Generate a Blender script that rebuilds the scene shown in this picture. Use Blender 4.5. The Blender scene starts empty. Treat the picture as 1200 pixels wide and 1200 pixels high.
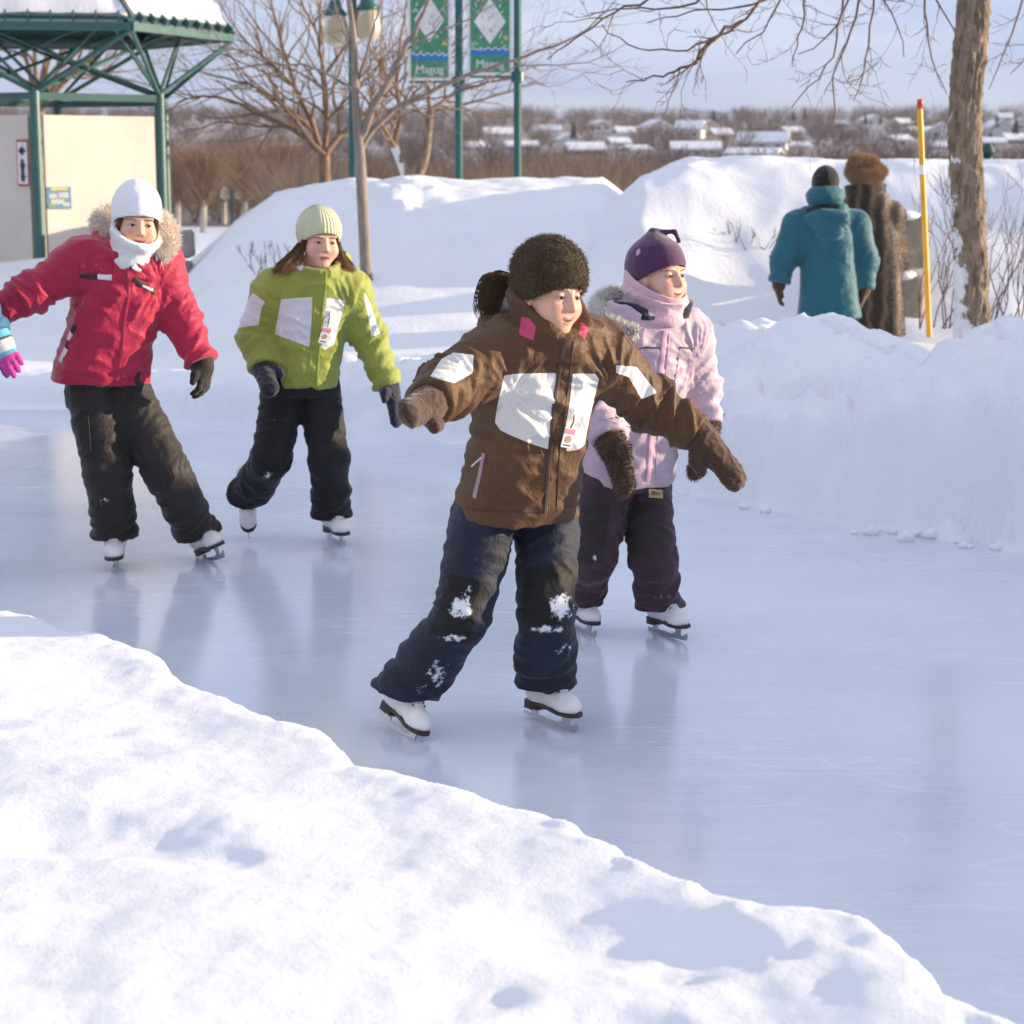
import bpy, math, random
import numpy as np
from mathutils import Vector, Matrix
from mathutils.bvhtree import BVHTree

random.seed(7)
RNG = np.random.default_rng(11)
SC = bpy.context.scene
COL = SC.collection
R = math.radians
F4 = np.float32

# ------------------------------------------------------------------ camera
CAM_Z, FPX, PITCH = 1.55, 2333.3, R(9.85)
_ct, _st = math.cos(PITCH), math.sin(PITCH)

def ray(px, py):
    u, v = (px - 600) / FPX, (600 - py) / FPX
    return np.array([u, _ct + v * _st, -_st + v * _ct])

def P(px, py, Y):
    """the place at depth Y behind a point of the photograph"""
    d = ray(px, py)
    t = Y / d[1]
    return np.array([d[0] * t, Y, CAM_Z + d[2] * t])

def G(px, py, z=0.0):
    d = ray(px, py)
    t = (z - CAM_Z) / d[2]
    return np.array([d[0] * t, d[1] * t, z])

def proj(p):
    p = np.asarray(p, dtype=float)
    x, y, z = p[..., 0], p[..., 1], p[..., 2] - CAM_Z
    dep = y * _ct - z * _st
    up = y * _st + z * _ct
    return np.stack([600 + FPX * x / dep, 600 - FPX * up / dep], -1)

cam_d = bpy.data.cameras.new('camera')
cam = bpy.data.objects.new('camera', cam_d)
COL.objects.link(cam)
cam.location = (0, 0, CAM_Z)
cam.rotation_euler = (math.pi / 2 - PITCH, 0, 0)
cam_d.sensor_width = 36
cam_d.lens = 36 * FPX / 1200
cam_d.clip_start, cam_d.clip_end = 0.1, 9000
cam_d.dof.use_dof = True
cam_d.dof.focus_distance = 5.9
cam_d.dof.aperture_fstop = 6.3
SC.camera = cam

# ------------------------------------------------------------------ scene-object helpers
def tag(o, label=None, cat=None, group=None, kind=None):
    if label: o['label'] = label
    if cat: o['category'] = cat
    if group: o['group'] = group
    if kind: o['kind'] = kind
    return o

def mesh_obj(name, V, Fc, mat=None, parent=None, smooth=True, attrs=None, cols=None, fmat=None, origin=None):
    V = np.asarray(V, dtype=float)
    if origin is not None:
        V = V - np.asarray(origin)
    me = bpy.data.meshes.new(name)
    if isinstance(Fc, np.ndarray):
        n, k = Fc.shape
        me.vertices.add(len(V)); me.vertices.foreach_set('co', V.astype(F4).ravel())
        me.loops.add(n * k); me.loops.foreach_set('vertex_index', Fc.astype(np.int32).ravel())
        me.polygons.add(n); me.polygons.foreach_set('loop_start', np.arange(0, n * k, k, dtype=np.int32))
        me.update(calc_edges=True)
    else:
        me.from_pydata(V.tolist(), [], [list(map(int, f)) for f in Fc])
    if smooth:
        me.polygons.foreach_set('use_smooth', np.ones(len(me.polygons), dtype=bool))
    for k, a in (attrs or {}).items():
        at = me.attributes.new(k, 'FLOAT', 'POINT'); at.data.foreach_set('value', np.asarray(a, dtype=F4))
    if cols is not None:
        at = me.color_attributes.new('Col', 'FLOAT_COLOR', 'POINT')
        c = np.ones((len(V), 4), dtype=F4); c[:, :3] = cols
        at.data.foreach_set('color', c.ravel())
    mats = mat if isinstance(mat, (list, tuple)) else [mat]
    for m in mats:
        if m: me.materials.append(m)
    if fmat is not None:
        me.polygons.foreach_set('material_index', np.asarray(fmat, dtype=np.int32))
    me.validate()
    me.update()
    o = bpy.data.objects.new(name, me)
    COL.objects.link(o)
    if origin is not None:
        o.location = tuple(origin)
    if parent is not None:
        put(o, parent)
    return o

def world_loc(o):
    v = Vector((0, 0, 0))
    m = Matrix.LocRotScale(o.location, o.rotation_euler, o.scale)
    if o.parent:
        return world_mat(o.parent) @ m
    return m
def world_mat(o):
    m = Matrix.LocRotScale(o.location, o.rotation_euler, o.scale)
    return world_mat(o.parent) @ m if o.parent else m

def put(o, parent):
    """parent o keeping its place (all parents here carry only a location)"""
    m = world_mat(o)
    o.parent = parent
    rel = world_mat(parent).inverted() @ m
    o.location = rel.to_translation(); o.rotation_euler = rel.to_euler()

def empty(name, loc=(0, 0, 0)):
    o = bpy.data.objects.new(name, None)
    o.empty_display_size = .2
    COL.objects.link(o); o.location = tuple(loc)
    return o

class MB:
    """collects faces of simple solids that become ONE mesh"""
    def __init__(s): s.V = []; s.F = []; s.M = []
    def add(s, V, Fc, m=0):
        b = len(s.V)
        s.V.extend([tuple(map(float, v)) for v in V]); s.F.extend([[int(i) + b for i in f] for f in Fc]); s.M.extend([m] * len(Fc))
        return s
    def box(s, c, size, ax=None, m=0):
        hx, hy, hz = [q / 2 for q in size]
        A = np.eye(3) if ax is None else np.asarray(ax)
        V = [np.asarray(c) + A[0] * x * hx + A[1] * y * hy + A[2] * z * hz for x in (-1, 1) for y in (-1, 1) for z in (-1, 1)]
        return s.add(V, [(0, 1, 3, 2), (4, 6, 7, 5), (0, 4, 5, 1), (2, 3, 7, 6), (0, 2, 6, 4), (1, 5, 7, 3)], m)
    def tube(s, pts, rad, n=8, cap=True, m=0):
        V, Fc = tube_arrays(pts, rad, n, cap)
        return s.add(V, Fc, m)
    def prism(s, poly, a, b, o, ex, ey, ez, m=0):
        """outline in (ex,ey) at o, extruded along ez from a to b"""
        n = len(poly); o = np.asarray(o)
        V = [o + ex * p[0] + ey * p[1] + ez * a for p in poly] + [o + ex * p[0] + ey * p[1] + ez * b for p in poly]
        Fc = [list(range(n))[::-1], list(range(n, 2 * n))] + [(i, (i + 1) % n, n + (i + 1) % n, n + i) for i in range(n)]
        return s.add(V, Fc, m)
    def lathe(s, prof, o, n=24, ax=None, m=0):
        A = np.eye(3) if ax is None else np.asarray(ax)
        V = []; Fc = []
        for r, z in prof:
            for i in range(n):
                a = 2 * math.pi * i / n
                V.append(np.asarray(o) + A[0] * r * math.cos(a) + A[1] * r * math.sin(a) + A[2] * z)
        for j in range(len(prof) - 1):
            for i in range(n):
                Fc.append((j * n + i, j * n + (i + 1) % n, (j + 1) * n + (i + 1) % n, (j + 1) * n + i))
        Fc.append(list(range(n))[::-1]); Fc.append([(len(prof) - 1) * n + i for i in range(n)])
        return s.add(V, Fc, m)
    def build(s, name, mat, parent=None, smooth=False, origin=None):
        return mesh_obj(name, s.V, s.F, mat, parent, smooth, fmat=s.M if isinstance(mat, (list, tuple)) else None, origin=origin)

def nrm(v):
    v = np.asarray(v, dtype=float)
    return v / max(1e-9, np.linalg.norm(v))

def tube_arrays(pts, rad, n=8, cap=True):
    pts = np.asarray(pts, dtype=float); m = len(pts)
    rad = np.broadcast_to(np.asarray(rad, dtype=float), (m,))
    T = np.gradient(pts, axis=0); T /= np.maximum(1e-9, np.linalg.norm(T, axis=1))[:, None]
    ref = np.array([0, 0, 1.]) if abs(T[0][2]) < .9 else np.array([1., 0, 0])
    N = np.cross(T, ref); N /= np.maximum(1e-6, np.linalg.norm(N, axis=1))[:, None]
    for i in range(1, m):
        if N[i] @ N[i - 1] < 0: N[i] = -N[i]
    B = np.cross(T, N)
    a = 2 * math.pi * np.arange(n) / n
    V = pts[:, None, :] + rad[:, None, None] * (N[:, None, :] * np.cos(a)[None, :, None] + B[:, None, :] * np.sin(a)[None, :, None])
    V = V.reshape(-1, 3)
    Fc = [(j * n + i, j * n + (i + 1) % n, (j + 1) * n + (i + 1) % n, (j + 1) * n + i) for j in range(m - 1) for i in range(n)]
    if cap:
        Fc += [list(range(n))[::-1], [(m - 1) * n + i for i in range(n)]]
    return V, Fc

# ------------------------------------------------------------------ noise
_perm = np.random.default_rng(3).permutation(256).astype(np.int64)
_perm = np.concatenate([_perm, _perm, _perm])
_g3 = np.random.default_rng(5).normal(size=(256, 3)); _g3 /= np.linalg.norm(_g3, axis=1)[:, None]
def noise(q):
    q = np.asarray(q, dtype=float)
    i = np.floor(q).astype(np.int64); f = q - i; i &= 255
    u = f * f * f * (f * (f * 6 - 15) + 10)
    def c(dx, dy, dz):
        h = _perm[_perm[_perm[(i[..., 0] + dx) & 255] + ((i[..., 1] + dy) & 255)] + ((i[..., 2] + dz) & 255)]
        g = _g3[h]
        return g[..., 0] * (f[..., 0] - dx) + g[..., 1] * (f[..., 1] - dy) + g[..., 2] * (f[..., 2] - dz)
    def L(a, b, t): return a + (b - a) * t
    x00 = L(c(0, 0, 0), c(1, 0, 0), u[..., 0]); x10 = L(c(0, 1, 0), c(1, 1, 0), u[..., 0])
    x01 = L(c(0, 0, 1), c(1, 0, 1), u[..., 0]); x11 = L(c(0, 1, 1), c(1, 1, 1), u[..., 0])
    return L(L(x00, x10, u[..., 1]), L(x01, x11, u[..., 1]), u[..., 2]) * 1.5
def fbm(q, oct=4, gain=.5):
    q = np.asarray(q, dtype=float); s = 0; a = 1
    for k in range(oct):
        s = s + a * noise(q * 2 ** k + 17.3 * k); a *= gain
    return s
def ridge(q): return 1 - np.minimum(1, np.abs(noise(q)) * 2.2)
def sstep(a, b, x):
    t = np.clip((np.asarray(x, dtype=float) - a) / (b - a), 0, 1)
    return t * t * (3 - 2 * t)

# ------------------------------------------------------------------ implicit surfaces
def smin(a, b, k):
    if k <= 0: return np.minimum(a, b)
    h = np.maximum(k - np.abs(a - b), 0) / k
    return np.minimum(a, b) - h * h * k * .25

class Fld:
    """a solid described by a list of rounded pieces; mesh() wraps it in one skin"""
    def __init__(s): s.ops = []
    def _a(s, kind, lo, hi, fn, k): s.ops.append((kind, None if lo is None else np.asarray(lo), None if hi is None else np.asarray(hi), fn, k)); return s
    def cone(s, a, b, ra, rb, k=.02, flat=None, op='+'):
        a = np.asarray(a, dtype=F4); b = np.asarray(b, dtype=F4); r = max(ra, rb)
        ab = b - a; l2 = float(ab @ ab) + 1e-9
        def fn(p):
            q = p - a
            t = np.clip((q @ ab) / l2, 0, 1)
            q = q - t[..., None] * ab
            if flat is not None:
                n = np.asarray(flat[0], dtype=F4)
                q = q + (q @ n)[..., None] * n * F4(1 / flat[1] - 1)
            return np.sqrt((q * q).sum(-1)) - (ra + (rb - ra) * t)
        return s._a(op, np.minimum(a, b) - r, np.maximum(a, b) + r, fn, k)
    def chain(s, pts, rad, k=.02, flat=None):
        for i in range(len(pts) - 1): s.cone(pts[i], pts[i + 1], rad[i], rad[i + 1], k, flat)
        return s
    def ell(s, c, ax, rad, k=.02, op='+'):
        c = np.asarray(c, dtype=F4); A = np.asarray(ax, dtype=F4); rd = np.asarray(rad, dtype=F4)
        def fn(p):
            q = (p - c) @ A.T
            k0 = np.sqrt(((q / rd) ** 2).sum(-1)); k1 = np.sqrt(((q / rd ** 2) ** 2).sum(-1)) + 1e-9
            return k0 * (k0 - 1) / k1
        m = float(max(rad))
        return s._a(op, c - m, c + m, fn, k)
    def sph(s, c, r, k=.02, op='+'): return s.cone(c, np.asarray(c) + 1e-4, r, r, k, None, op)
    def loft(s, c0, c1, S, Fv, ts, aa, bb, k=.03, n=2.4, off=None, op='+', hem_n=None):
        c0 = np.asarray(c0, dtype=F4); c1 = np.asarray(c1, dtype=F4); ax = c1 - c0; Ln = float(np.linalg.norm(ax)); U = ax / Ln
        S = np.asarray(S) - (np.asarray(S) @ U) * U; S = (S / np.linalg.norm(S)).astype(F4)
        Fr = np.asarray(Fv) - (np.asarray(Fv) @ U) * U; Fr = Fr - (Fr @ S) * S; Fr = (Fr / np.linalg.norm(Fr)).astype(F4)
        def fn(p):
            q = p - c0
            t = (q @ U) / Ln
            a = np.interp(t, ts, aa); b = np.interp(t, ts, bb)
            x = np.abs(q @ S); y = q @ Fr
            if off is not None: y = y - np.interp(t, ts, off)
            y = np.abs(y)
            e = ((x / a) ** n + (y / b) ** n) ** (1 / n)
            d = (e - 1) * np.minimum(a, b) * .95
            low = -t * Ln if hem_n is None else q @ np.asarray(hem_n, dtype=F4)
            return np.maximum(np.maximum(d, low), (t - 1) * Ln).astype(F4)
        m = max(max(aa), max(bb)) * 1.05
        return s._a(op, np.minimum(c0, c1) - m, np.maximum(c0, c1) + m, fn, k)
    def half(s, o, n, k=0.0):
        """cut away the side of the plane n points to"""
        o = np.asarray(o, dtype=F4); n = nrm(n).astype(F4)
        return s._a('&', None, None, lambda p: (p - o) @ n, k)
    def fn(s, f, lo, hi, k=.02, op='+'): return s._a(op, lo, hi, f, k)
    def bounds(s):
        lo = np.min([o[1] for o in s.ops if o[0] == '+'], axis=0); hi = np.max([o[2] for o in s.ops if o[0] == '+'], axis=0)
        return lo, hi
    def mesh(s, h=.006, fine=None, smooth=2):
        lo, hi = s.bounds(); lo = lo - 2.6 * h; hi = hi + 2.6 * h
        axes = []
        for i in range(3):
            if fine is None:
                axes.append(np.arange(lo[i], hi[i] + h, h))
            else:
                fl, fh, f = fine; a = []; x = lo[i]
                while x < hi[i] + h:
                    a.append(x)
                    dist = max(fl[i] - x, x - fh[i], 0)
                    x += min(h, f + dist * .35)
                axes.append(np.array(a))
        X = np.stack(np.meshgrid(*axes, indexing='ij'), -1).astype(F4)
        D = np.full(X.shape[:3], .5, dtype=F4)
        for op, l, u, f, k in s.ops:
            if l is None:
                sl = (slice(None),) * 3
            else:
                mg = .05 + k
                sl = tuple(slice(max(0, np.searchsorted(axes[i], l[i] - mg) - 1), np.searchsorted(axes[i], u[i] + mg) + 1) for i in range(3))
            if any(q.start is not None and q.stop <= q.start for q in sl): continue
            e = f(X[sl]).astype(F4)
            if op == '+': D[sl] = smin(D[sl], e, k)
            elif op == '-': D[sl] = -smin(-D[sl], e, k)
            else: D[sl] = -smin(-D[sl], -e, k)
        for i in range(3):       # closed at the box
            sl = [slice(None)] * 3
            for e in (0, -1):
                sl[i] = e; D[tuple(sl)] = np.maximum(D[tuple(sl)], 1e-3)
        V, Q = surface_nets(D, axes)
        if smooth: V = relax(V, Q, smooth)
        return V, Q

def surface_nets(D, axes):
    nx, ny, nz = D.shape
    neg = D < 0
    cnt = np.zeros((nx - 1, ny - 1, nz - 1), dtype=np.int8)
    for a in (0, 1):
        for b in (0, 1):
            for c in (0, 1): cnt += neg[a:nx - 1 + a, b:ny - 1 + b, c:nz - 1 + c]
    act = np.argwhere((cnt > 0) & (cnt < 8))
    idx = np.full(cnt.shape, -1, dtype=np.int64); idx[act[:, 0], act[:, 1], act[:, 2]] = np.arange(len(act))
    C = list(np.array([(a, b, c) for a in (0, 1) for b in (0, 1) for c in (0, 1)]))
    dv = [D[act[:, 0] + c[0], act[:, 1] + c[1], act[:, 2] + c[2]] for c in C]
    S = np.zeros((len(act), 3)); n = np.zeros(len(act))
    for i in range(8):
        for j in range(i + 1, 8):
            if np.abs(C[i] - C[j]).sum() != 1: continue
            a, b = dv[i], dv[j]; m = (a < 0) != (b < 0)
            t = np.where(m, a / np.where(m, a - b, 1), 0)
            pt = C[i][None, :] + t[:, None] * (C[j] - C[i])[None, :]
            S += pt * m[:, None]; n += m
    loc = S / n[:, None]
    V = np.empty((len(act), 3))
    for i in range(3):
        ax = axes[i]; k = act[:, i]
        V[:, i] = ax[k] + loc[:, i] * (ax[k + 1] - ax[k])
    quads = []
    for d in range(3):
        sl0 = [slice(None)] * 3; sl1 = [slice(None)] * 3
        sl0[d] = slice(0, -1); sl1[d] = slice(1, None)
        a, b = neg[tuple(sl0)], neg[tuple(sl1)]
        e = np.argwhere(a != b)
        u, w = [(1, 2), (2, 0), (0, 1)][d]
        ok = (e[:, u] > 0) & (e[:, w] > 0) & (e[:, u] < D.shape[u] - 1) & (e[:, w] < D.shape[w] - 1)
        e = e[ok]; fl = a[e[:, 0], e[:, 1], e[:, 2]]
        def cell(du, dw):
            c = e.copy(); c[:, u] -= du; c[:, w] -= dw
            return idx[c[:, 0], c[:, 1], c[:, 2]]
        q = np.stack([cell(1, 1), cell(0, 1), cell(0, 0), cell(1, 0)], 1)
        q[~fl] = q[~fl][:, ::-1]
        quads.append(q)
    return V, np.concatenate(quads)

def _edges(Q):
    return np.concatenate([np.stack([Q[:, i], Q[:, (i + 1) % Q.shape[1]]], 1) for i in range(Q.shape[1])])
def relax(V, Q, it=2, lam=.5):
    e = _edges(Q); n = len(V)
    cnt = np.bincount(e[:, 0], minlength=n) + np.bincount(e[:, 1], minlength=n) + 1e-9
    for _ in range(it):
        A = np.empty_like(V)
        for i in range(3):
            A[:, i] = np.bincount(e[:, 0], V[e[:, 1], i], n) + np.bincount(e[:, 1], V[e[:, 0], i], n)
        V = V + lam * (A / cnt[:, None] - V)
    return V
def vnormals(V, Q):
    a = V[Q[:, 2]] - V[Q[:, 0]]; b = V[Q[:, 3 % Q.shape[1]]] - V[Q[:, 1]] if Q.shape[1] == 4 else V[Q[:, 1]] - V[Q[:, 0]]
    fn = np.cross(a, b)
    N = np.zeros_like(V)
    for i in range(3):
        for k in range(Q.shape[1]): N[:, i] += np.bincount(Q[:, k], fn[:, i], len(V))
    return N / np.maximum(1e-12, np.linalg.norm(N, axis=1))[:, None]

# ------------------------------------------------------------------ photo-plane shapes laid on a surface
def poly_sdf(p, poly):
    poly = np.asarray(poly, dtype=float); n = len(poly)
    d = np.full(len(p), 1e9); ins = np.zeros(len(p), dtype=bool)
    for i in range(n):
        a, b = poly[i], poly[(i + 1) % n]
        e = b - a; w = p - a
        t = np.clip((w @ e) / (e @ e), 0, 1)
        d = np.minimum(d, ((w - t[:, None] * e) ** 2).sum(1))
        c = ((a[1] > p[:, 1]) != (b[1] > p[:, 1]))
        xi = a[0] + (p[:, 1] - a[1]) / np.where(abs(b[1] - a[1]) < 1e-9, 1e-9, b[1] - a[1]) * (b[0] - a[0])
        ins ^= c & (p[:, 0] < xi)
    d = np.sqrt(d)
    return np.where(ins, d, -d)

def panel_mask(V, N, polys, side=None):
    """signed distance (in px, + inside) of the vertices to panels drawn on the near side of a garment"""
    px = proj(V); view = V - np.array([0, 0, CAM_Z]); view /= np.linalg.norm(view, axis=1)[:, None]
    facing = -(view * N).sum(1)
    m = np.full(len(V), -30.)
    for pl in polys: m = np.maximum(m, poly_sdf(px, pl))
    m = np.clip(m, -30, 30)
    m = np.minimum(m, (facing + .05) * 60)
    if side is not None: m = np.where(side, m, -30)
    return m

def gauss_px(V, spots):
    px = proj(V); o = np.zeros(len(V))
    for x, y, sx, sy, a in spots: o = np.maximum(o, a * np.exp(-((px[:, 0] - x) / sx) ** 2 - ((px[:, 1] - y) / sy) ** 2))
    return o

def bvh_of(V, Q): return BVHTree.FromPolygons([tuple(v) for v in V.tolist()], Q.tolist())

def hit(bvh, px, py):
    d = Vector(ray(px, py)).normalized()
    l, n, i, t = bvh.ray_cast(Vector((0, 0, CAM_Z)), d)
    if l is None: return None
    return np.array(l), np.array(n)

def ribbon(bvh, pl, width, thick=.003, step=3.0, lift=0.0):
    """strip laid on a surface along a drawn line -> V,F"""
    pl = np.asarray(pl, dtype=float); pts = []
    for i in range(len(pl) - 1):
        n = max(1, int(np.linalg.norm(pl[i + 1] - pl[i]) / step))
        for j in range(n): pts.append(pl[i] + (pl[i + 1] - pl[i]) * j / n)
    pts.append(pl[-1])
    L = []; Nn = []
    for x, y in pts:
        h = hit(bvh, x, y)
        if h is None: continue
        if L and np.linalg.norm(h[0] - L[-1]) > .12: continue
        L.append(h[0]); Nn.append(h[1])
    if len(L) < 2: return [], []
    L = np.array(L); Nn = np.array(Nn)
    for _ in range(2):
        if len(L) > 2:
            L[1:-1] = (L[:-2] + 2 * L[1:-1] + L[2:]) / 4; Nn[1:-1] = (Nn[:-2] + 2 * Nn[1:-1] + Nn[2:]) / 4
    Nn /= np.linalg.norm(Nn, axis=1)[:, None]
    T = np.gradient(L, axis=0); T /= np.maximum(1e-9, np.linalg.norm(T, axis=1))[:, None]
    S = np.cross(Nn, T); S /= np.maximum(1e-9, np.linalg.norm(S, axis=1))[:, None]
    w = width / 2; V = []; Fc = []
    for i in range(len(L)):
        c = L[i] + Nn[i] * lift
        V += [c - S[i] * w - Nn[i] * thick, c - S[i] * w + Nn[i] * thick * .6, c - S[i] * w * .5 + Nn[i] * thick, c + S[i] * w * .5 + Nn[i] * thick, c + S[i] * w + Nn[i] * thick * .6, c + S[i] * w - Nn[i] * thick]
    for i in range(len(L) - 1):
        for k in range(6): Fc.append((i * 6 + k, (i + 1) * 6 + k, (i + 1) * 6 + (k + 1) % 6, i * 6 + (k + 1) % 6))
    Fc += [(5, 4, 3, 2, 1, 0), tuple((len(L) - 1) * 6 + k for k in range(6))]
    return V, Fc

def patch(bvh, quad, thick=.003, n=7, m=7, wav=0.0):
    """four drawn corners -> thin sheet following the surface, with its own edges"""
    q = np.asarray(quad, dtype=float); top = []; bot = []
    last = None
    for j in range(m):
        for i in range(n):
            u, v = i / (n - 1), j / (m - 1)
            p = (q[0] * (1 - u) + q[1] * u) * (1 - v) + (q[3] * (1 - u) + q[2] * u) * v
            h = hit(bvh, *p)
            if h is None or (last is not None and np.linalg.norm(h[0] - last[0]) > .15): h = last
            if h is None: return [], []
            last = h
            top.append(h[0] + h[1] * thick); bot.append(h[0] - h[1] * .004)
    V = top + bot; k = n * m; Fc = []
    for j in range(m - 1):
        for i in range(n - 1):
            a = j * n + i
            Fc.append((a, a + n, a + n + 1, a + 1))
    ring = [i for i in range(n)] + [j * n + n - 1 for j in range(1, m)] + [(m - 1) * n + i for i in range(n - 2, -1, -1)] + [j * n for j in range(m - 2, 0, -1)]
    for i in range(len(ring)):
        a, b = ring[i], ring[(i + 1) % len(ring)]
        Fc.append((a, b, b + k, a + k))
    return V, Fc

# ------------------------------------------------------------------ materials
def newmat(name):
    m = bpy.data.materials.new(name); m.use_nodes = True
    nt = m.node_tree; b = nt.nodes['Principled BSDF']
    return m, nt, b
def nd(nt, t, **kw):
    n = nt.nodes.new(t)
    for k, v in kw.items():
        if k.startswith('i_'):
            key = k[2:]
            n.inputs[int(key) if key.isdigit() else key.replace('_', ' ')].default_value = v
        else: setattr(n, k, v)
    return n
def c4(c): return (c[0], c[1], c[2], 1)
def s2l(r, g, b):
    f = lambda v: (v / 255 / 12.92) if v / 255 <= .04045 else ((v / 255 + .055) / 1.055) ** 2.4
    return (f(r), f(g), f(b))
def coords(nt, obj=True, scale=(1, 1, 1), rot=(0, 0, 0)):
    tc = nd(nt, 'ShaderNodeTexCoord'); mp = nd(nt, 'ShaderNodeMapping')
    mp.inputs['Scale'].default_value = scale; mp.inputs['Rotation'].default_value = rot
    nt.links.new(tc.outputs['Object'], mp.inputs['Vector'])
    return mp.outputs['Vector']
def noise_n(nt, vec, scale, detail=4, rough=.55, dist=0):
    n = nd(nt, 'ShaderNodeTexNoise'); n.inputs['Scale'].default_value = scale; n.inputs['Detail'].default_value = detail
    n.inputs['Roughness'].default_value = rough; n.inputs['Distortion'].default_value = dist
    nt.links.new(vec, n.inputs['Vector']); return n.outputs['Fac']
def ramp(nt, fac, stops):
    r = nd(nt, 'ShaderNodeValToRGB'); cr = r.color_ramp
    while len(cr.elements) < len(stops): cr.elements.new(.5)
    for e, (p, c) in zip(cr.elements, stops):
        e.position = p; e.color = c4(c) if not isinstance(c, float) else (c, c, c, 1)
    nt.links.new(fac, r.inputs['Fac']); return r.outputs['Color']
def mixc(nt, fac, a, b, blend='MIX'):
    m = nd(nt, 'ShaderNodeMix', data_type='RGBA', blend_type=blend)
    for s, v in ((0, fac), (6, a), (7, b)):
        if isinstance(v, (int, float)): m.inputs[s].default_value = v
        elif isinstance(v, tuple): m.inputs[s].default_value = c4(v)
        else: nt.links.new(v, m.inputs[s])
    return m.outputs[2]
def mth(nt, op, a, b=0.0, c=None, clamp=False):
    m = nd(nt, 'ShaderNodeMath', operation=op); m.use_clamp = clamp
    for i, v in enumerate((a, b) if c is None else (a, b, c)):
        if isinstance(v, (int, float)): m.inputs[i].default_value = v
        else: nt.links.new(v, m.inputs[i])
    return m.outputs[0]
def attr(nt, name, color=False):
    a = nd(nt, 'ShaderNodeAttribute', attribute_name=name)
    return a.outputs['Color' if color else 'Fac']
def bump(nt, h, strength, dist, b, prev=None):
    n = nd(nt, 'ShaderNodeBump'); n.inputs['Strength'].default_value = strength; n.inputs['Distance'].default_value = dist
    nt.links.new(h, n.inputs['Height'])
    if prev is not None: nt.links.new(prev, n.inputs['Normal'])
    nt.links.new(n.outputs['Normal'], b.inputs['Normal']); return n.outputs['Normal']

def M_cloth(name, base, rough=.75, sheen=.25, var=.18, crinkle=.35, scale=45, mask=None, mask2=None, snow=False, spec=.3, knee=None):
    m, nt, b = newmat(name)
    v = coords(nt)
    n1 = noise_n(nt, v, 9, 5); n2 = noise_n(nt, v, scale, 4, .6, .6)
    dark = tuple(c * (1 - var) for c in base); lite = tuple(min(1, c * (1 + var)) for c in base)
    col = ramp(nt, n1, [(.3, dark), (.7, lite)])
    if knee is not None:
        col = mixc(nt, mth(nt, 'GREATER_THAN', attr(nt, 'knee'), 0.0), col, knee)
    for mk, an in ((mask, 'mask'), (mask2, 'mask2')):
        if mk is not None:
            w = mixc(nt, n1, tuple(c * .93 for c in mk), mk)
            col = mixc(nt, mth(nt, 'GREATER_THAN', attr(nt, an), 0.0), col, w)
    rg = rough
    if snow:
        n3 = noise_n(nt, v, 60, 6, .7)
        f = mth(nt, 'ADD', attr(nt, 'snow'), mth(nt, 'MULTIPLY_ADD', n3, 1.6, -1.35))
        f = mth(nt, 'MULTIPLY', f, 5.0, clamp=True)
        col = mixc(nt, f, col, (.78, .8, .84))
    nt.links.new(col, b.inputs['Base Color'])
    b.inputs['Roughness'].default_value = rg; b.inputs['Specular IOR Level'].default_value = spec
    b.inputs['Sheen Weight'].default_value = sheen; b.inputs['Sheen Roughness'].default_value = .5
    cr = mth(nt, 'ABSOLUTE', mth(nt, 'SUBTRACT', noise_n(nt, v, scale * .42, 3, .5, 1.2), .5))
    pv0 = bump(nt, cr, crinkle, .022, b)
    pv = bump(nt, n2, crinkle, .006, b, pv0)
    n4 = noise_n(nt, v, 420, 2); bump(nt, n4, .12, .001, b, pv)
    return m

def M_plain(name, base, rough=.5, metal=0, var=.12, nscale=8, bmp=.1, bscale=60, bdist=.002, spec=.5):
    m, nt, b = newmat(name); v = coords(nt)
    n1 = noise_n(nt, v, nscale, 5)
    col = ramp(nt, n1, [(.3, tuple(c * (1 - var) for c in base)), (.7, tuple(min(1, c * (1 + var)) for c in base))])
    nt.links.new(col, b.inputs['Base Color'])
    b.inputs['Roughness'].default_value = rough; b.inputs['Metallic'].default_value = metal; b.inputs['Specular IOR Level'].default_value = spec
    if bmp: bump(nt, noise_n(nt, v, bscale, 4), bmp, bdist, b)
    return m

def M_knit(name, base, ribs=46, rough=.9, strength=.8, axis='ANGLE', var=.2):
    """ribbed knit: ribs run from brim to crown, fine stitches across"""
    m, nt, b = newmat(name); v = coords(nt)
    sx = nd(nt, 'ShaderNodeSeparateXYZ'); nt.links.new(v, sx.inputs[0])
    a = mth(nt, 'ARCTAN2', sx.outputs[1], sx.outputs[0])
    w = mth(nt, 'SINE', mth(nt, 'MULTIPLY', a, float(ribs)))
    st = mth(nt, 'SINE', mth(nt, 'MULTIPLY', sx.outputs[2], 900.0))
    n = noise_n(nt, v, 160, 3)
    h = mth(nt, 'ADD', mth(nt, 'MULTIPLY', w, .5), mth(nt, 'ADD', mth(nt, 'MULTIPLY', st, .2), mth(nt, 'MULTIPLY', n, .5)))
    n1 = noise_n(nt, v, 30, 4)
    col = ramp(nt, n1, [(.3, tuple(c * (1 - var) for c in base)), (.7, tuple(min(1, c * (1 + var * .6)) for c in base))])
    nt.links.new(col, b.inputs['Base Color']); b.inputs['Roughness'].default_value = rough; b.inputs['Sheen Weight'].default_value = .4
    b.inputs['Specular IOR Level'].default_value = .15
    bump(nt, h, strength, .004, b)
    return m

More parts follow.
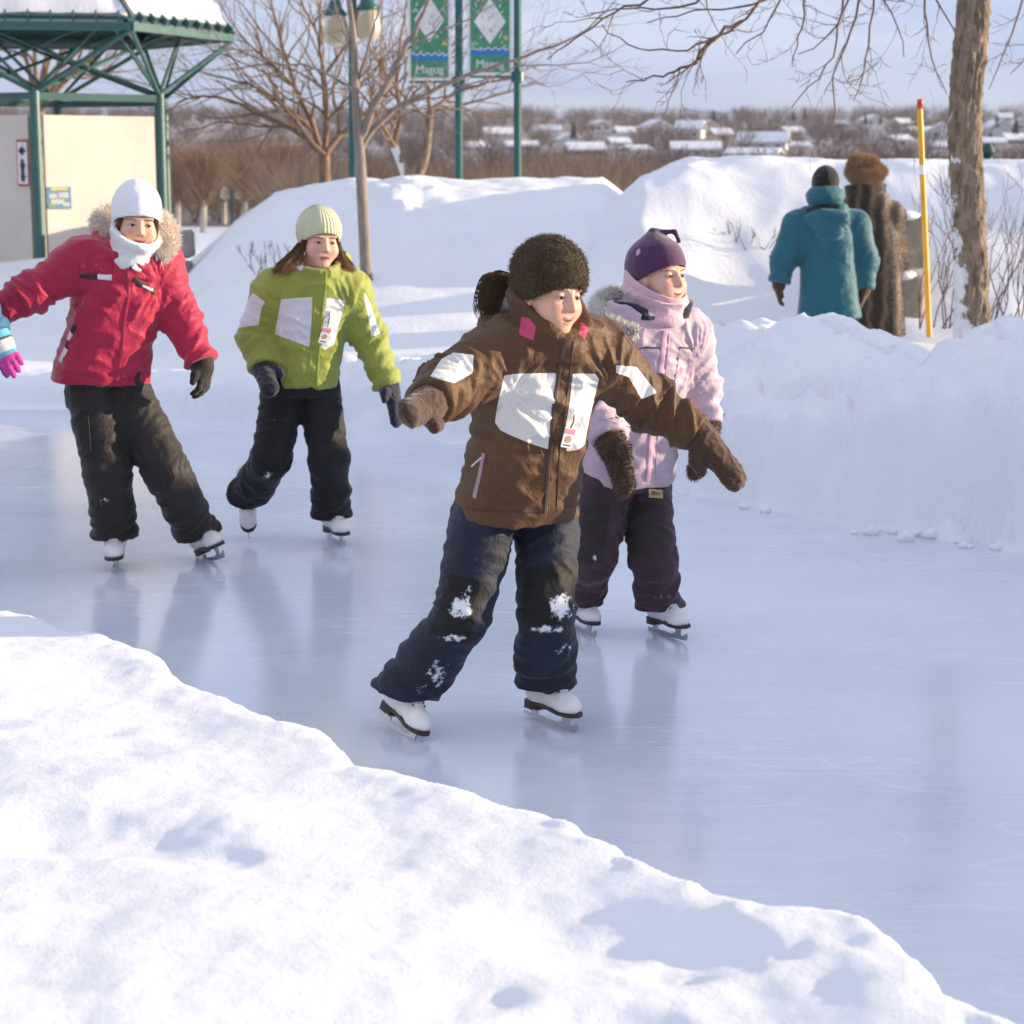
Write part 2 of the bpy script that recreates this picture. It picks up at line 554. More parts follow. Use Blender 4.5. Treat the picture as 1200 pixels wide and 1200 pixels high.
def M_fur(name, root, tip):
    m, nt, b = newmat(name)
    t = attr(nt, 'tip'); v = coords(nt)
    n1 = noise_n(nt, v, 25, 3)
    col = ramp(nt, t, [(0.0, root), (1.0, tip)])
    col = mixc(nt, mth(nt, 'MULTIPLY', n1, .35), col, tuple(c * .55 for c in tip))
    nt.links.new(col, b.inputs['Base Color']); b.inputs['Roughness'].default_value = .8; b.inputs['Sheen Weight'].default_value = .3
    b.inputs['Specular IOR Level'].default_value = .2
    return m
# ------------------------------------------------------------------ people
def limb(fld, pts, rad, k=.03, cut=True, cut0=False, flat=None, cut_n=None):
    """a sleeve or trouser leg: tapering tube along joints, sawn off flat at its end"""
    pts = [np.asarray(p, dtype=F4) for p in pts]
    e_n = nrm(pts[-1] - pts[-2] if cut_n is None else cut_n).astype(F4); e_o = pts[-1]
    s_n = nrm(pts[0] - pts[1]).astype(F4); s_o = pts[0]
    def fn(p):
        d = None
        for i in range(len(pts) - 1):
            a, b = pts[i], pts[i + 1]; ab = b - a; q = p - a
            tt = (q @ ab) / float(ab @ ab); t = np.clip(tt, 0, 1)
            if i == len(pts) - 2: t = np.clip(tt, 0, 1.6)
            e = np.sqrt(((q - t[..., None] * ab) ** 2).sum(-1)) - (rad[i] + (rad[i + 1] - rad[i]) * t)
            d = e if d is None else smin(d, e, k)
        if cut: d = np.maximum(d, (p - e_o) @ e_n)
        if cut0: d = np.maximum(d, (p - s_o) @ s_n)
        return d
    m = max(rad)
    fld.fn(fn, np.min(pts, axis=0) - m, np.max(pts, axis=0) + m, k)

def chain_coords(V, pts):
    """along-length and sideways coordinates of vertices on a jointed tube"""
    best = np.full(len(V), 1e9); S = np.zeros(len(V)); Pp = np.zeros_like(V); acc = 0
    pts = [np.asarray(p, dtype=float) for p in pts]
    for a, b in zip(pts[:-1], pts[1:]):
        ab = b - a; L = np.linalg.norm(ab)
        t = np.clip(((V - a) @ ab) / (L * L), -.2, 1.2)
        q = V - a - t[:, None] * ab; d = np.linalg.norm(q, axis=1)
        m = d < best
        best[m] = d[m]; S[m] = acc + t[m] * L; Pp[m] = q[m]; acc += L
    return best, S, Pp

def folds(V, Q, chains, torso=None, seed=0, amp=1.0, puff=0.0):
    """cloth folds: rings that bunch at the joints of sleeves and legs, rays from armpits and crotch, sags between"""
    N = vnormals(V, Q); ND = N.copy(); n = len(V); disp = np.zeros(n); wl = np.zeros(n)
    for ci, ch in enumerate(chains):
        d, s, q = chain_coords(V, ch['pts'])
        w = sstep(ch['r'] * 1.9, ch['r'] * 1.1, d) * sstep(-.06, .05, s - ch.get('s0', 0))
        sh = q @ np.array([.7, -.3, .6]) * 1.1 + q @ np.array([-.4, .5, .2]) * .5
        lam = ch.get('lam', .05)
        c = np.stack([(s + sh * .5) / lam + seed * 3.1 + ci * 7, q @ np.array([.8, .6, .1]) / .16 + ci, q @ np.array([-.2, .3, .9]) / .16 + seed], 1)
        c2 = c * np.array([1.7, 1.4, 1.4]) + 9.1
        f = (ridge(c) ** 1.6 - .45) + .5 * (ridge(c2) ** 1.6 - .45)
        a = np.full(n, ch.get('base', .35))
        for js, jw, ja in ch.get('joints', []): a = a + ja * np.exp(-((s - js) / jw) ** 2)
        disp += w * np.clip(f, -.5, .40) * a * .0155
        if puff: disp += w * puff * (np.abs(np.sin(math.pi * s / .085)) - .6)
        wl = np.maximum(wl, w)
        Lt = sum(np.linalg.norm(np.asarray(b) - np.asarray(a)) for a, b in zip(ch['pts'][:-1], ch['pts'][1:]))
        e = w * sstep(Lt - .045, Lt - .012, s); qd = q / np.maximum(1e-6, d)[:, None]
        ej = e[:, None] * sstep(.02, .035, d)[:, None]
        ND = ND * (1 - ej) + qd * ej
        V = V + qd * (ej[:, 0] * ch.get('flare', .004))[:, None]
    wt = 1 - wl
    c = np.stack([V[:, 0] / .17 + seed, V[:, 1] / .17, V[:, 2] / .075 + seed * 2], 1)
    disp += wt * .008 * (ridge(c) ** 1.5 - .45) + wt * .006 * (ridge(V @ np.array([[9., 3, 0], [2, 8, 1], [5, -4, 15]]) + seed) ** 2 - .35) + wt * .004 * noise(V / .05 + seed)
    for o, ax1, ax2, rng, a0, fr in (torso or []):
        r = V - np.asarray(o); x = r @ np.asarray(ax1); y = r @ np.asarray(ax2); rr = np.sqrt(x * x + y * y)
        ang = np.arctan2(y, x)
        c = np.stack([np.cos(ang) * fr, np.sin(ang) * fr, rr / .22 + seed + o[0]], 1)
        f = ridge(c) ** 1.4 - .45
        disp += 1.35 * f * a0 * np.exp(-(rr / rng) ** 2) * sstep(.0, .05, rr) * (.35 + .65 * wt)
    V2 = V + ND * (disp * amp)[:, None]
    return relax(V2, Q, 1, .35)

SKIN_M = None
def skin_mat():
    global SKIN_M
    if SKIN_M: return SKIN_M
    m, nt, b = newmat('skin')
    col = attr(nt, 'Col', True); v = coords(nt)
    n = noise_n(nt, v, 180, 4)
    col2 = mixc(nt, mth(nt, 'MULTIPLY', n, .16), col, (.45, .2, .15))
    nt.links.new(col2, b.inputs['Base Color'])
    b.inputs['Roughness'].default_value = .48; b.inputs['Subsurface Weight'].default_value = .18
    b.inputs['Subsurface Radius'].default_value = (.012, .005, .003); b.inputs['Subsurface Scale'].default_value = .6
    b.inputs['Specular IOR Level'].default_value = .4
    bump(nt, noise_n(nt, v, 500, 3), .08, .001, b)
    SKIN_M = m
    return m

def head_frame(yaw, pitch=0, roll=0):
    Fv = np.array([math.sin(yaw) * math.cos(pitch), -math.cos(yaw) * math.cos(pitch), math.sin(pitch)])
    S = nrm(np.cross([0, 0, 1], Fv)); U = np.cross(Fv, S)
    c, s = math.cos(roll), math.sin(roll)
    return (S * c + U * s, Fv, U * c - S * s)

def person_body(sp):
    """one continuous figure: head with a face, neck, trunk, arms, hands, legs"""
    S, Fv, U = sp['hf']; hc = np.asarray(sp['head']); k = sp.get('hs', 1.0)
    f = Fld()
    L = lambda x, y, z: hc + (S * x + Fv * y + U * z) * k
    A = np.stack([S, Fv, U])
    # trunk and limbs (under the clothes)
    f.cone(sp['pelvis'] + np.array([0, 0, .05]), sp['chest'], .065, .09, .05)
    f.cone(sp['chest'], sp['neck'], .09, .05, .05)
    f.cone(sp['sh'][0], sp['sh'][1], .05, .05, .05)
    for i in (0, 1):
        f.chain([sp['sh'][i], sp['el'][i], sp['wr'][i]], [.047, .038, .028], .03)
        hd = nrm(sp['hand'][i] - sp['wr'][i])
        f.chain([sp['wr'][i], sp['wr'][i] + hd * .05, sp['wr'][i] + hd * .075], [.024, .022, .016], .02)
        f.chain([sp['hip'][i], sp['kn'][i], sp['an'][i]], [.052, .046, .034], .03)
        f.cone(sp['an'][i], sp['an'][i] + nrm(sp['toe'][i]) * .05 - np.array([0, 0, .065]), .030, .020, .03)
    f.cone(L(0, -.012, -.065), np.asarray(sp['neck']), .047, .055, .03)
    # head
    f.ell(L(0, -.014, .030), A, (.070 * k, .090 * k, .082 * k), .02)
    f.ell(L(0, .022, -.030), A, (.0585 * k, .064 * k, .076 * k), .03)
    f.ell(L(0, .058, -.088), A, (.024 * k, .022 * k, .020 * k), .03)      # chin
    for s in (-1, 1):
        f.ell(L(s * .036, .054, -.034), A, (.028 * k, .027 * k, .027 * k), .03)   # cheek
        f.ell(L(s * .028, .072, .024), A, (.024 * k, .014 * k, .008 * k), .014)    # brow
        f.ell(L(s * .031, .089, .0015), A, (.019 * k, .013 * k, .0125 * k), .012, '-')  # socket
        f.ell(L(s * .071, -.012, -.012), A, (.010 * k, .020 * k, .030 * k), .01)   # ear
    f.chain([L(0, .082, .014), L(0, .092, -.012), L(0, .0985, -.0255)], [.0058 * k, .0066 * k, .0088 * k], .013)
    for s in (-1, 1): f.ell(L(s * .0098, .0890, -.0295), A, (.0066 * k, .0080 * k, .0058 * k), .008)
    if not sp.get('back'):
        for s in (-1, 1):       # eyelids: a shell round the eyeball with an almond opening
            ec = L(s * .031, .0675, .001).astype(F4)
            w_, h_ = .0135 * k, sp.get('eye_open', .0052) * k
            Rr = (w_ * w_ + h_ * h_) / (2 * h_)
            def lid(p, ec=ec, Rr=Rr, h_=h_):
                q = p - ec
                x, y, z = q @ S.astype(F4), q @ Fv.astype(F4), q @ U.astype(F4)
                sh = np.sqrt(x * x + y * y + z * z) - .0150 * k
                op = np.maximum(np.sqrt(x * x + (z + Rr - h_) ** 2) - Rr, np.sqrt(x * x + (z - Rr + h_) ** 2) - Rr)
                return np.maximum(sh, -np.maximum(op, .004 - y))
            f.fn(lid, ec - .016, ec + .016, .004)
            def cut(p, ec=ec, Rr=Rr, h_=h_):
                q = p - ec
                x, y, z = q @ S.astype(F4), q @ Fv.astype(F4), q @ U.astype(F4)
                op = np.maximum(np.sqrt(x * x + (z + Rr - h_) ** 2) - Rr, np.sqrt(x * x + (z - Rr + h_) ** 2) - Rr)
                return np.maximum(op, .004 - y)
            f.fn(cut, ec - .018, ec + .03, .001, '-')
        zz = lambda x: -.0600 + sp.get('smile', 0) * (x / .024) ** 2
        for x0, x1 in ((-.023, -.008), (-.008, .0), (.0, .008), (.008, .023)):
            r0, r1 = (.0024, .0045) if x0 < -.01 else ((.0045, .0024) if x1 > .01 else (.0045, .0043))
            fy = lambda x: .0805 - 18 * x * x
            f.cone(L(x0, fy(x0), zz(x0) + .0035), L(x1, fy(x1), zz(x1) + .0035), r0 * k, r1 * k, .006)
            f.cone(L(x0 * .85, fy(x0) - .001, zz(x0) - .0075 - sp.get('mouth_open', 0)), L(x1 * .85, fy(x1) - .001, zz(x1) - .0075 - sp.get('mouth_open', 0)), r0 * k, r1 * 1.05 * k, .006)
        mo = sp.get('mouth_open', 0)
        f.ell(L(0, .088, -.0615 - mo * .5), A, (.019 * k, .012 * k, (.0016 + mo * .55) * k), .003, '-')
    lo = hc - .125 * k; hi = hc + .125 * k
    V, Q = f.mesh(.014, fine=(lo, hi, sp.get('hres', .0024)), smooth=1)
    q = (V - hc) / k; x, y, z = q @ S, q @ Fv, q @ U
    skin = np.array(sp.get('skin', (.74, .45, .33)))
    Cc = np.tile(skin, (len(V), 1))
    def mixin(m, c):
        nonlocal Cc
        m = np.clip(m, 0, 1)[:, None]; Cc = Cc * (1 - m) + np.asarray(c) * m
    front = sstep(.03, .06, y)
    for s in (-1, 1):
        mixin(.55 * np.exp(-((x - s * .038) / .02) ** 2 - ((z + .028) / .018) ** 2) * front, (.58, .22, .17))
        bx = (x - s * .031); bz = z - .0235 + 9 * (bx - s * .004) ** 2
        mixin(.8 * sstep(.0042, .0018, np.abs(bz)) * sstep(.021, .017, np.abs(bx)) * front, (.12, .065, .035))
        w_, h_ = .0135, sp.get('eye_open', .0052); Rr = (w_ * w_ + h_ * h_) / (2 * h_)
        ez = z - .001
        op = np.maximum(np.sqrt(bx ** 2 + (ez + Rr - h_) ** 2) - Rr, np.sqrt(bx ** 2 + (ez - Rr + h_) ** 2) - Rr)
        mixin(.8 * sstep(.0035, .0005, op) * sstep(-.0015, .001, ez) * front, (.07, .04, .03))
        mixin(.35 * sstep(.006, .001, op) * front, (.35, .17, .13))
        mixin(.8 * np.exp(-((x - s * .0075) / .0035) ** 2 - ((z + .0350) / .0022) ** 2) * sstep(.07, .085, y), (.18, .06, .05))
    mixin(.3 * np.exp(-(x / .012) ** 2 - ((z + .03) / .012) ** 2) * sstep(.08, .1, y), (.6, .25, .2))
    mo = sp.get('mouth_open', 0); zc = -.0615 + sp.get('smile', 0) * (x / .024) ** 2 - mo * .5
    lip = np.sqrt((x / .0235) ** 2 + ((z - zc) / (.0098 + mo * .6)) ** 2)
    mixin(.85 * sstep(1.08, .85, lip) * sstep(.055, .065, y), sp.get('lips', (.46, .15, .13)))
    gap = np.sqrt((x / .0205) ** 2 + ((z - zc) / (.0016 + mo * .6)) ** 2)
    if mo > 0:
        mixin(sstep(1.1, .9, gap) * sstep(.05, .06, y) , (.12, .03, .03))
        mixin(.9 * sstep(1.05, .85, gap) * sstep(0, .0012, z - zc - mo * .05) * sstep(.05, .06, y), (.72, .68, .6))
    else:
        mixin(.7 * sstep(1.15, .8, gap) * sstep(.055, .065, y), (.2, .05, .05))
    o = mesh_obj('person', V, Q, skin_mat(), cols=Cc, origin=sp['base'])
    if not sp.get('back'):
        for s in (-1, 1):
            c = L(s * .031, .0675, .001); g = nrm(Fv + S * sp.get('gaze', 0) + U * sp.get('gazeu', 0))
            g1 = nrm(np.cross(g, U)); g2 = np.cross(g, g1)
            VV = []; FF = []; CC = []; nn = 20
            for j in range(15):
                a = math.pi * j / 14
                for i in range(nn):
                    t = 2 * math.pi * i / nn
                    VV.append(c + .0131 * k * (g * math.cos(a) + (g1 * math.cos(t) + g2 * math.sin(t)) * math.sin(a)))
                    CC.append((.010, .008, .008) if a < .24 else ((.055, .032, .02) if a < .56 else (.46, .42, .40)))
            for j in range(14):
                for i in range(nn): FF.append((j * nn + i, j * nn + (i + 1) % nn, (j + 1) * nn + (i + 1) % nn, (j + 1) * nn + i))
            mesh_obj('eye', VV, FF, EYE_M, o, cols=np.array(CC))
    return o

def _eye_mat():
    m, nt, b = newmat('eye'); nt.links.new(attr(nt, 'Col', True), b.inputs['Base Color']); b.inputs['Roughness'].default_value = .08
    return m
EYE_M = _eye_mat()

def strands(P0, D0, L, w, segs=3, droop=.3, curl=.3, rng=RNG):
    """many tapered hairs -> V, F(tri/quads as quads), tip value"""
    n = len(P0); P0 = np.asarray(P0); D = np.asarray(D0) / np.linalg.norm(D0, axis=1)[:, None]
    view = nrm(np.array([0.2, -1, 0.1]))
    side = np.cross(D, view + rng.normal(size=(n, 3)) * .5); side /= np.maximum(1e-6, np.linalg.norm(side, axis=1))[:, None]
    L = np.broadcast_to(L, (n,)); bend = rng.normal(size=(n, 3)) * curl + np.array([0, 0, -droop])
    V = np.zeros((n, segs + 1, 2, 3)); tip = np.zeros((n, segs + 1, 2)); p = P0.copy()
    for j in range(segs + 1):
        t = j / segs; ww = w * (1 - .88 * t)
        V[:, j, 0] = p - side * ww * .5; V[:, j, 1] = p + side * ww * .5; tip[:, j] = t
        d = D + bend * (t + .5 / segs); d /= np.linalg.norm(d, axis=1)[:, None]
        p = p + d * (L / segs)[:, None]
    base = (np.arange(n) * (segs + 1) * 2)[:, None]
    Fc = np.concatenate([np.stack([base[:, 0] + 2 * j, base[:, 0] + 2 * j + 1, base[:, 0] + 2 * j + 3, base[:, 0] + 2 * j + 2], 1) for j in range(segs)])
    return V.reshape(-1, 3), Fc, tip.reshape(-1)

def resamp(pts, n):
    pts = np.asarray(pts, dtype=float)
    s = np.concatenate([[0], np.cumsum(np.linalg.norm(np.diff(pts, axis=0), axis=1))]); t = np.linspace(0, s[-1], n)
    o = np.stack([np.interp(t, s, pts[:, i]) for i in range(pts.shape[1])], 1)
    for _ in range(3): o[1:-1] = (o[:-2] + 2 * o[1:-1] + o[2:]) / 4
    return o

def fur_strip(name, pts, rad, n, length, mat, parent, up=(0, 0, .3), droop=.4, width=.0035):
    pts = resamp(pts, 40); rr = np.interp(np.linspace(0, 1, 40), np.linspace(0, 1, len(rad)), rad)
    TV, TF = tube_arrays(pts, rr * .75, 10)
    TF = [tuple(f) for f in TF]
    T = np.gradient(pts, axis=0); T /= np.linalg.norm(T, axis=1)[:, None]
    i = RNG.uniform(0, 38.99, n); k = i.astype(int); f = (i - k)[:, None]
    c = pts[k] * (1 - f) + pts[k + 1] * f; t = T[k]; r = rr[k]
    g = RNG.normal(size=(n, 3)); g -= (g * t).sum(1)[:, None] * t; g /= np.linalg.norm(g, axis=1)[:, None]
    SV, SF, tip = strands(c + g * (r * .6)[:, None], g + t * RNG.normal(size=(n, 1)) * .45 + np.asarray(up), length * RNG.uniform(.6, 1.25, n), width, 3, droop, .35)
    b = len(TV)
    return mesh_obj(name, np.concatenate([TV, SV]), TF + [tuple(q) for q in (SF + b).tolist()], mat, parent, attrs={'tip': np.concatenate([np.zeros(b), tip])})

def hair_lock(guides, n, spread, width, segs=9):
    """long hair hanging along guide curves"""
    VV = []; FF = []; TT = []; b = 0
    for g in guides:
        pts = resamp(g[0], segs + 1); sp = np.interp(np.linspace(0, 1, segs + 1), np.linspace(0, 1, len(g[1])), g[1])
        T = np.gradient(pts, axis=0)
        m = n
        off = np.clip(RNG.normal(size=(m, 3)) * .55, -.8, .8); off2 = off + RNG.normal(size=(m, 3)) * .35
        stop = RNG.uniform(.82, 1.0, m)
        side = nrm(np.cross(T.mean(0), [0.1, -1, 0]))
        for a in range(m):
            pr = []
            for j in range(segs + 1):
                t = j / segs
                q = pts[0] + 0
                tt = t * stop[a] * segs; i0 = min(int(tt), segs - 1); fr = tt - i0
                q = pts[i0] * (1 - fr) + pts[i0 + 1] * fr
                o = (off[a] * (1 - t) + off2[a] * t) * (sp[i0] * (1 - fr) + sp[i0 + 1] * fr)
                pr.append(q + o)
            for j, q in enumerate(pr):
                w = width * (1 - .8 * (j / segs) ** 3)
                s2 = side + off[a] * .6
                VV += [q - s2 * w * .5, q + s2 * w * .5]; TT += [j / segs] * 2
            for j in range(segs): FF.append((b + 2 * j, b + 2 * j + 1, b + 2 * j + 3, b + 2 * j + 2))
            b += 2 * (segs + 1)
    return VV, FF, TT

def mitten(name, wr, d, nrmv, th, size, mat, parent, cuff=.05, fuzz=None, cuff_r=.043, bend=.25, thumb_open=.5):
    """mitten: gauntlet, hand, finger pocket bent a little, thumb leaving the side of the palm"""
    d = nrm(d); th = nrm(np.asarray(th) - (np.asarray(th) @ d) * d); n = np.cross(d, th)
    if n @ np.asarray(nrmv) < 0: n = -n
    s = size; wr = np.asarray(wr); f = Fld(); A = np.stack([th, n, d])
    limb(f, [wr + d * .02 * s, wr - d * cuff], [cuff_r, cuff_r * 1.12], cut=True)
    f.ell(wr + d * .055 * s, A, (.043 * s, .029 * s, .055 * s), .025)
    d2 = nrm(d + n * bend * .6)
    f.ell(wr + d * .085 * s + d2 * .038 * s, np.stack([th, np.cross(d2, th), d2]), (.040 * s, .026 * s, .058 * s), .03)
    d3 = nrm(d2 + n * bend)
    f.ell(wr + d * .085 * s + d2 * .065 * s + d3 * .02 * s, np.stack([th, np.cross(d3, th), d3]), (.034 * s, .023 * s, .034 * s), .03)
    t0 = wr + d * .035 * s + th * .028 * s
    t1 = t0 + nrm(d + th * (.7 + thumb_open) + n * .35) * .038 * s; t2 = t1 + nrm(d * 1.3 + th * .25 + n * .4) * .034 * s
    f.chain([t0, t1, t2], [.021 * s, .0185 * s, .0155 * s], .014)
    V, Q = f.mesh(.0042, smooth=2)
    N = vnormals(V, Q)
    V = V + N * (.0035 * (ridge(V / np.array([.035, .035, .035]) + 5) - .4) + .002 * noise(V / .012))[:, None]
    o = mesh_obj(name, V, Q, mat, parent, origin=wr)
    if fuzz:
        m, cnt, ln = fuzz
        i = RNG.integers(0, len(V), cnt)
        SV, SF, tip = strands(V[i] - N[i] * .002, N[i] + d * .7 + RNG.normal(size=(cnt, 3)) * .3, ln * RNG.uniform(.5, 1.2, cnt), .0022, 2, .3, .3)
        mesh_obj('fur', SV, SF, m, o, attrs={'tip': tip})
    return o

def glove(name, wr, d, nrmv, th, size, mats, parent, curl=.5, cuff=.04, cuff_r=.036):
    """five-fingered glove, fingers bent and unequal; returns the glove and its finger tops"""
    d = nrm(d); th = nrm(np.asarray(th) - (np.asarray(th) @ d) * d); n = np.cross(d, th)
    if n @ np.asarray(nrmv) < 0: n = -n
    s = size; wr = np.asarray(wr); f = Fld(); A = np.stack([th, n, d])
    limb(f, [wr + d * .02 * s, wr - d * cuff], [cuff_r, cuff_r * 1.1], cut=True)
    f.ell(wr + d * .05 * s, A, (.040 * s, .021 * s, .052 * s), .02)
    for j, (x, l, r) in enumerate(((.029, .062, .0108), (.010, .070, .0112), (-.0095, .064, .0108), (-.028, .050, .0098))):
        p0 = wr + d * (.083 - .004 * abs(j - 1)) * s + th * x * s; q = d + th * x * 2.2
        p = [p0]
        for k, fr in enumerate((.42, .33, .25)):
            q = nrm(q * math.cos(curl * (.6 + .4 * k)) + n * math.sin(curl * (.6 + .4 * k)))
            p.append(p[-1] + q * l * fr * s)
        f.chain(p, [r * s * 1.05, r * s, r * s * .95, r * s * .8], .005)
    t0 = wr + d * .03 * s + th * .026 * s
    t1 = t0 + nrm(d + th * 1.0 + n * .4) * .034 * s; t2 = t1 + nrm(d * 1.3 + th * .2 + n * .5) * .03 * s
    f.chain([t0, t1, t2], [.017 * s, .0145 * s, .0125 * s], .01)
    V, Q = f.mesh(.0036, smooth=1)
    along = (V - wr) @ d / s; across = (V - wr) @ th / s
    return V, Q, along, across

# ------------------------------------------------------------------ skates
def make_skate(parent, o, fwd, up, size=1.0, white=True):
    """figure skate: o = blade under the ankle on the ice"""
    Y = nrm(fwd); Z = nrm(np.asarray(up) - (np.asarray(up) @ Y) * Y) if False else None
    Zu = nrm(up); Y = nrm(Y - (Y @ Zu) * Zu); X = np.cross(Y, Zu); Z = Zu
    A = np.stack([X, Y, Z]); s = size
    W = lambda x, y, z: np.asarray(o) + (X * x + Y * y + Z * z) * s
    f = Fld()
    f.chain([W(0, -.055, .105), W(0, .025, .108), W(.002, .09, .090)], [.038 * s, .039 * s, .035 * s], .03)
    f.ell(W(0, .118, .082), A, (.037 * s, .043 * s, .030 * s), .03)
    limb(f, [W(0, -.042, .10), W(0, -.05, .17), W(0, -.058, .235)], [.038 * s, .040 * s, .046 * s], .03)
    f.cone(W(0, .012, .135), W(0, -.02, .21), .030 * s, .032 * s, .03)       # tongue
    f.half(W(0, 0, .064), -Z, .006)
    V, Q = f.mesh(.0042, smooth=2)
    N = vnormals(V, Q); q = (V - np.asarray(o)) @ A.T / s
    V = V - N * (.0022 * np.exp(-((q[:, 2] - .105 + .12 * (q[:, 1] - .03)) / .004) ** 2) * sstep(.04, .0, q[:, 1]))[:, None]
    V = V + N * (.002 * noise(V / .03))[:, None]
    sk = mesh_obj('skate', V, Q, M['skate_leather'], parent, origin=o)
    # sole and heel
    out = [(-.028, -.088), (-.03, -.06), (-.024, -.02), (-.026, .03), (-.038, .085), (-.037, .125), (-.024, .155), (0, .166), (.022, .157), (.036, .13), (.039, .09), (.027, .03), (.024, -.02), (.03, -.06), (.028, -.088), (0, -.098)]
    mb = MB()
    mb.prism([(a * s, b * s) for a, b in out], .0545 * s, .0665 * s, o, X, Y, Z)
    heel = [(-.027, -.090), (-.028, -.06), (-.022, -.03), (.022, -.03), (.028, -.06), (.027, -.09), (0, -.097)]
    mb.prism([(a * s, b * s) for a, b in heel], .036 * s, .0555 * s, o, X, Y, Z)
    mb.build('sole', M['sole'], sk, smooth=False)
    # blade with its two stanchions
    mb = MB()
    run = [(-.118, .004), (-.125, .012), (-.115, .016), (-.03, .017), (.10, .017), (.138, .022), (.158, .034), (.168, .028), (.166, .014), (.150, .004), (.06, .0), (-.05, .0)]
    mb.prism([(a * s, b * s) for a, b in run], -.0022 * s, .0022 * s, o, Y, Z, X)
    for a in ([(-.085, .015), (-.045, .015), (-.05, .0365), (-.08, .0365)], [(.055, .015), (.115, .015), (.125, .054), (.075, .054), (.085, .03)]):
        mb.prism([(p * s, q_ * s) for p, q_ in a], -.0028 * s, .0028 * s, o, Y, Z, X)
    mb.box(W(0, -.063, .037), (.05 * s, .07 * s, .004 * s), A); mb.box(W(0, .10, .0535), (.05 * s, .08 * s, .003 * s), A)
    mb.build('blade', M['steel'], sk)
    # laces
    bv = bvh_of(V, Q); mb = MB()
    for i in range(7):
        t = i / 6; y = .075 - .085 * t; z = .11 + .10 * t * t
        dirn = nrm(np.array([0, .55, 1.0]) if t < .6 else np.array([0, 1, .35]))
        pts = []
        for x in (-.021, -.011, 0, .011, .021):
            l, n_, _, _ = bv.ray_cast(Vector(W(x, y + dirn[1] * .12, z + dirn[2] * .12)), Vector(-(Y * dirn[1] + Z * dirn[2])))
            if l is not None: pts.append(np.array(l) + np.array(n_) * .0015)
        if len(pts) > 2:
            mb.tube(pts, .0021 * s, 6)
            for e in (pts[0], pts[-1]): mb.tube([e - Z * .001, e + Y * .002 + Z * .002], .0036 * s, 6, m=1)
    mb.build('laces', [M['lace'], M['sole']], sk)
    return sk

def skate_ankle(o, fwd, up, s=1.0, y=-.045, z=.165):
    Zu = nrm(up); Y = nrm(np.asarray(fwd) - (np.asarray(fwd) @ Zu) * Zu)
    return np.asarray(o) + (Y * y + Zu * z) * s

# ------------------------------------------------------------------ clothes
def make_trousers(sp, mat, r=(.100, .088, .088), res=.0065, seed=0, extra=None, amp=1.0):
    f = Fld(); chains = []
    pv = np.asarray(sp['pelvis'])
    f.loft(pv - np.array([0, 0, .035]), pv + np.array([0, 0, .16]), sp['Sh'], sp['Fh'], [0, .3, 1], [sp['pw'] * .97, sp['pw'], sp['pw'] * .92], [.118, .122, .112], .05)
    for i in (0, 1):
        h, kn, an = [np.asarray(sp[q][i]) for q in ('hip', 'kn', 'an')]
        if 'sk' in sp:          # wide hem falling level over the boot
            so, sf, su, ss = sp['sk'][i]; cn = -nrm(su + np.array([0, 0, .4])); end = an + sf * (.030 * ss) + cn * sp.get('hem_drop', .046)
        else:
            end = an - nrm(an - kn) * sp.get('hem_up', .035); cn = None
        mid = kn + (end - kn) * .55
        limb(f, [h, kn, mid, end], [r[0], r[1], r[2] * .95, r[2]], .022, cut_n=cn)
        L1 = np.linalg.norm(kn - h); L2 = np.linalg.norm(end - kn)
        chains.append(dict(pts=[h, kn, end], r=r[1], flare=.008, base=.30, lam=.062, s0=.05, joints=[(L1, .09, .45), (L1 + L2 - .06, .08, .9), (.06, .07, .3)]))
    V, Q = f.mesh(res)
    cr = (np.asarray(sp['hip'][0]) + np.asarray(sp['hip'][1])) / 2 - np.array([0, 0, .08])
    V = folds(V, Q, chains, [(cr, sp['Sh'], np.array([0, 0, 1.]), .16, .008, 2.6)], seed, amp)
    at = {}
    N = vnormals(V, Q)
    if extra: at = extra(V, N)
    o = mesh_obj('trousers', V, Q, mat, sp['obj'], attrs=at, origin=sp['base'])
    return o, bvh_of(V, Q)

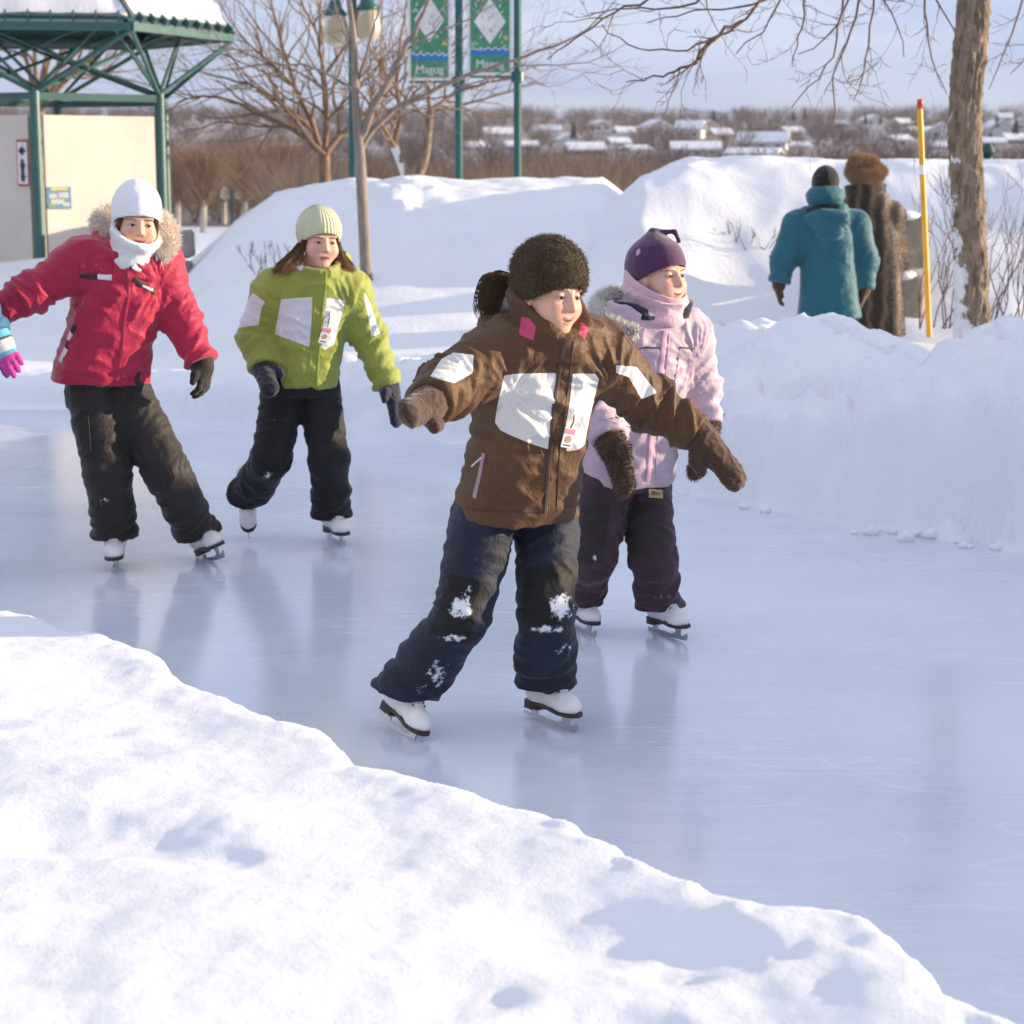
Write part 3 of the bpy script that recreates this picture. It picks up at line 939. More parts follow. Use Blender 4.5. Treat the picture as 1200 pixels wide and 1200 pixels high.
def make_jacket(sp, mat, res=.0065, seed=0, amp=1.0, arms_r=(.078, .070, .055), a=(.185, .170, .172, .150), b=(.135, .120, .125, .085), collar=None, extra=None, puff=0, hem_tilt=.8, more=None, name='jacket'):
    f = Fld(); hem = np.asarray(sp['hem']); nk = np.asarray(sp['neck'])
    S, Fv = sp['Sc'], sp['Fc']
    f.loft(hem, nk + nrm(nk - hem) * .02, S, Fv, [0, .3, .68, 1.0], a, b, .05, 2.5, hem_n=nrm(-(nrm(nk - hem) * (1 - hem_tilt) + np.array([0, 0, 1.]) * hem_tilt)))
    chains = []
    sm = (np.asarray(sp['sh'][0]) + np.asarray(sp['sh'][1])) / 2
    for i in (0, 1):
        sh, el, wr = [np.asarray(sp[q][i]) for q in ('sh', 'el', 'wr')]
        f.cone(sm + (sh - sm) * .25 + np.array([0, 0, .015]), sh, .085, arms_r[0] * .98, .05)
        cuf = wr + nrm(wr - el) * .005
        limb(f, [sh, el, cuf], arms_r, .045)
        L1 = np.linalg.norm(el - sh); L2 = np.linalg.norm(wr - el)
        chains.append(dict(pts=[sh, el, wr], r=arms_r[1], base=.45, lam=.062, s0=.03, joints=[(L1, .08, .75), (L1 + L2 - .04, .07, .6)]))
    if collar:
        c0, c1, ro, th = collar['c0'], collar['c1'], collar['r'], .014
        c0 = np.asarray(c0, dtype=F4); c1 = np.asarray(c1, dtype=F4); U = nrm(c1 - c0).astype(F4); Ln = float(np.linalg.norm(c1 - c0))
        fl = float(collar.get('flare', 0)); Fd = np.asarray(collar.get('front', Fv)).astype(F4); dip = float(collar.get('dip', 0))
        ey = float(collar.get('ey', 1.0))
        def fn(p):
            q = p - c0; t = q @ U; w = q - t[..., None] * U
            yy = w @ Fd; w = w + (yy * (1 / ey - 1))[..., None] * Fd
            rr = np.sqrt((w * w).sum(-1)) + 1e-6; R0 = ro + fl * np.clip(t / Ln, 0, 1)
            top = Ln - dip * (.5 + .5 * np.clip(yy / rr, -1, 1)) ** 1.5
            return np.maximum(np.maximum(np.abs(rr - R0) - th, t - top), -t - .05)
        mrg = ro + abs(fl) + .03
        f.fn(fn, np.minimum(c0, c1) - mrg, np.maximum(c0, c1) + mrg, .012)
    if more: more(f)
    f.ops.append(('&', None, None, (lambda p, o=np.asarray(hem + nrm(nk - hem) * .004, dtype=F4), n=(-nrm(nk - hem)).astype(F4): (p - o) @ n), 0.0)) if False else None
    V, Q = f.mesh(res)
    ap = []
    for i in (0, 1):
        d = nrm(np.asarray(sp['sh'][i]) - sm)
        ap.append((np.asarray(sp['sh'][i]) - np.array([0, 0, .075]) - d * .02, S, np.array([0, 0, 1.]), .15, .011, 3.2))
    V = folds(V, Q, chains, ap, seed, amp, puff)
    N = vnormals(V, Q); at = extra(V, N) if extra else {}
    o = mesh_obj(name, V, Q, mat, sp['obj'], attrs=at, origin=sp['base'])
    return o, bvh_of(V, Q), V, Q, N

def make_hat(sp, mat, c, rad, plane_o, plane_n, parent, name='knit_hat', th=.008, peak=None, cuff=0, res=.0045, smoothk=.0, noise_amp=.0015):
    S, Fv, U = sp['hf']; A = np.stack([S, Fv, U]); f = Fld()
    f.ell(c, A, rad, .02)
    if peak:
        for (a, b, ra, rb, k) in peak: f.cone(a, b, ra, rb, k)
    f.half(plane_o, plane_n, .006)
    f.ell(c, A, np.asarray(rad) - th, .004, '-')
    if peak: pass
    V, Q = f.mesh(res)
    N = vnormals(V, Q)
    V = V + N * (noise_amp * fbm(V / .03, 3))[:, None]
    if cuff:
        d = -((V - np.asarray(plane_o)) @ nrm(plane_n))
        V = V + N * (.006 * sstep(cuff, cuff - .006, d))[:, None]
    return mesh_obj(name, V, Q, mat, parent, origin=np.asarray(c)), V, Q, N
# ------------------------------------------------------------------ materials of the people
M = {}
M['skate_leather'] = M_plain('white_skate_leather', (.78, .77, .76), .35, bmp=.15, bscale=120)
M['sole'] = M_plain('dark_brown_sole', (.035, .022, .016), .45)
M['steel'] = M_plain('blade_steel', (.55, .56, .58), .34, .9, var=.08)
M['lace'] = M_plain('lace', (.7, .7, .68), .8)
M['brown_shell'] = M_cloth('brown_shell', (.100, .049, .019), .6, .06, .15, mask=(.76, .74, .70), mask2=(.62, .07, .17))
M['lime_shell'] = M_cloth('lime_shell', (.275, .315, .055), .62, .25, .12, mask=(.72, .74, .74), mask2=(.7, .7, .7))
M['red_shell'] = M_cloth('crimson_shell', (.40, .012, .052), .6, .25, .12)
M['lilac_shell'] = M_cloth('lilac_shell', (.52, .39, .46), .6, .25, .1, crinkle=.22)
M['teal_shell'] = M_cloth('teal_shell', (.010, .105, .145), .6, .25, .15)
M['navy_pants'] = M_cloth('navy_trouser_cloth', (.012, .017, .034), .7, .12, .25, snow=True, knee=(.008, .008, .009))
M['black_pants'] = M_cloth('black_trouser_cloth', (.011, .011, .012), .7, .12, .25, snow=True)
M['char_pants'] = M_cloth('charcoal_trouser_cloth', (.021, .017, .015), .62, .15, .2, snow=True)
M['plum_pants'] = M_cloth('plum_trouser_cloth', (.052, .026, .036), .68, .15, .2, snow=True, knee=(.030, .020, .022))
M['blue_shell'] = M_cloth('blue_shell', (.02, .12, .24), .6, .2, .15)
M['hat_white'] = M_cloth('white_fleece', (.80, .80, .82), .9, .4, .03, crinkle=.12, scale=120)
M['hat_brown'] = M_cloth('brown_mohair_knit', (.050, .031, .013), .95, .08, .4, crinkle=.9, scale=90)
M['hat_green'] = M_knit('pale_green_knit', (.66, .69, .44), 44, .9, 1.0, var=.08)
M['hat_purple'] = M_cloth('purple_fleece', (.075, .018, .075), .85, .5, .12, crinkle=.12, scale=120)
M['hat_black'] = M_knit('black_knit', (.012, .011, .011), 40, .9, .8)
M['fleece_pink'] = M_cloth('pink_fleece', (.66, .43, .49), .9, .5, .06, crinkle=.25, scale=60)
M['fleece_white'] = M_cloth('white_neck_fleece', (.76, .75, .73), .9, .5, .05, crinkle=.3, scale=60)
M['fleece_rose'] = M_cloth('rose_fleece', (.66, .10, .17), .9, .4, .08)
M['mitt_brown'] = M_cloth('brown_suede', (.062, .032, .018), .85, .3, .2)
M['mitt_black'] = M_cloth('black_glove_cloth', (.016, .013, .012), .75, .2, .2)
M['mitt_navy'] = M_cloth('navy_mitten_cloth', (.017, .019, .038), .8, .25, .2)
M['fur_brown'] = M_fur('brown_fur', (.03, .017, .012), (.16, .09, .05))
M['fur_cream'] = M_fur('cream_fur', (.70, .58, .45), (.95, .88, .77))
M['fur_white'] = M_fur('white_fur', (.62, .58, .52), (.88, .86, .82))
M['fur_red_fox'] = M_fur('tawny_fur', (.14, .08, .045), (.55, .36, .19))
M['lining_navy'] = M_cloth('navy_lining', (.018, .020, .045), .85, .3, .2)
M['lining_grey'] = M_cloth('grey_lining', (.24, .18, .16), .9, .4, .2)
M['hair_brown'] = M_fur('brown_hair', (.055, .026, .012), (.21, .11, .045))
M['hair_dark'] = M_fur('dark_brown_hair', (.030, .018, .010), (.10, .058, .028))
M['white_trim'] = M_plain('white_trim', (.75, .74, .74), .6)
M['black_trim'] = M_plain('black_trim', (.02, .018, .018), .6)
M['seam_brown'] = M_plain('brown_tape', (.055, .03, .018), .6)
M['zip_mauve'] = M_plain('mauve_zip', (.36, .25, .29), .55)
M['seam_red'] = M_plain('crimson_tape', (.36, .012, .05), .6)
M['seam_lime'] = M_plain('lime_tape', (.26, .33, .03), .6)
M['seam_lilac'] = M_plain('lilac_tape', (.50, .32, .42), .6)
M['plum_trim'] = M_plain('plum_trim', (.10, .04, .09), .6)
M['card_white'] = M_plain('card_white', (.78, .76, .76), .35)
M['card_pink'] = M_plain('card_pink', (.62, .27, .36), .45)
M['card_green'] = M_plain('card_green', (.05, .33, .24), .5)
M['skin_print'] = M_plain('printed_face', (.5, .27, .2), .5)
M['label_gold'] = M_plain('straw_label', (.62, .45, .2), .6)
M['metal_dark'] = M_plain('dark_metal', (.1, .1, .1), .4, .8)

def addF(name, VF, mat, parent, smooth=False, origin=None):
    V, Fc = VF
    if len(V) == 0: return None
    return mesh_obj(name, V, Fc, mat, parent, smooth, origin=origin)

def join(*vfs):
    V = []; Fc = []
    for v, f in vfs:
        b = len(V); V += list(v); Fc += [tuple(int(i) + b for i in q) for q in f]
    return V, Fc

def person(sp, label, group='skaters on the ice track'):
    sp['obj'] = person_body(sp)
    tag(sp['obj'], label, 'person', group)
    return sp['obj']

def dirs(yaw):
    Fv = np.array([math.sin(yaw), -math.cos(yaw), 0]); return np.cross([0, 0, 1], Fv), Fv

def feet(sp, specs, size):
    """specs: (point on the ice, toe direction, up direction) for the two skates"""
    sp['sk'] = [(np.asarray(o), nrm(f), nrm(u), size) for o, f, u in specs]
    sp['an'] = [skate_ankle(o, f, u, s) for o, f, u, s in sp['sk']]
    sp['toe'] = [f for o, f, u, s in sp['sk']]
    b = sum(o for o, *_ in sp['sk']) / 2; sp['base'] = np.array([b[0], b[1], 0])

def neck_warmer(sp, mat, c0, c1, r0, r1, front, dip, th=.012, name='neck_warmer', ey=1.1, seed=0):
    f = Fld(); c0 = np.asarray(c0, dtype=F4); c1 = np.asarray(c1, dtype=F4); U = nrm(c1 - c0).astype(F4); Ln = float(np.linalg.norm(c1 - c0)); Fd = nrm(np.asarray(front) - (np.asarray(front) @ U) * U).astype(F4)
    def fn(p):
        q = p - c0; t = q @ U; w = q - t[..., None] * U; y = w @ Fd
        w = w + (y * (1 / ey - 1))[..., None] * Fd
        rr = np.sqrt((w * w).sum(-1)) + 1e-6
        tt = np.clip(t / Ln, 0, 1); Rr = r0 + (r1 - r0) * tt + .006 * np.sin(tt * 9)
        return np.maximum(np.maximum(np.abs(rr - Rr) - th, t - (Ln - dip * np.clip(y / rr, -1, 1))), -t)
    m = max(r0, r1) * 1.3 + .04
    f.fn(fn, np.minimum(c0, c1) - m, np.maximum(c0, c1) + m, .01)
    V, Q = f.mesh(.0042)
    N = vnormals(V, Q)
    V = V + N * (.004 * (ridge(V @ np.array([[30, 0, 0], [0, 30, 0], [18, 9, 60.]]) * .5 + seed) - .5))[:, None]
    return mesh_obj(name, V, Q, mat, sp['obj'], origin=c0)

def hood(sp, mat, c, rad, tilt, parent, name='hood', open_n=(0, .2, 1), open_o=None, lining=None):
    f = Fld(); S, Fv = sp['Sc'], sp['Fc']; Uh = nrm(np.array([0, 0, 1.]) + Fv * tilt); Fh = np.cross(Uh, S) * -1
    A = np.stack([S, nrm(np.cross(S, Uh)), Uh])
    f.ell(c, A, rad, .02)
    f.ell(np.asarray(c) + Uh * rad[2] * .35, A, np.asarray(rad) * np.array([.82, .78, .95]), .012, '-')
    V, Q = f.mesh(.006)
    N = vnormals(V, Q); V = V + N * (.005 * (ridge(V / .06 + 3) - .5))[:, None]
    return mesh_obj(name, V, Q, mat, parent, origin=np.asarray(c))

# ================================================================== girl in the brown jacket
def girl_brown():
    sp = {}
    o1, o2 = G(464, 856), G(641, 847)
    Y0 = o2[1]; J = lambda x, y, dy: P(x, y, Y0 + dy)
    feet(sp, [(o1, (.55, -.83, 0), (.30, -.05, 1)), (o2, (.60, -.80, 0), (.02, 0, 1))], .86)
    sp['Sc'], sp['Fc'] = dirs(R(27)); sp['Sh'], sp['Fh'] = dirs(R(24))
    sp['pelvis'] = J(606, 592, .0); sp['chest'] = J(630, 455, -.09); sp['neck'] = J(643, 383, -.13); sp['hem'] = J(603, 606, .0)
    sp['hip'] = [J(566, 612, -.035), J(640, 612, .05)]
    sp['kn'] = [J(541, 722, -.12), J(641, 712, -.07)]
    sp['sh'] = [J(574, 425, -.17), J(706, 420, -.03)]
    sp['el'] = [J(524, 452, -.30), J(762, 474, .06)]
    sp['wr'] = [J(505, 472, -.44), J(815, 507, .03)]
    sp['hand'] = [J(478, 486, -.57), J(853, 548, .0)]
    sp['pw'] = .148; sp['hem_drop'] = .036
    sp['head'] = J(644, 344, -.17); sp['hf'] = head_frame(R(43), R(-7), R(-3)); sp['hs'] = .96
    sp.update(mouth_open=.0012, smile=.012, eye_open=.0040, hres=.0021, lips=(.50, .18, .16), skin=(.74, .45, .32))
    S, Fv, U = sp['hf']
    ob = person(sp, 'girl skater in brown jacket with white chest panels and fuzzy brown hat')
    def px_t(V, N):
        px = proj(V)
        k = panel_mask(V, N, [[(527, 672), (572, 684), (549, 752), (503, 742)], [(616, 664), (684, 658), (668, 738), (611, 731)]])
        s = gauss_px(V, [(541, 712, 20, 20, .82), (549, 690, 7, 8, .72), (512, 790, 22, 30, .62), (492, 806, 14, 10, .6), (658, 712, 17, 22, .95), (640, 737, 32, 6, .8), (660, 760, 18, 14, .55), (533, 748, 26, 6, .75)])
        return {'knee': k, 'snow': s}
    tr, tb = make_trousers(sp, M['navy_pants'], (.096, .078, .086), .006, 2, px_t)
    for o, f, u, s in sp['sk']: make_skate(ob, o, f, u, s)
    def ex(V, N):
        white = panel_mask(V, N, [
            [(591, 440), (605, 438), (651, 437), (652, 443), (648, 500), (644, 527), (625, 521), (598, 510), (586, 504), (580, 495), (582, 480), (587, 457)],
            [(671, 438), (697, 438), (702, 444), (691, 490), (685, 521), (678, 527), (664, 529), (663, 500), (668, 470)],
            [(531, 413), (555, 416), (554, 437), (544, 443), (532, 449), (504, 441), (517, 421)],
            [(722, 428), (746, 430), (770, 460), (752, 468), (737, 442), (722, 437)]])
        pink = panel_mask(V, N, [[(611, 371), (620, 373), (628, 383), (625, 399), (608, 392)], [(681, 376), (690, 384), (685, 398), (679, 392)]])
        return {'mask': white, 'mask2': pink}
    nk = sp['neck']
    col = dict(c0=nk - np.array([0, 0, .03]), c1=nk + np.array([.008, -.015, .118]), r=.086, flare=.012, front=nrm(sp['Fc'] + .35 * sp['Sc']), dip=.112, ey=1.10)
    jk, jb, V, Q, N = make_jacket(sp, M['brown_shell'], .0058, 4, 1.15, (.086, .074, .062), (.174, .161, .158, .148), (.134, .120, .118, .090), col, ex)
    addF('zip', join(ribbon(jb, [(665, 384), (660, 405), (655, 436), (649, 480), (645, 524), (641, 565), (639, 601)], .012, .003)), M['seam_brown'], jk)
    addF('placket', join(ribbon(jb, [(672, 400), (668, 436), (661, 490), (656, 526), (652, 600)], .004, .002)), M['seam_brown'], jk)
    addF('pocket_zip', ribbon(jb, [(567, 531), (563, 553), (556, 583)], .013, .003), M['zip_mauve'], jk)
    addF('zip_pull', ribbon(jb, [(566, 536), (560, 541), (554, 546)], .004, .003, lift=.003), M['white_trim'], jk)
    addF('hem_seam', ribbon(jb, [(530, 594), (560, 598), (600, 600), (640, 600), (676, 592)], .004, .002), M['seam_brown'], jk)
    hood(sp, M['brown_shell'], nk + np.array([-.075, .10, -.005]), (.125, .075, .085), .2, jk)
    f = Fld(); A3 = np.stack([sp['Sc'], sp['Fc'], np.array([0, 0, 1.])])
    f.chain([J(588, 362, -.06), J(606, 352, -.10), J(626, 366, -.17)], [.020, .026, .012], .02)
    V2, Q2 = f.mesh(.005); mesh_obj('hood_lining', V2, Q2, M['lining_grey'], jk)
    neck_warmer(sp, M['fleece_rose'], nk - np.array([0, 0, .03]), nk + np.array([.008, -.02, .030]), .066, .072, Fv, .022, .010, ey=1.05)
    # hat, hair, mittens
    hc = sp['head'] + U * .046 - Fv * .012
    hat, HV, HQ, HN = make_hat(sp, M['hat_brown'], hc, (.098, .110, .106), sp['head'] + U * .011 + Fv * .06, nrm(-U + Fv * .55), ob, noise_amp=.003)
    i = RNG.integers(0, len(HV), 9000)
    SV, SF, tp = strands(HV[i], HN[i] + RNG.normal(size=(len(i), 3)) * .5, .010 * RNG.uniform(.5, 1.3, len(i)), .0016, 2, .2, .5)
    mesh_obj('hat_fuzz', SV, SF, M['fur_hat_brown'], hat, attrs={'tip': tp})
    V3, F3, T3 = hair_lock([([J(614, 342, -.03), J(592, 329, -.04), J(577, 336, -.06), J(571, 352, -.07), J(573, 374, -.07)], [.014, .032, .038, .034, .014]),
                            ([J(614, 346, -.03), J(596, 340, -.05), J(582, 350, -.07), J(579, 366, -.08)], [.014, .026, .030, .014])], 480, .012, .0028)
    mesh_obj('ponytail', V3, F3, M['hair_dark'], ob, attrs={'tip': T3})
    mitten('mitten', sp['wr'][0], sp['hand'][0] - sp['wr'][0], (.2, -1, -.3), (.35, -.35, -.75), .98, M['mitt_brown'], ob, cuff_r=.045)
    mitten('mitten', sp['wr'][1], sp['hand'][1] - sp['wr'][1], (-.4, -.2, -.9), (-.5, -.6, -.65), 1.0, M['mitt_brown'], ob, cuff_r=.045)
    # pass card on the chest
    pass_card(jb, J, (672, 486), (664, 512), 'white skating pass with pink band clipped to the brown jacket', .036, .056)
    return sp

def pass_card(bv, J, top, cen, label, w, h, lean=.12):
    a = hit(bv, *top); b = hit(bv, *cen)
    n = nrm(b[1] + a[1]); c = b[0] + n * .008
    up = nrm(a[0] - b[0]); up = nrm(up - (up @ n) * n); sd = np.cross(up, n)
    e = empty('pass_card', c); tag(e, label, 'pass card', 'skating passes')
    mb = MB(); A = np.stack([sd, up, n])
    mb.box(c, (w, h, .002), A); mb.build('card', M['card_white'], e)
    MB().box(c + up * h * .30 + n * .0016, (w * .98, h * .24, .0014), A).build('card_header', M['card_pink'], e)
    MB().lathe([(w * .27, 0), (w * .27, .0012)], c - up * h * .08 + n * .0012, 14, A).build('portrait', M['skin_print'], e)
    MB().box(c - up * h * .38 + n * .0016, (w * .7, h * .05, .001), A).build('print_line', M['black_trim'], e)
    t = a[0] + a[1] * .004
    MB().tube([c + up * h * .48, (c + up * h * .5 + t) / 2 + n * .006, t], .0022, 6).build('clip', M['metal_dark'], e)
    return e

# ================================================================== girl in the lilac jacket
def girl_lilac():
    sp = {}
    o1, o2 = G(677, 738), G(779, 744)
    Y0 = o2[1]; J = lambda x, y, dy: P(x, y, Y0 + dy)
    feet(sp, [(o1, (.4, -.9, 0), (.05, 0, 1)), (o2, (.48, -.88, 0), (-.06, 0, 1))], .84)
    sp['Sc'], sp['Fc'] = dirs(R(27)); sp['Sh'], sp['Fh'] = dirs(R(25))
    sp['pelvis'] = J(735, 560, 0); sp['chest'] = J(755, 440, -.03); sp['neck'] = J(764, 366, -.04); sp['hem'] = J(733, 566, 0)
    sp['hip'] = [J(708, 572, -.05), J(756, 572, .04)]
    sp['kn'] = [J(697, 652, -.08), J(764, 652, -.07)]
    sp['sh'] = [J(706, 398, -.09), J(806, 396, .02)]
    sp['el'] = [J(694, 468, -.12), J(818, 448, .06)]
    sp['wr'] = [J(713, 512, -.20), J(828, 497, .0)]
    sp['hand'] = [J(732, 560, -.24), J(822, 540, -.05)]
    sp['pw'] = .145
    sp['head'] = J(772, 325, -.06); sp['hf'] = head_frame(R(44), R(4), R(0)); sp['hs'] = .95
    sp.update(smile=.007, eye_open=.0046, hres=.0022, lips=(.52, .16, .15), skin=(.74, .46, .34), gaze=.1)
    S, Fv, U = sp['hf']
    ob = person(sp, 'girl skater in lilac jacket with purple pointed hat and pink neck warmer')
    def px_t(V, N):
        k = panel_mask(V, N, [[(727, 588), (778, 588), (790, 650), (735, 656)], [(679, 590), (716, 590), (706, 660), (679, 660)]])
        return {'knee': k, 'snow': gauss_px(V, [(697, 655, 7, 14, .6), (775, 700, 22, 8, .5), (786, 640, 6, 12, .5), (690, 690, 12, 12, .4)])}
    tr, tb = make_trousers(sp, M['plum_pants'], (.088, .080, .076), .0065, 8, px_t)
    addF('label_patch', patch(tb, [(760, 573), (776, 574), (776, 584), (760, 583)], .004), M['label_gold'], tr)
    MBl = [ribbon(tb, [(763, 576 + i * 3), (773, 576.5 + i * 3)], .003, .0055) for i in range(2)]
    addF('label_print', join(*MBl), M['black_trim'], tr)
    for o, f, u, s in sp['sk']: make_skate(ob, o, f, u, s)
    nk = sp['neck']
    jk, jb, V, Q, N = make_jacket(sp, M['lilac_shell'], .0062, 9, .9, (.080, .068, .058), (.162, .152, .155, .148), (.130, .118, .120, .09), None)
    ln = ribbon(jb, [(779, 388), (775, 425), (768, 470), (763, 510), (759, 564)], .018, .004)
    addF('zip_placket', ln, M['seam_lilac'], jk)
    [addF('piping', q, M['plum_trim'], jk) for q in (ribbon(jb, [(741, 413), (752, 407), (777, 408)], .005, .003), ribbon(jb, [(797, 407), (814, 409)], .005, .003), ribbon(jb, [(742, 410), (738, 440), (734, 470)], .003, .002), ribbon(jb, [(690, 373), (703, 363)], .006, .003))]
    addF('seam', join(ribbon(jb, [(784, 390), (781, 430), (776, 475), (770, 520), (768, 560)], .003, .002), ribbon(jb, [(700, 545), (740, 556), (782, 552)], .003, .002), ribbon(jb, [(700, 490), (740, 500), (785, 492)], .004, .002),
         ribbon(jb, [(770, 500), (772, 530)], .003, .002), ribbon(jb, [(752, 408), (750, 440), (754, 462)], .003, .002), ribbon(jb, [(797, 408), (792, 440), (788, 470)], .003, .002)), M['seam_lilac'], jk)
    # stand-up collar with dark lining, hood with white fur
    f = Fld(); c0 = (nk - np.array([0, 0, .018])).astype(F4)
    def fn(p):
        q = p - c0; rr = np.sqrt(q[..., 0] ** 2 + q[..., 1] ** 2); y = q @ sp['Fc'].astype(F4)
        return np.maximum(np.maximum(np.abs(rr - .108 - .25 * q[..., 2]) - .013, q[..., 2] - .058 + .075 * np.clip(y / .105, 0, 1) ** 5), -q[..., 2])
    f.fn(fn, c0 - .15, c0 + .15, .01)
    V2, Q2 = f.mesh(.005); mesh_obj('collar', V2, Q2, M['lining_navy'], jk)
    hood(sp, M['lining_navy'], nk + np.array([-.10, .06, .0]), (.12, .075, .075), .25, jk)
    pts = [J(752, 352, .10), J(727, 344, .08)]
    for x, y, dy in ((706, 350, -.02), (699, 362, -.08), (703, 374, -.1), (716, 383, -.12), (732, 388, -.13), (748, 390, -.14)):
        h = hit(jb, x, y); pts.append(J(x, y, dy) if h is None else h[0] + h[1] * .012)
    fur_strip('fur_trim', pts, [.018, .024, .026, .027, .026, .024, .015], 5600, .024, M['fur_white'], jk, up=(-.2, -.4, .2))
    neck_warmer(sp, M['fleece_pink'], nk - np.array([0, 0, .02]), sp['head'] - U * .040 - Fv * .012, .084, .088, Fv, .018, .010, ey=1.14, seed=2)
    f = Fld(); A = np.stack([S, Fv, U])           # the balaclava's side, up to the hat at the back
    f.ell(sp['head'] - U * .012 - Fv * .012, A, (.0965, .114, .128), .02)
    f.ell(sp['head'] - U * .012 - Fv * .012, A, (.0885, .104, .124), .004, '-')
    f.half(sp['head'] - U * .066 + Fv * .085, nrm(U * .84 + Fv * .54), .008)
    f.half(sp['head'] - U * .11, -U, .004)
    V2, Q2 = f.mesh(.0042); mesh_obj('balaclava', V2, Q2, M['fleece_pink'], ob, origin=sp['head'])
    hc = sp['head'] + U * .038 - Fv * .014
    pk = hc + U * .108 - Fv * .006 + S * .004
    hat, HV, HQ, HN = make_hat(sp, M['hat_purple'], hc, (.090, .108, .092), sp['head'] + U * .017 + Fv * .045, nrm(-U * .87 + Fv * .36), ob,
        peak=[(hc + U * .055, pk, .055, .012, .05), (pk, pk + S * .042 + Fv * .055 - U * .002, .011, .0075, .01), (pk + S * .042 + Fv * .055 - U * .002, pk + S * .050 + Fv * .066 - U * .034, .0075, .0075, .006)], noise_amp=.001)
    hb = bvh_of(HV, HQ)
    q0 = hit(hb, 748, 296)
    if q0 is not None:
        A2n = q0[1]; u2 = nrm(U - (U @ A2n) * A2n); s2 = np.cross(u2, A2n)
        pts = [(-.004, -.011), (.006, -.008), (.009, .002), (.004, .012), (-.003, .012), (-.008, .003)]
        MB().prism(pts, -.002, .0025, q0[0], s2, u2, A2n).build('badge', M['seam_lilac'], hat)
    mitten('mitten', sp['wr'][0], sp['hand'][0] - sp['wr'][0], (-.6, .2, 0), (.55, -.6, .1), 1.0, M['mitt_brown'], ob, fuzz=(M['fur_brown'], 3800, .016), cuff_r=.046)
    mitten('mitten', sp['wr'][1], sp['hand'][1] - sp['wr'][1], (-.6, -.2, 0), (-.4, -.8, .1), .95, M['mitt_brown'], ob, fuzz=(M['fur_brown'], 3000, .013), cuff_r=.044)
    return sp

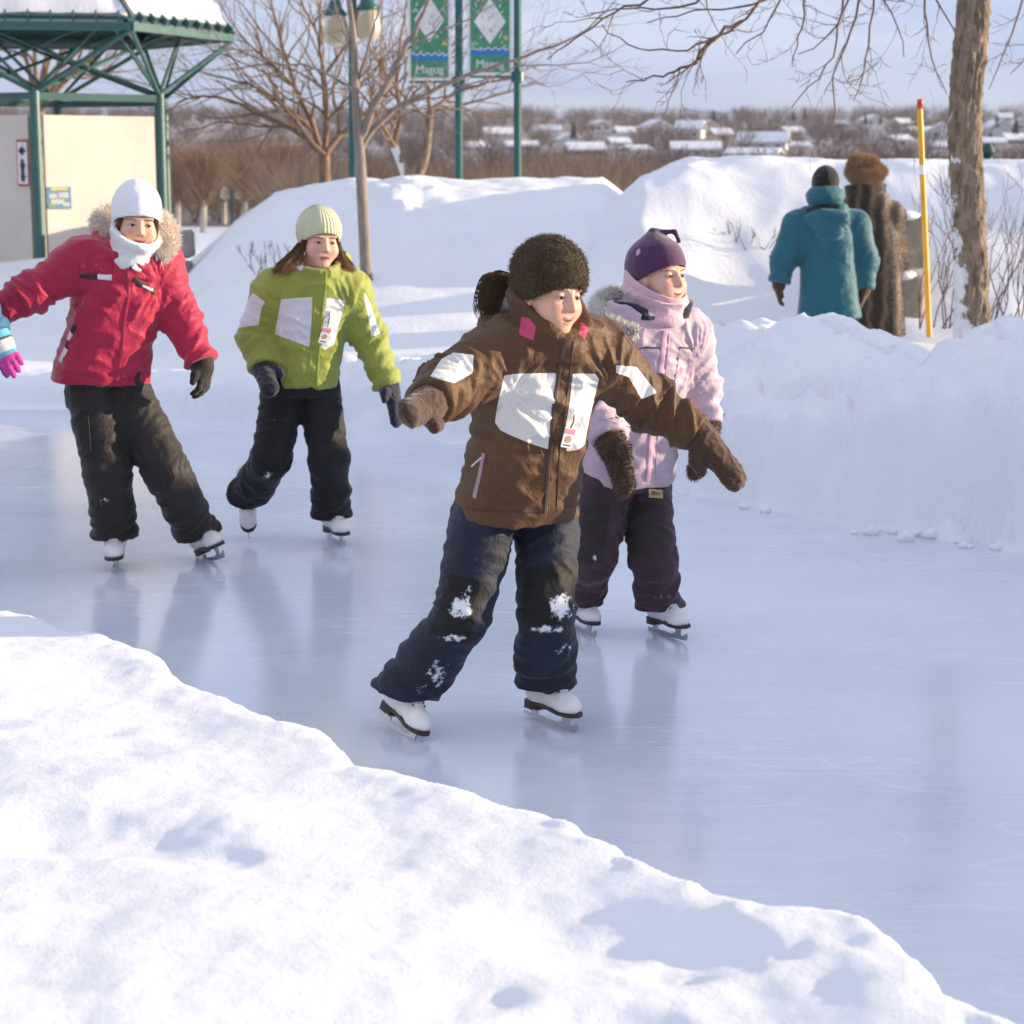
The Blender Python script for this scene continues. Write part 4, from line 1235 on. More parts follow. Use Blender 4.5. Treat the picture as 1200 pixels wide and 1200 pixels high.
# ================================================================== girl in the red jacket
def girl_red():
    sp = {}
    o1, o2 = G(137, 664), G(249, 657)
    Y0 = o1[1]; J = lambda x, y, dy: P(x, y, Y0 + dy)
    feet(sp, [(o1, (.12, -1, 0), (-.03, 0, 1)), (o2, (.55, -.83, 0), (-.42, .05, 1))], .96)
    sp['Sc'], sp['Fc'] = dirs(R(22)); sp['Sh'], sp['Fh'] = dirs(R(18))
    sp['pelvis'] = J(126, 440, .0); sp['chest'] = J(132, 345, -.03); sp['neck'] = J(150, 299, -.05); sp['hem'] = J(117, 447, 0)
    sp['hip'] = [J(108, 462, -.03), J(148, 462, .03)]
    sp['kn'] = [J(127, 556, -.07), J(196, 553, -.05)]
    sp['sh'] = [J(92, 308, -.10), J(186, 308, .02)]
    sp['el'] = [J(34, 345, -.16), J(213, 372, .03)]
    sp['wr'] = [J(-24, 376, -.22), J(236, 424, -.03)]
    sp['hand'] = [J(-60, 400, -.22), J(241, 455, -.06)]
    sp['pw'] = .155
    sp['head'] = J(160, 263, -.08); sp['hf'] = head_frame(R(20), R(-2), R(-4)); sp['hs'] = 1.0
    sp.update(smile=.006, eye_open=.0040, hres=.0024, gaze=.25)
    S, Fv, U = sp['hf']
    ob = person(sp, 'girl skater in crimson red jacket with white hat and fur trimmed hood')
    def px_t(V, N): return {'snow': gauss_px(V, [(122, 588, 12, 7, .6), (140, 640, 22, 5, .75), (110, 640, 8, 6, .5)])}
    tr, tb = make_trousers(sp, M['char_pants'], (.102, .092, .088), .007, 5, px_t)
    addF('cargo_pocket', patch(tb, [(92, 488), (104, 486), (108, 530), (99, 534)], .010), M['char_pants'], tr)
    for o, f, u, s in sp['sk']: make_skate(ob, o, f, u, s)
    nk = sp['neck']
    col = dict(c0=nk - np.array([0, 0, .03]), c1=nk + np.array([.0, -.01, .094]), r=.098, flare=.02, front=nrm(sp['Fc'] + .25 * sp['Sc']), dip=.100, ey=1.08)
    jk, jb, V, Q, N = make_jacket(sp, M['red_shell'], .0066, 11, 1.0, (.086, .072, .062), (.184, .168, .168, .155), (.145, .134, .136, .10), col)
    addF('zip_placket', ribbon(jb, [(149, 306), (151, 345), (146, 373), (144, 405), (137, 446)], .012, .003), M['seam_red'], jk)
    addF('chest_flap', patch(jb, [(95, 307), (131, 307), (131, 324), (94, 321)], .007), M['red_shell'], jk)
    [addF('pocket_trim', q, M['white_trim'], jk) for q in (ribbon(jb, [(115, 324), (131, 325)], .022, .009), ribbon(jb, [(165, 334), (181, 341)], .014, .005), ribbon(jb, [(84, 389), (80, 398)], .02, .005), ribbon(jb, [(78, 408), (71, 423)], .022, .005))]
    [addF('pocket_zip', q, M['black_trim'], jk) for q in (ribbon(jb, [(94, 321), (104, 324), (114, 324)], .020, .009), ribbon(jb, [(157, 326), (165, 334), (182, 342)], .02, .004), ribbon(jb, [(88, 382), (84, 390)], .018, .005), ribbon(jb, [(80, 398), (78, 408)], .016, .005))]
    addF('hem_seam', ribbon(jb, [(62, 434), (90, 437), (120, 442), (150, 445), (174, 446)], .004, .002), M['seam_red'], jk)
    q = patch(jb, [(64, 389), (75, 391), (71, 415), (61, 412)], .012)
    if len(q[0]): tag(addF('folded_paper', q, M['card_green'], None), 'small green folded paper tied to red jacket pocket', 'paper tag')
    addF('drawcord', join(ribbon(jb, [(146, 300), (151, 308), (154, 316)], .010, .006)), M['black_trim'], jk)
    [addF('cord_end', q, M['white_trim'], jk) for q in (ribbon(jb, [(154, 304), (157, 312)], .008, .008), ribbon(jb, [(183, 299), (184, 306)], .008, .008))]
    hood(sp, M['red_shell'], nk + np.array([.02, .115, .06]), (.15, .085, .10), .2, jk)
    fur_strip('fur_trim', [J(133, 284, -.06), J(118, 271, -.02), J(117, 256, .05), J(132, 250, .14), J(160, 250, .19), J(186, 256, .12), J(197, 271, .03), J(197, 288, -.05), J(186, 300, -.10)], [.02, .036, .038, .03, .03, .036, .044, .044, .03], 7500, .030, M['fur_cream'], jk, up=(0, -.35, .25), width=.004)
    neck_warmer(sp, M['fleece_white'], nk + np.array([0, -.01, -.02]), sp['head'] - U * .020 + Fv * .018, .076, .084, Fv, .006, .011, ey=1.22, seed=4)
    hc = sp['head'] + U * .052 - Fv * .014
    hat, *_ = make_hat(sp, M['hat_white'], hc, (.095, .114, .119), sp['head'] + U * .022 + Fv * .05, nrm(-U + Fv * .30), ob, noise_amp=.0012)
    for s in (-1, 1):
        V4, F4_, T4 = hair_lock([([sp['head'] + S * s * .062 + Fv * .045 + U * .03, sp['head'] + S * s * .070 + Fv * .03 - U * .01, sp['head'] + S * s * .07 + Fv * .01 - U * .045], [.010, .011, .006])], 45, .01, .004)
        mesh_obj('hair', V4, F4_, M['hair_brown'], ob, attrs={'tip': T4})
    for i, (pn, th) in enumerate((((0, -.3, -1), (.3, -.9, .1)), ((-.9, .1, 0), (-.35, -.9, .1)))):
        Vg, Qg, al, ac = glove('glove', sp['wr'][i], sp['hand'][i] - sp['wr'][i], pn, th, 1.02, None, None, curl=.75, cuff=.05, cuff_r=.046)
        mesh_obj('glove', Vg, Qg, M['mitt_black'], ob, origin=sp['wr'][i])
    return sp

# ================================================================== girl in the green jacket
def girl_green():
    sp = {}
    o1, o2 = G(296, 628), G(392, 635)
    Y0 = o2[1]; J = lambda x, y, dy: P(x, y, Y0 + dy)
    o1 = o1 + np.array([0, .25, 0]); t1 = nrm((.10, -.80, -.60))
    u1 = nrm(np.array([0.05, -.6, .8]))
    o1 = G(292, 632) - t1 * .13 + np.array([0, .0, .01])
    feet(sp, [(o1, t1, u1), (o2, (.38, -.92, 0), (-.02, 0, 1))], .92)
    sp['base'] = np.array([(G(292, 632)[0] + o2[0]) / 2, Y0, 0])
    sp['Sc'], sp['Fc'] = dirs(R(14)); sp['Sh'], sp['Fh'] = dirs(R(8))
    sp['pelvis'] = J(352, 452, 0); sp['chest'] = J(360, 370, -.03); sp['neck'] = J(370, 318, -.05); sp['hem'] = J(356, 452, 0)
    sp['hip'] = [J(332, 462, 0), J(374, 460, .02)]
    sp['kn'] = [J(317, 540, -.07), J(386, 540, -.07)]
    sp['sh'] = [J(318, 342, -.05), J(412, 343, .0)]
    sp['el'] = [J(299, 394, -.02), J(433, 396, .02)]
    sp['wr'] = [J(308, 430, -.10), J(455, 452, -.02)]
    sp['hand'] = [J(314, 450, -.22), J(464, 478, -.08)]
    sp['pw'] = .145
    sp['head'] = J(374, 283, -.07); sp['hf'] = head_frame(R(24), R(-3), R(-3)); sp['hs'] = .98
    sp.update(smile=.0005, mouth_open=.001, eye_open=.0042, hres=.0024, gaze=.2)
    S, Fv, U = sp['hf']
    ob = person(sp, 'girl skater in lime green jacket with pale green ribbed hat and long brown hair')
    def px_t(V, N): return {'snow': gauss_px(V, [(313, 557, 10, 7, .7), (295, 585, 6, 5, .5), (320, 492, 26, 3, .5)])}
    tr, tb = make_trousers(sp, M['black_pants'], (.094, .082, .082), .007, 14, px_t)
    for o, f, u, s in sp['sk']: make_skate(ob, o, f, u, s)
    def ex(V, N):
        return {'mask': panel_mask(V, N, [
            [(329.5, 350.7), (366, 348), (365.5, 369), (362.7, 406.7), (322, 391.5)],
            [(382.5, 349), (405, 352), (391, 404), (381, 410), (376, 407)],
            [(296, 343), (311, 354), (306.7, 360), (303, 381), (278, 384), (278, 374)],
            [(427, 342), (433, 353), (446, 391), (435, 395), (433, 378), (427, 351)]]),
            'mask2': panel_mask(V, N, [[(344, 311), (350, 302), (357, 309), (353, 318)]])}
    nk = sp['neck']
    col = dict(c0=nk - np.array([0, 0, .03]), c1=nk + np.array([0, -.012, .058]), r=.088, flare=.008, front=sp['Fc'], dip=.028, ey=1.05)
    jk, jb, V, Q, N = make_jacket(sp, M['lime_shell'], .0066, 17, .85, (.080, .070, .060), (.138, .140, .152, .148), (.125, .115, .120, .095), col, ex)
    addF('zip_placket', join(ribbon(jb, [(382, 318), (381, 340), (377, 375), (374, 410), (371, 452)], .008, .003), ribbon(jb, [(369, 340), (368, 380), (364, 420), (361, 450)], .004, .002)), M['seam_lime'], jk)
    addF('hem_seam', ribbon(jb, [(322, 444), (345, 450), (372, 452), (394, 444)], .004, .002), M['seam_lime'], jk)
    hood(sp, M['lime_shell'], nk + np.array([.0, .10, .035]), (.14, .07, .085), .2, jk)
    addF('drawcord', join(ribbon(tb, [(291, 458), (288, 470), (286, 480), (290, 470)], .006, .006)), M['seam_lime'], tr)
    hc = sp['head'] + U * .044 - Fv * .012
    hat, *_ = make_hat(sp, M['hat_green'], hc, (.092, .108, .104), sp['head'] + U * .012 + Fv * .05, nrm(-U + Fv * .62), ob, noise_amp=.001)
    Hd = sp['head']
    for s in (-1, 1):
        gl = []
        for k in range(3):
            a = Hd + S * s * (.070 - .006 * k) + Fv * (.030 - .03 * k) + U * .0
            b = Hd + S * s * (.085) + Fv * (.02 - .03 * k) - U * .05
            c = Hd + S * s * (.115 + .008 * k) + Fv * (.04 - .03 * k) - U * .095
            d = Hd + S * s * ((.165 if s < 0 else .150) + .012 * k) + Fv * (.04 - .03 * k) - U * (.135 if s < 0 else .125)
            gl.append(([a, b, c, d], [.010, .016, .020, .012]))
        V4, F4_, T4 = hair_lock(gl, 110, .01, .0038)
        mesh_obj('hair', V4, F4_, M['hair_brown'], ob, attrs={'tip': T4})
    mitten('mitten', sp['wr'][0], sp['hand'][0] - sp['wr'][0], (.2, .9, 0), (.85, -.4, .1), .95, M['mitt_navy'], ob, cuff_r=.043)
    mitten('mitten', sp['wr'][1], sp['hand'][1] - sp['wr'][1], (-.9, .2, 0), (-.2, -.9, .1), .95, M['mitt_navy'], ob, cuff_r=.043)
    pass_card(jb, J, (386, 364), (380, 392), 'white skating pass with pink band clipped to the lime green jacket', .040, .072)
    return sp

# ================================================================== the skater mostly beyond the left edge
def girl_edge():
    sp = {}
    o1, o2 = G(-140, 690), G(-70, 690)
    Y0 = o1[1]; J = lambda x, y, dy: P(x, y, Y0 + dy)
    feet(sp, [(o1, (.2, -1, 0), (0, 0, 1)), (o2, (.4, -1, 0), (0, 0, 1))], .92)
    sp['Sc'], sp['Fc'] = dirs(R(15)); sp['Sh'], sp['Fh'] = dirs(R(10))
    sp['pelvis'] = J(-110, 450, 0); sp['chest'] = J(-108, 350, -.02); sp['neck'] = J(-105, 285, -.03); sp['hem'] = J(-110, 452, 0)
    sp['hip'] = [J(-132, 470, 0), J(-90, 470, .02)]; sp['kn'] = [J(-140, 570, -.07), J(-78, 570, -.07)]
    sp['sh'] = [J(-155, 310, -.05), J(-62, 310, .0)]; sp['el'] = [J(-185, 370, -.02), J(-34, 350, .0)]
    sp['wr'] = [J(-195, 430, -.1), J(-4, 393, -.05)]; sp['hand'] = [J(-195, 460, -.1), J(16, 432, -.07)]
    sp['pw'] = .145
    sp['head'] = J(-102, 245, -.06); sp['hf'] = head_frame(R(15)); sp['hs'] = .96; sp['hres'] = .004
    S, Fv, U = sp['hf']
    ob = person(sp, 'skater beyond the left edge reaching in with striped purple, white and blue glove')
    make_trousers(sp, M['black_pants'], (.102, .092, .088), .009, 3, lambda V, N: {'snow': np.zeros(len(V))})
    for o, f, u, s in sp['sk']: make_skate(ob, o, f, u, s)
    nk = sp['neck']
    make_jacket(sp, M['blue_shell'], .009, 21, 1, (.084, .074, .055), collar=dict(c0=nk - np.array([0, 0, .03]), c1=nk + np.array([0, -.01, .06]), r=.085, flare=.01, front=sp['Fc'], dip=.01))
    make_hat(sp, M['hat_purple'], sp['head'] + U * .04 - Fv * .012, (.095, .11, .10), sp['head'] + U * .02 + Fv * .05, nrm(-U + Fv * .4), ob)
    for i in (1, 0):
        d = sp['hand'][i] - sp['wr'][i]
        Vg, Qg, al, ac = glove('glove', sp['wr'][i], d, (-.3, .9, -.3), (-.9, -.2, -.4), 1.08, None, None, curl=.35, cuff=.045, cuff_r=.046)
        C = np.tile(np.array([.62, .60, .62]), (len(Vg), 1))
        def setc(m, c): C[m] = c
        setc(al < -.005, (.02, .20, .30)); setc((al >= -.005) & (al < .02), (.10, .42, .52)); setc((al >= .065) & (al < .078), (.10, .40, .58))
        setc(al >= .078, (.50, .05, .28)); setc(ac > .035, (.10, .03, .22)); setc((al > .02) & (al < .028), (.05, .05, .06))
        mesh_obj('glove', Vg, Qg, M['glove_stripe'], ob, cols=C, origin=sp['wr'][i])
    return sp
M['fur_hat_brown'] = M_fur('brown_mohair', (.062, .038, .016), (.17, .105, .045))
def _gs():
    m, nt, b = newmat('striped_glove'); nt.links.new(attr(nt, 'Col', True), b.inputs['Base Color']); b.inputs['Roughness'].default_value = .75
    bump(nt, noise_n(nt, coords(nt), 90, 3), .3, .004, b); return m
M['glove_stripe'] = _gs()

# ================================================================== the two walkers behind the bank
def winter_boot(parent, an, fwd, s=1.0):
    f = Fld(); Y = nrm(fwd); X = np.cross(Y, [0, 0, 1]); Z = np.array([0, 0, 1.]); g = np.array([an[0], an[1], an[2] - .09])
    W = lambda x, y, z: g + X * x + Y * y + Z * z
    f.chain([W(0, -.05, .05), W(0, .06, .05), W(0, .15, .045)], [.045, .045, .042], .03)
    limb(f, [W(0, -.02, .06), W(0, -.03, .28)], [.05, .062], .03); f.half(W(0, 0, 0), -Z, .004)
    V, Q = f.mesh(.007); mesh_obj('boot', V, Q, M['mitt_black'], parent)

def walkers():
    ZG = .0
    # woman in the teal parka
    Y0 = 14.6; J = lambda x, y, dy: P(x, y, Y0 + dy)
    back = np.array([math.sin(R(12)), math.cos(R(12)), 0])
    sp = dict(back=True, hres=.006, hs=1.05)
    sp['Sc'], sp['Fc'] = np.cross([0, 0, 1], back), back; sp['Sh'], sp['Fh'] = sp['Sc'], back
    g = P(968, 420, Y0); sp['base'] = np.array([g[0], Y0, ZG])
    sp['pelvis'] = J(970, 330, 0); sp['chest'] = J(968, 270, 0); sp['neck'] = J(967, 243, 0); sp['hem'] = J(972, 372, 0)
    sp['sh'] = [J(1003, 264, .03), J(934, 264, -.02)]
    sp['el'] = [J(1014, 306, .04), J(918, 304, 0)]; sp['wr'] = [J(1012, 338, .0), J(913, 331, -.02)]; sp['hand'] = [J(1010, 362, -.05), J(912, 350, -.05)]
    zf = ZG + .09
    for i, s in enumerate((1, -1)): pass
    c = sp['pelvis']
    sp['hip'] = [c + sp['Sc'] * s * .09 for s in (1, -1)]
    sp['kn'] = [np.array([c[0], c[1], .50]) + sp['Sc'] * s * .1 + back * .05 * s for s in (1, -1)]
    sp['an'] = [np.array([c[0], c[1], zf]) + sp['Sc'] * s * .1 + back * .10 * s for s in (1, -1)]
    sp['toe'] = [back, back]; sp['pw'] = .17
    sp['head'] = J(967, 222, .02); sp['hf'] = (sp['Sc'], back, np.array([0, 0, 1.]))
    S, Fv, U = sp['hf']
    ob = person(sp, 'walker seen from behind in long teal parka with black hat', 'walkers behind the snowbank')
    sp['hem_up'] = .03
    make_trousers(sp, M['char_pants'], (.10, .085, .08), .011, 3, lambda V, N: {'snow': np.zeros(len(V))})
    for an in sp['an']: winter_boot(ob, an, back)
    nk = sp['neck']
    def more(f):
        A = np.stack([sp['Sc'], back, U])
        f.ell(J(970, 257, -.155), A, (.165, .075, .075), .02); f.ell(J(972, 272, -.16), A, (.10, .05, .06), .03)     # hood lying on the back
        f.ell(J(967, 230, .0), A, (.142, .150, .098), .015)       # collar and flap turned up round the head
    jk, jb, V, Q, N = make_jacket(sp, M['teal_shell'], .009, 31, .55, (.105, .095, .078), (.235, .205, .190, .16), (.20, .17, .15, .11),
        None, more=more, name='parka')
    addF('storm_band', ribbon(jb, [(945, 247), (955, 242), (967, 240), (983, 242)], .03, .004), M['black_trim'], jk)
    make_hat(sp, M['hat_black'], sp['head'] + U * .05, (.10, .115, .125), sp['head'] + U * .0, -U, ob, res=.006)
    for i in (0, 1):
        Vg, Qg, al, ac = glove('glove', sp['wr'][i], sp['hand'][i] - sp['wr'][i], (1, 0, 0) if i else (-1, 0, 0), back, 1.15, None, None, curl=.35, cuff=.04, cuff_r=.05)
        mesh_obj('glove', Vg, Qg, M['mitt_brown'], ob, origin=sp['wr'][i])
    # walker in the fur coat
    Y0 = 15.3; J2 = lambda x, y, dy: P(x, y, Y0 + dy)
    sp = dict(back=True, hres=.006, hs=1.05)
    sp['Sc'], sp['Fc'] = np.cross([0, 0, 1], back), back; sp['Sh'], sp['Fh'] = sp['Sc'], back
    g = P(1026, 420, Y0); sp['base'] = np.array([g[0], Y0, ZG])
    sp['pelvis'] = J2(1026, 330, 0); sp['chest'] = J2(1022, 260, 0); sp['neck'] = J2(1015, 232, .02); sp['hem'] = J2(1030, 392, 0)
    sp['sh'] = [J2(1045, 252, .03), J2(992, 252, -.02)]
    sp['el'] = [J2(1050, 300, .12), J2(990, 300, .05)]; sp['wr'] = [J2(1042, 335, .22), J2(996, 335, .20)]; sp['hand'] = [J2(1040, 345, .3), J2(1000, 345, .28)]
    c = sp['pelvis']
    sp['hip'] = [c + sp['Sc'] * s * .09 for s in (1, -1)]
    sp['kn'] = [np.array([c[0], c[1], .50]) + sp['Sc'] * s * .1 for s in (1, -1)]
    sp['an'] = [np.array([c[0], c[1], zf]) + sp['Sc'] * s * .1 - back * .10 * s for s in (1, -1)]
    sp['toe'] = [back, back]; sp['pw'] = .16
    sp['head'] = J2(1014, 212, .05); sp['hf'] = (sp['Sc'], back, np.array([0, 0, 1.]))
    S, Fv, U = sp['hf']
    ob = person(sp, 'walker seen from behind in long striped fur coat and fur hat', 'walkers behind the snowbank')
    sp['hem_up'] = .03
    make_trousers(sp, M['char_pants'], (.10, .085, .08), .011, 3, lambda V, N: {'snow': np.zeros(len(V))})
    for an in sp['an']: winter_boot(ob, an, back)
    nk = sp['neck']
    def fc(V, N):
        q = V - np.asarray(sp['hem']); return {'across': q @ sp['Sc'], 'tip': np.zeros(len(V))}
    jk, jb, V, Q, N = make_jacket(sp, M['fur_coat'], .010, 37, .25, (.10, .09, .075), (.195, .205, .20, .165), (.175, .175, .155, .12),
        dict(c0=nk - np.array([0, 0, .03]), c1=nk + np.array([-.01, .0, .11]), r=.13, flare=.01, front=back, dip=0), fc, name='fur_coat')
    i = RNG.integers(0, len(V), 22000)
    SV, SF, tp = strands(V[i] - N[i] * .003, N[i] * .6 + np.array([0, 0, -1.]) + RNG.normal(size=(len(i), 3)) * .25, .022 * RNG.uniform(.6, 1.3, len(i)), .003, 2, .5, .18)
    qx = np.repeat((V[i] - np.asarray(sp['hem'])) @ sp['Sc'], 6)
    mesh_obj('fur_pile', SV, SF, M['fur_coat'], jk, attrs={'tip': tp, 'across': qx})
    f = Fld(); A = np.stack([S, Fv, U])
    f.ell(J2(1014, 197, .05), A, (.104, .115, .092), .05)
    f.chain([J2(998, 201, .03), J2(1004, 207, -.06), J2(1015, 209, -.09), J2(1026, 206, -.06), J2(1032, 201, .03)], [.042] * 5, .03)
    f.ell(J2(1004, 192, -.02), A, (.060, .07, .066), .03)
    V, Q = f.mesh(.008); N = vnormals(V, Q)
    hat = mesh_obj('fur_hat', V, Q, M['fur_red_fox'], ob, attrs={'tip': np.full(len(V), .3)})
    i = RNG.integers(0, len(V), 9000)
    SV, SF, tp = strands(V[i] - N[i] * .004, N[i] + RNG.normal(size=(len(i), 3)) * .4, .035 * RNG.uniform(.6, 1.2, len(i)), .0045, 2, .2, .3)
    mesh_obj('fur_pile', SV, SF, M['fur_red_fox'], hat, attrs={'tip': tp})
    return sp
def _fc():
    m, nt, b = newmat('striped_mink'); x = attr(nt, 'across'); v = coords(nt)
    n1 = noise_n(nt, v, 7, 4)
    w = mth(nt, 'SINE', mth(nt, 'ADD', mth(nt, 'MULTIPLY', x, 58.0), mth(nt, 'MULTIPLY', n1, 7.5)))
    f = mth(nt, 'MULTIPLY_ADD', w, .5, .5)
    col = ramp(nt, f, [(.1, (.024, .014, .010)), (.6, (.060, .036, .022)), (1.0, (.17, .11, .066))])
    col = mixc(nt, mth(nt, 'MULTIPLY', attr(nt, 'tip'), .35), col, (.22, .14, .08))
    nt.links.new(col, b.inputs['Base Color']); b.inputs['Roughness'].default_value = .75; b.inputs['Sheen Weight'].default_value = .3
    return m
M['fur_coat'] = _fc()
# ================================================================== light and sky
SUN = nrm((.975, .14, .170))
def sky_and_sun():
    w = bpy.data.worlds.new('World'); SC.world = w; w.use_nodes = True
    nt = w.node_tree; bg = nt.nodes['Background']
    sky = nd(nt, 'ShaderNodeTexSky', sky_type='NISHITA'); sky.sun_disc = False
    sky.sun_elevation = math.asin(SUN[2]); sky.sun_rotation = math.atan2(SUN[0], SUN[1])
    sky.air_density = 1.0; sky.dust_density = .6; sky.ozone_density = 1.2; sky.altitude = 200
    # thin cloud over the blue: lavender and streaky low down, whiter overhead
    tc = nd(nt, 'ShaderNodeTexCoord'); mp = nd(nt, 'ShaderNodeMapping'); mp.inputs['Scale'].default_value = (1.6, 1.6, 11)
    nt.links.new(tc.outputs['Generated'], mp.inputs['Vector'])
    n = noise_n(nt, mp.outputs['Vector'], 2.0, 6, .55, .5)
    sx = nd(nt, 'ShaderNodeSeparateXYZ'); nt.links.new(tc.outputs['Generated'], sx.inputs[0])
    el = ramp(nt, sx.outputs[2], [(0.0, SKY_LOW), (.12, SKY_MID), (.6, SKY_TOP)])
    cl = mixc(nt, ramp(nt, n, [(.42, 0.0), (.70, .55)]), el, CLOUD_COL)
    sc_ = nd(nt, 'ShaderNodeVectorMath', operation='SCALE'); nt.links.new(cl, sc_.inputs[0]); sc_.inputs[3].default_value = 6.0
    col = mixc(nt, CLOUD_MIX, sky.outputs['Color'], sc_.outputs[0])
    nt.links.new(col, bg.inputs['Color']); bg.inputs['Strength'].default_value = SKY_STR
    s = bpy.data.lights.new('sun', 'SUN'); s.energy = SUN_STR; s.angle = R(.5); s.color = (1, .79, .55)
    so = bpy.data.objects.new('sun', s); COL.objects.link(so)
    so.rotation_euler = Vector(tuple(-SUN)).to_track_quat('-Z', 'Y').to_euler(); so.location = (30, 0, 12)
    SC.view_settings.view_transform = 'Standard'; SC.view_settings.look = 'None'; SC.view_settings.exposure = EXPO; SC.view_settings.gamma = 1
SKY_LOW, SKY_MID, SKY_TOP = (.265, .33, .53), (.32, .385, .60), (.56, .585, .70)
CLOUD_MIX, CLOUD_COL, SKY_STR, SUN_STR, EXPO = .86, (.52, .56, .70), .15, 5.0, .74

# ================================================================== ground, snow and ice
def snow_mat(name, bscale=1.0, sss=.0, grain=1.0):
    m, nt, b = newmat(name); v = coords(nt)
    n1 = noise_n(nt, v, 1.3, 4)
    col = ramp(nt, n1, [(.3, (.80, .82, .86)), (.7, (.87, .88, .90))])
    nt.links.new(col, b.inputs['Base Color']); b.inputs['Roughness'].default_value = .62; b.inputs['Specular IOR Level'].default_value = .25
    n2 = noise_n(nt, v, 26 * bscale, 6, .62); n3 = noise_n(nt, v, 150, 5, .75)
    h = mth(nt, 'ADD', mth(nt, 'MULTIPLY', n2, 1.0), mth(nt, 'MULTIPLY', n3, .30 * grain))
    bump(nt, h, .40, .02, b)
    if sss:
        b.inputs['Subsurface Weight'].default_value = sss; b.inputs['Subsurface Radius'].default_value = (.02, .024, .03); b.inputs['Subsurface Scale'].default_value = .5
    return m

def ice_mat():
    m, nt, b = newmat('ice'); v = coords(nt)
    n1 = noise_n(nt, v, .8, 6, .6); n2 = noise_n(nt, v, 14, 6, .7)
    col = ramp(nt, n1, [(.3, (.57, .62, .73)), (.7, (.72, .77, .85))])
    # curved, crossing skate cuts (thin contour lines of broad noise) and scraped snow dust
    def cuts(scale, rot, freq, wdt, seed, nsc):
        vs = coords(nt, scale=scale, rot=(0, 0, rot)); vs2 = nd(nt, 'ShaderNodeVectorMath', operation='ADD'); nt.links.new(vs, vs2.inputs[0]); vs2.inputs[1].default_value = (seed, seed * .7, 0)
        q = noise_n(nt, vs2.outputs[0], nsc, 1.0, .4)
        d = mth(nt, 'ABSOLUTE', mth(nt, 'SUBTRACT', mth(nt, 'FRACT', mth(nt, 'MULTIPLY', q, freq)), .5))
        ln = mth(nt, 'LESS_THAN', d, wdt)
        gate = ramp(nt, noise_n(nt, vs2.outputs[0], nsc * 2.7, 3, .6), [(.50, 0.0), (.58, 1.0)])
        return mth(nt, 'MULTIPLY', ln, gate)
    vs = coords(nt, scale=(1.4, 40, 1), rot=(0, 0, R(40))); s1 = noise_n(nt, vs, 2.0, 5, .72, .6)
    sc = cuts((.5, 2.6, 1), R(45), 34.0, .035, 3.1, .55)
    for ar in (((.5, 2.2, 1), R(25), 30.0, .03, 11.7, .6), ((.45, 1.8, 1), R(64), 26.0, .03, 27.3, .7), ((.5, 3.2, 1), R(50), 40.0, .04, 41.0, .5)):
        sc = mth(nt, 'MAXIMUM', sc, cuts(*ar))
    st = ramp(nt, s1, [(.54, 0.0), (.70, .6)])
    for ang, sy, o_ in ((22, 70, 5.), (57, 90, 9.), (33, 120, 14.), (74, 80, 21.)):
        vq = coords(nt, scale=(.9, sy, 1), rot=(0, 0, R(ang))); vq2 = nd(nt, 'ShaderNodeVectorMath', operation='ADD'); nt.links.new(vq, vq2.inputs[0]); vq2.inputs[1].default_value = (o_, o_, 0)
        st = mth(nt, 'MAXIMUM', st, ramp(nt, noise_n(nt, vq2.outputs[0], 1.5, 3, .6, .25), [(.60, 0.0), (.66, 1.0)]))
    dust = ramp(nt, n2, [(.50, 0.0), (.75, .7)])
    big = ramp(nt, noise_n(nt, v, .55, 5, .62), [(.42, .15), (.62, .95)])
    f = mth(nt, 'ADD', mth(nt, 'MULTIPLY', sc, .20), mth(nt, 'MULTIPLY', mth(nt, 'ADD', mth(nt, 'MULTIPLY', dust, .5), mth(nt, 'MULTIPLY', st, .65)), big), clamp=True)
    c2 = mixc(nt, f, col, (.88, .90, .93))
    nt.links.new(c2, b.inputs['Base Color'])
    b.inputs['IOR'].default_value = 1.33; b.inputs['Specular IOR Level'].default_value = .75
    rg = mth(nt, 'ADD', mth(nt, 'MULTIPLY', f, .28), mth(nt, 'MULTIPLY_ADD', n1, .12, .05))
    nt.links.new(rg, b.inputs['Roughness'])
    vb = coords(nt, scale=(1, 1, 1)); n3 = noise_n(nt, vb, 5, 4)
    h = mth(nt, 'ADD', mth(nt, 'MULTIPLY', n3, .8), mth(nt, 'ADD', mth(nt, 'MULTIPLY', s1, .35), mth(nt, 'MULTIPLY', sc, -.4)))
    bump(nt, h, .05, .02, b)
    return m

def seg_dist(p, pl):
    """distance to a polyline, distance along it, signed side"""
    pl = np.asarray(pl, dtype=float); best = np.full(len(p), 1e9); along = np.zeros(len(p)); sg = np.ones(len(p)); acc = 0
    for a, b in zip(pl[:-1], pl[1:]):
        e = b - a; L = np.linalg.norm(e); t = np.clip(((p - a) @ e) / (L * L), 0, 1)
        q = p - a - t[:, None] * e; d = np.linalg.norm(q, axis=1)
        cr = e[0] * (p[:, 1] - a[1]) - e[1] * (p[:, 0] - a[0])
        m = d < best
        best[m] = d[m]; along[m] = acc + t[m] * L; sg[m] = np.sign(cr[m]); acc += L
    return best, along, sg

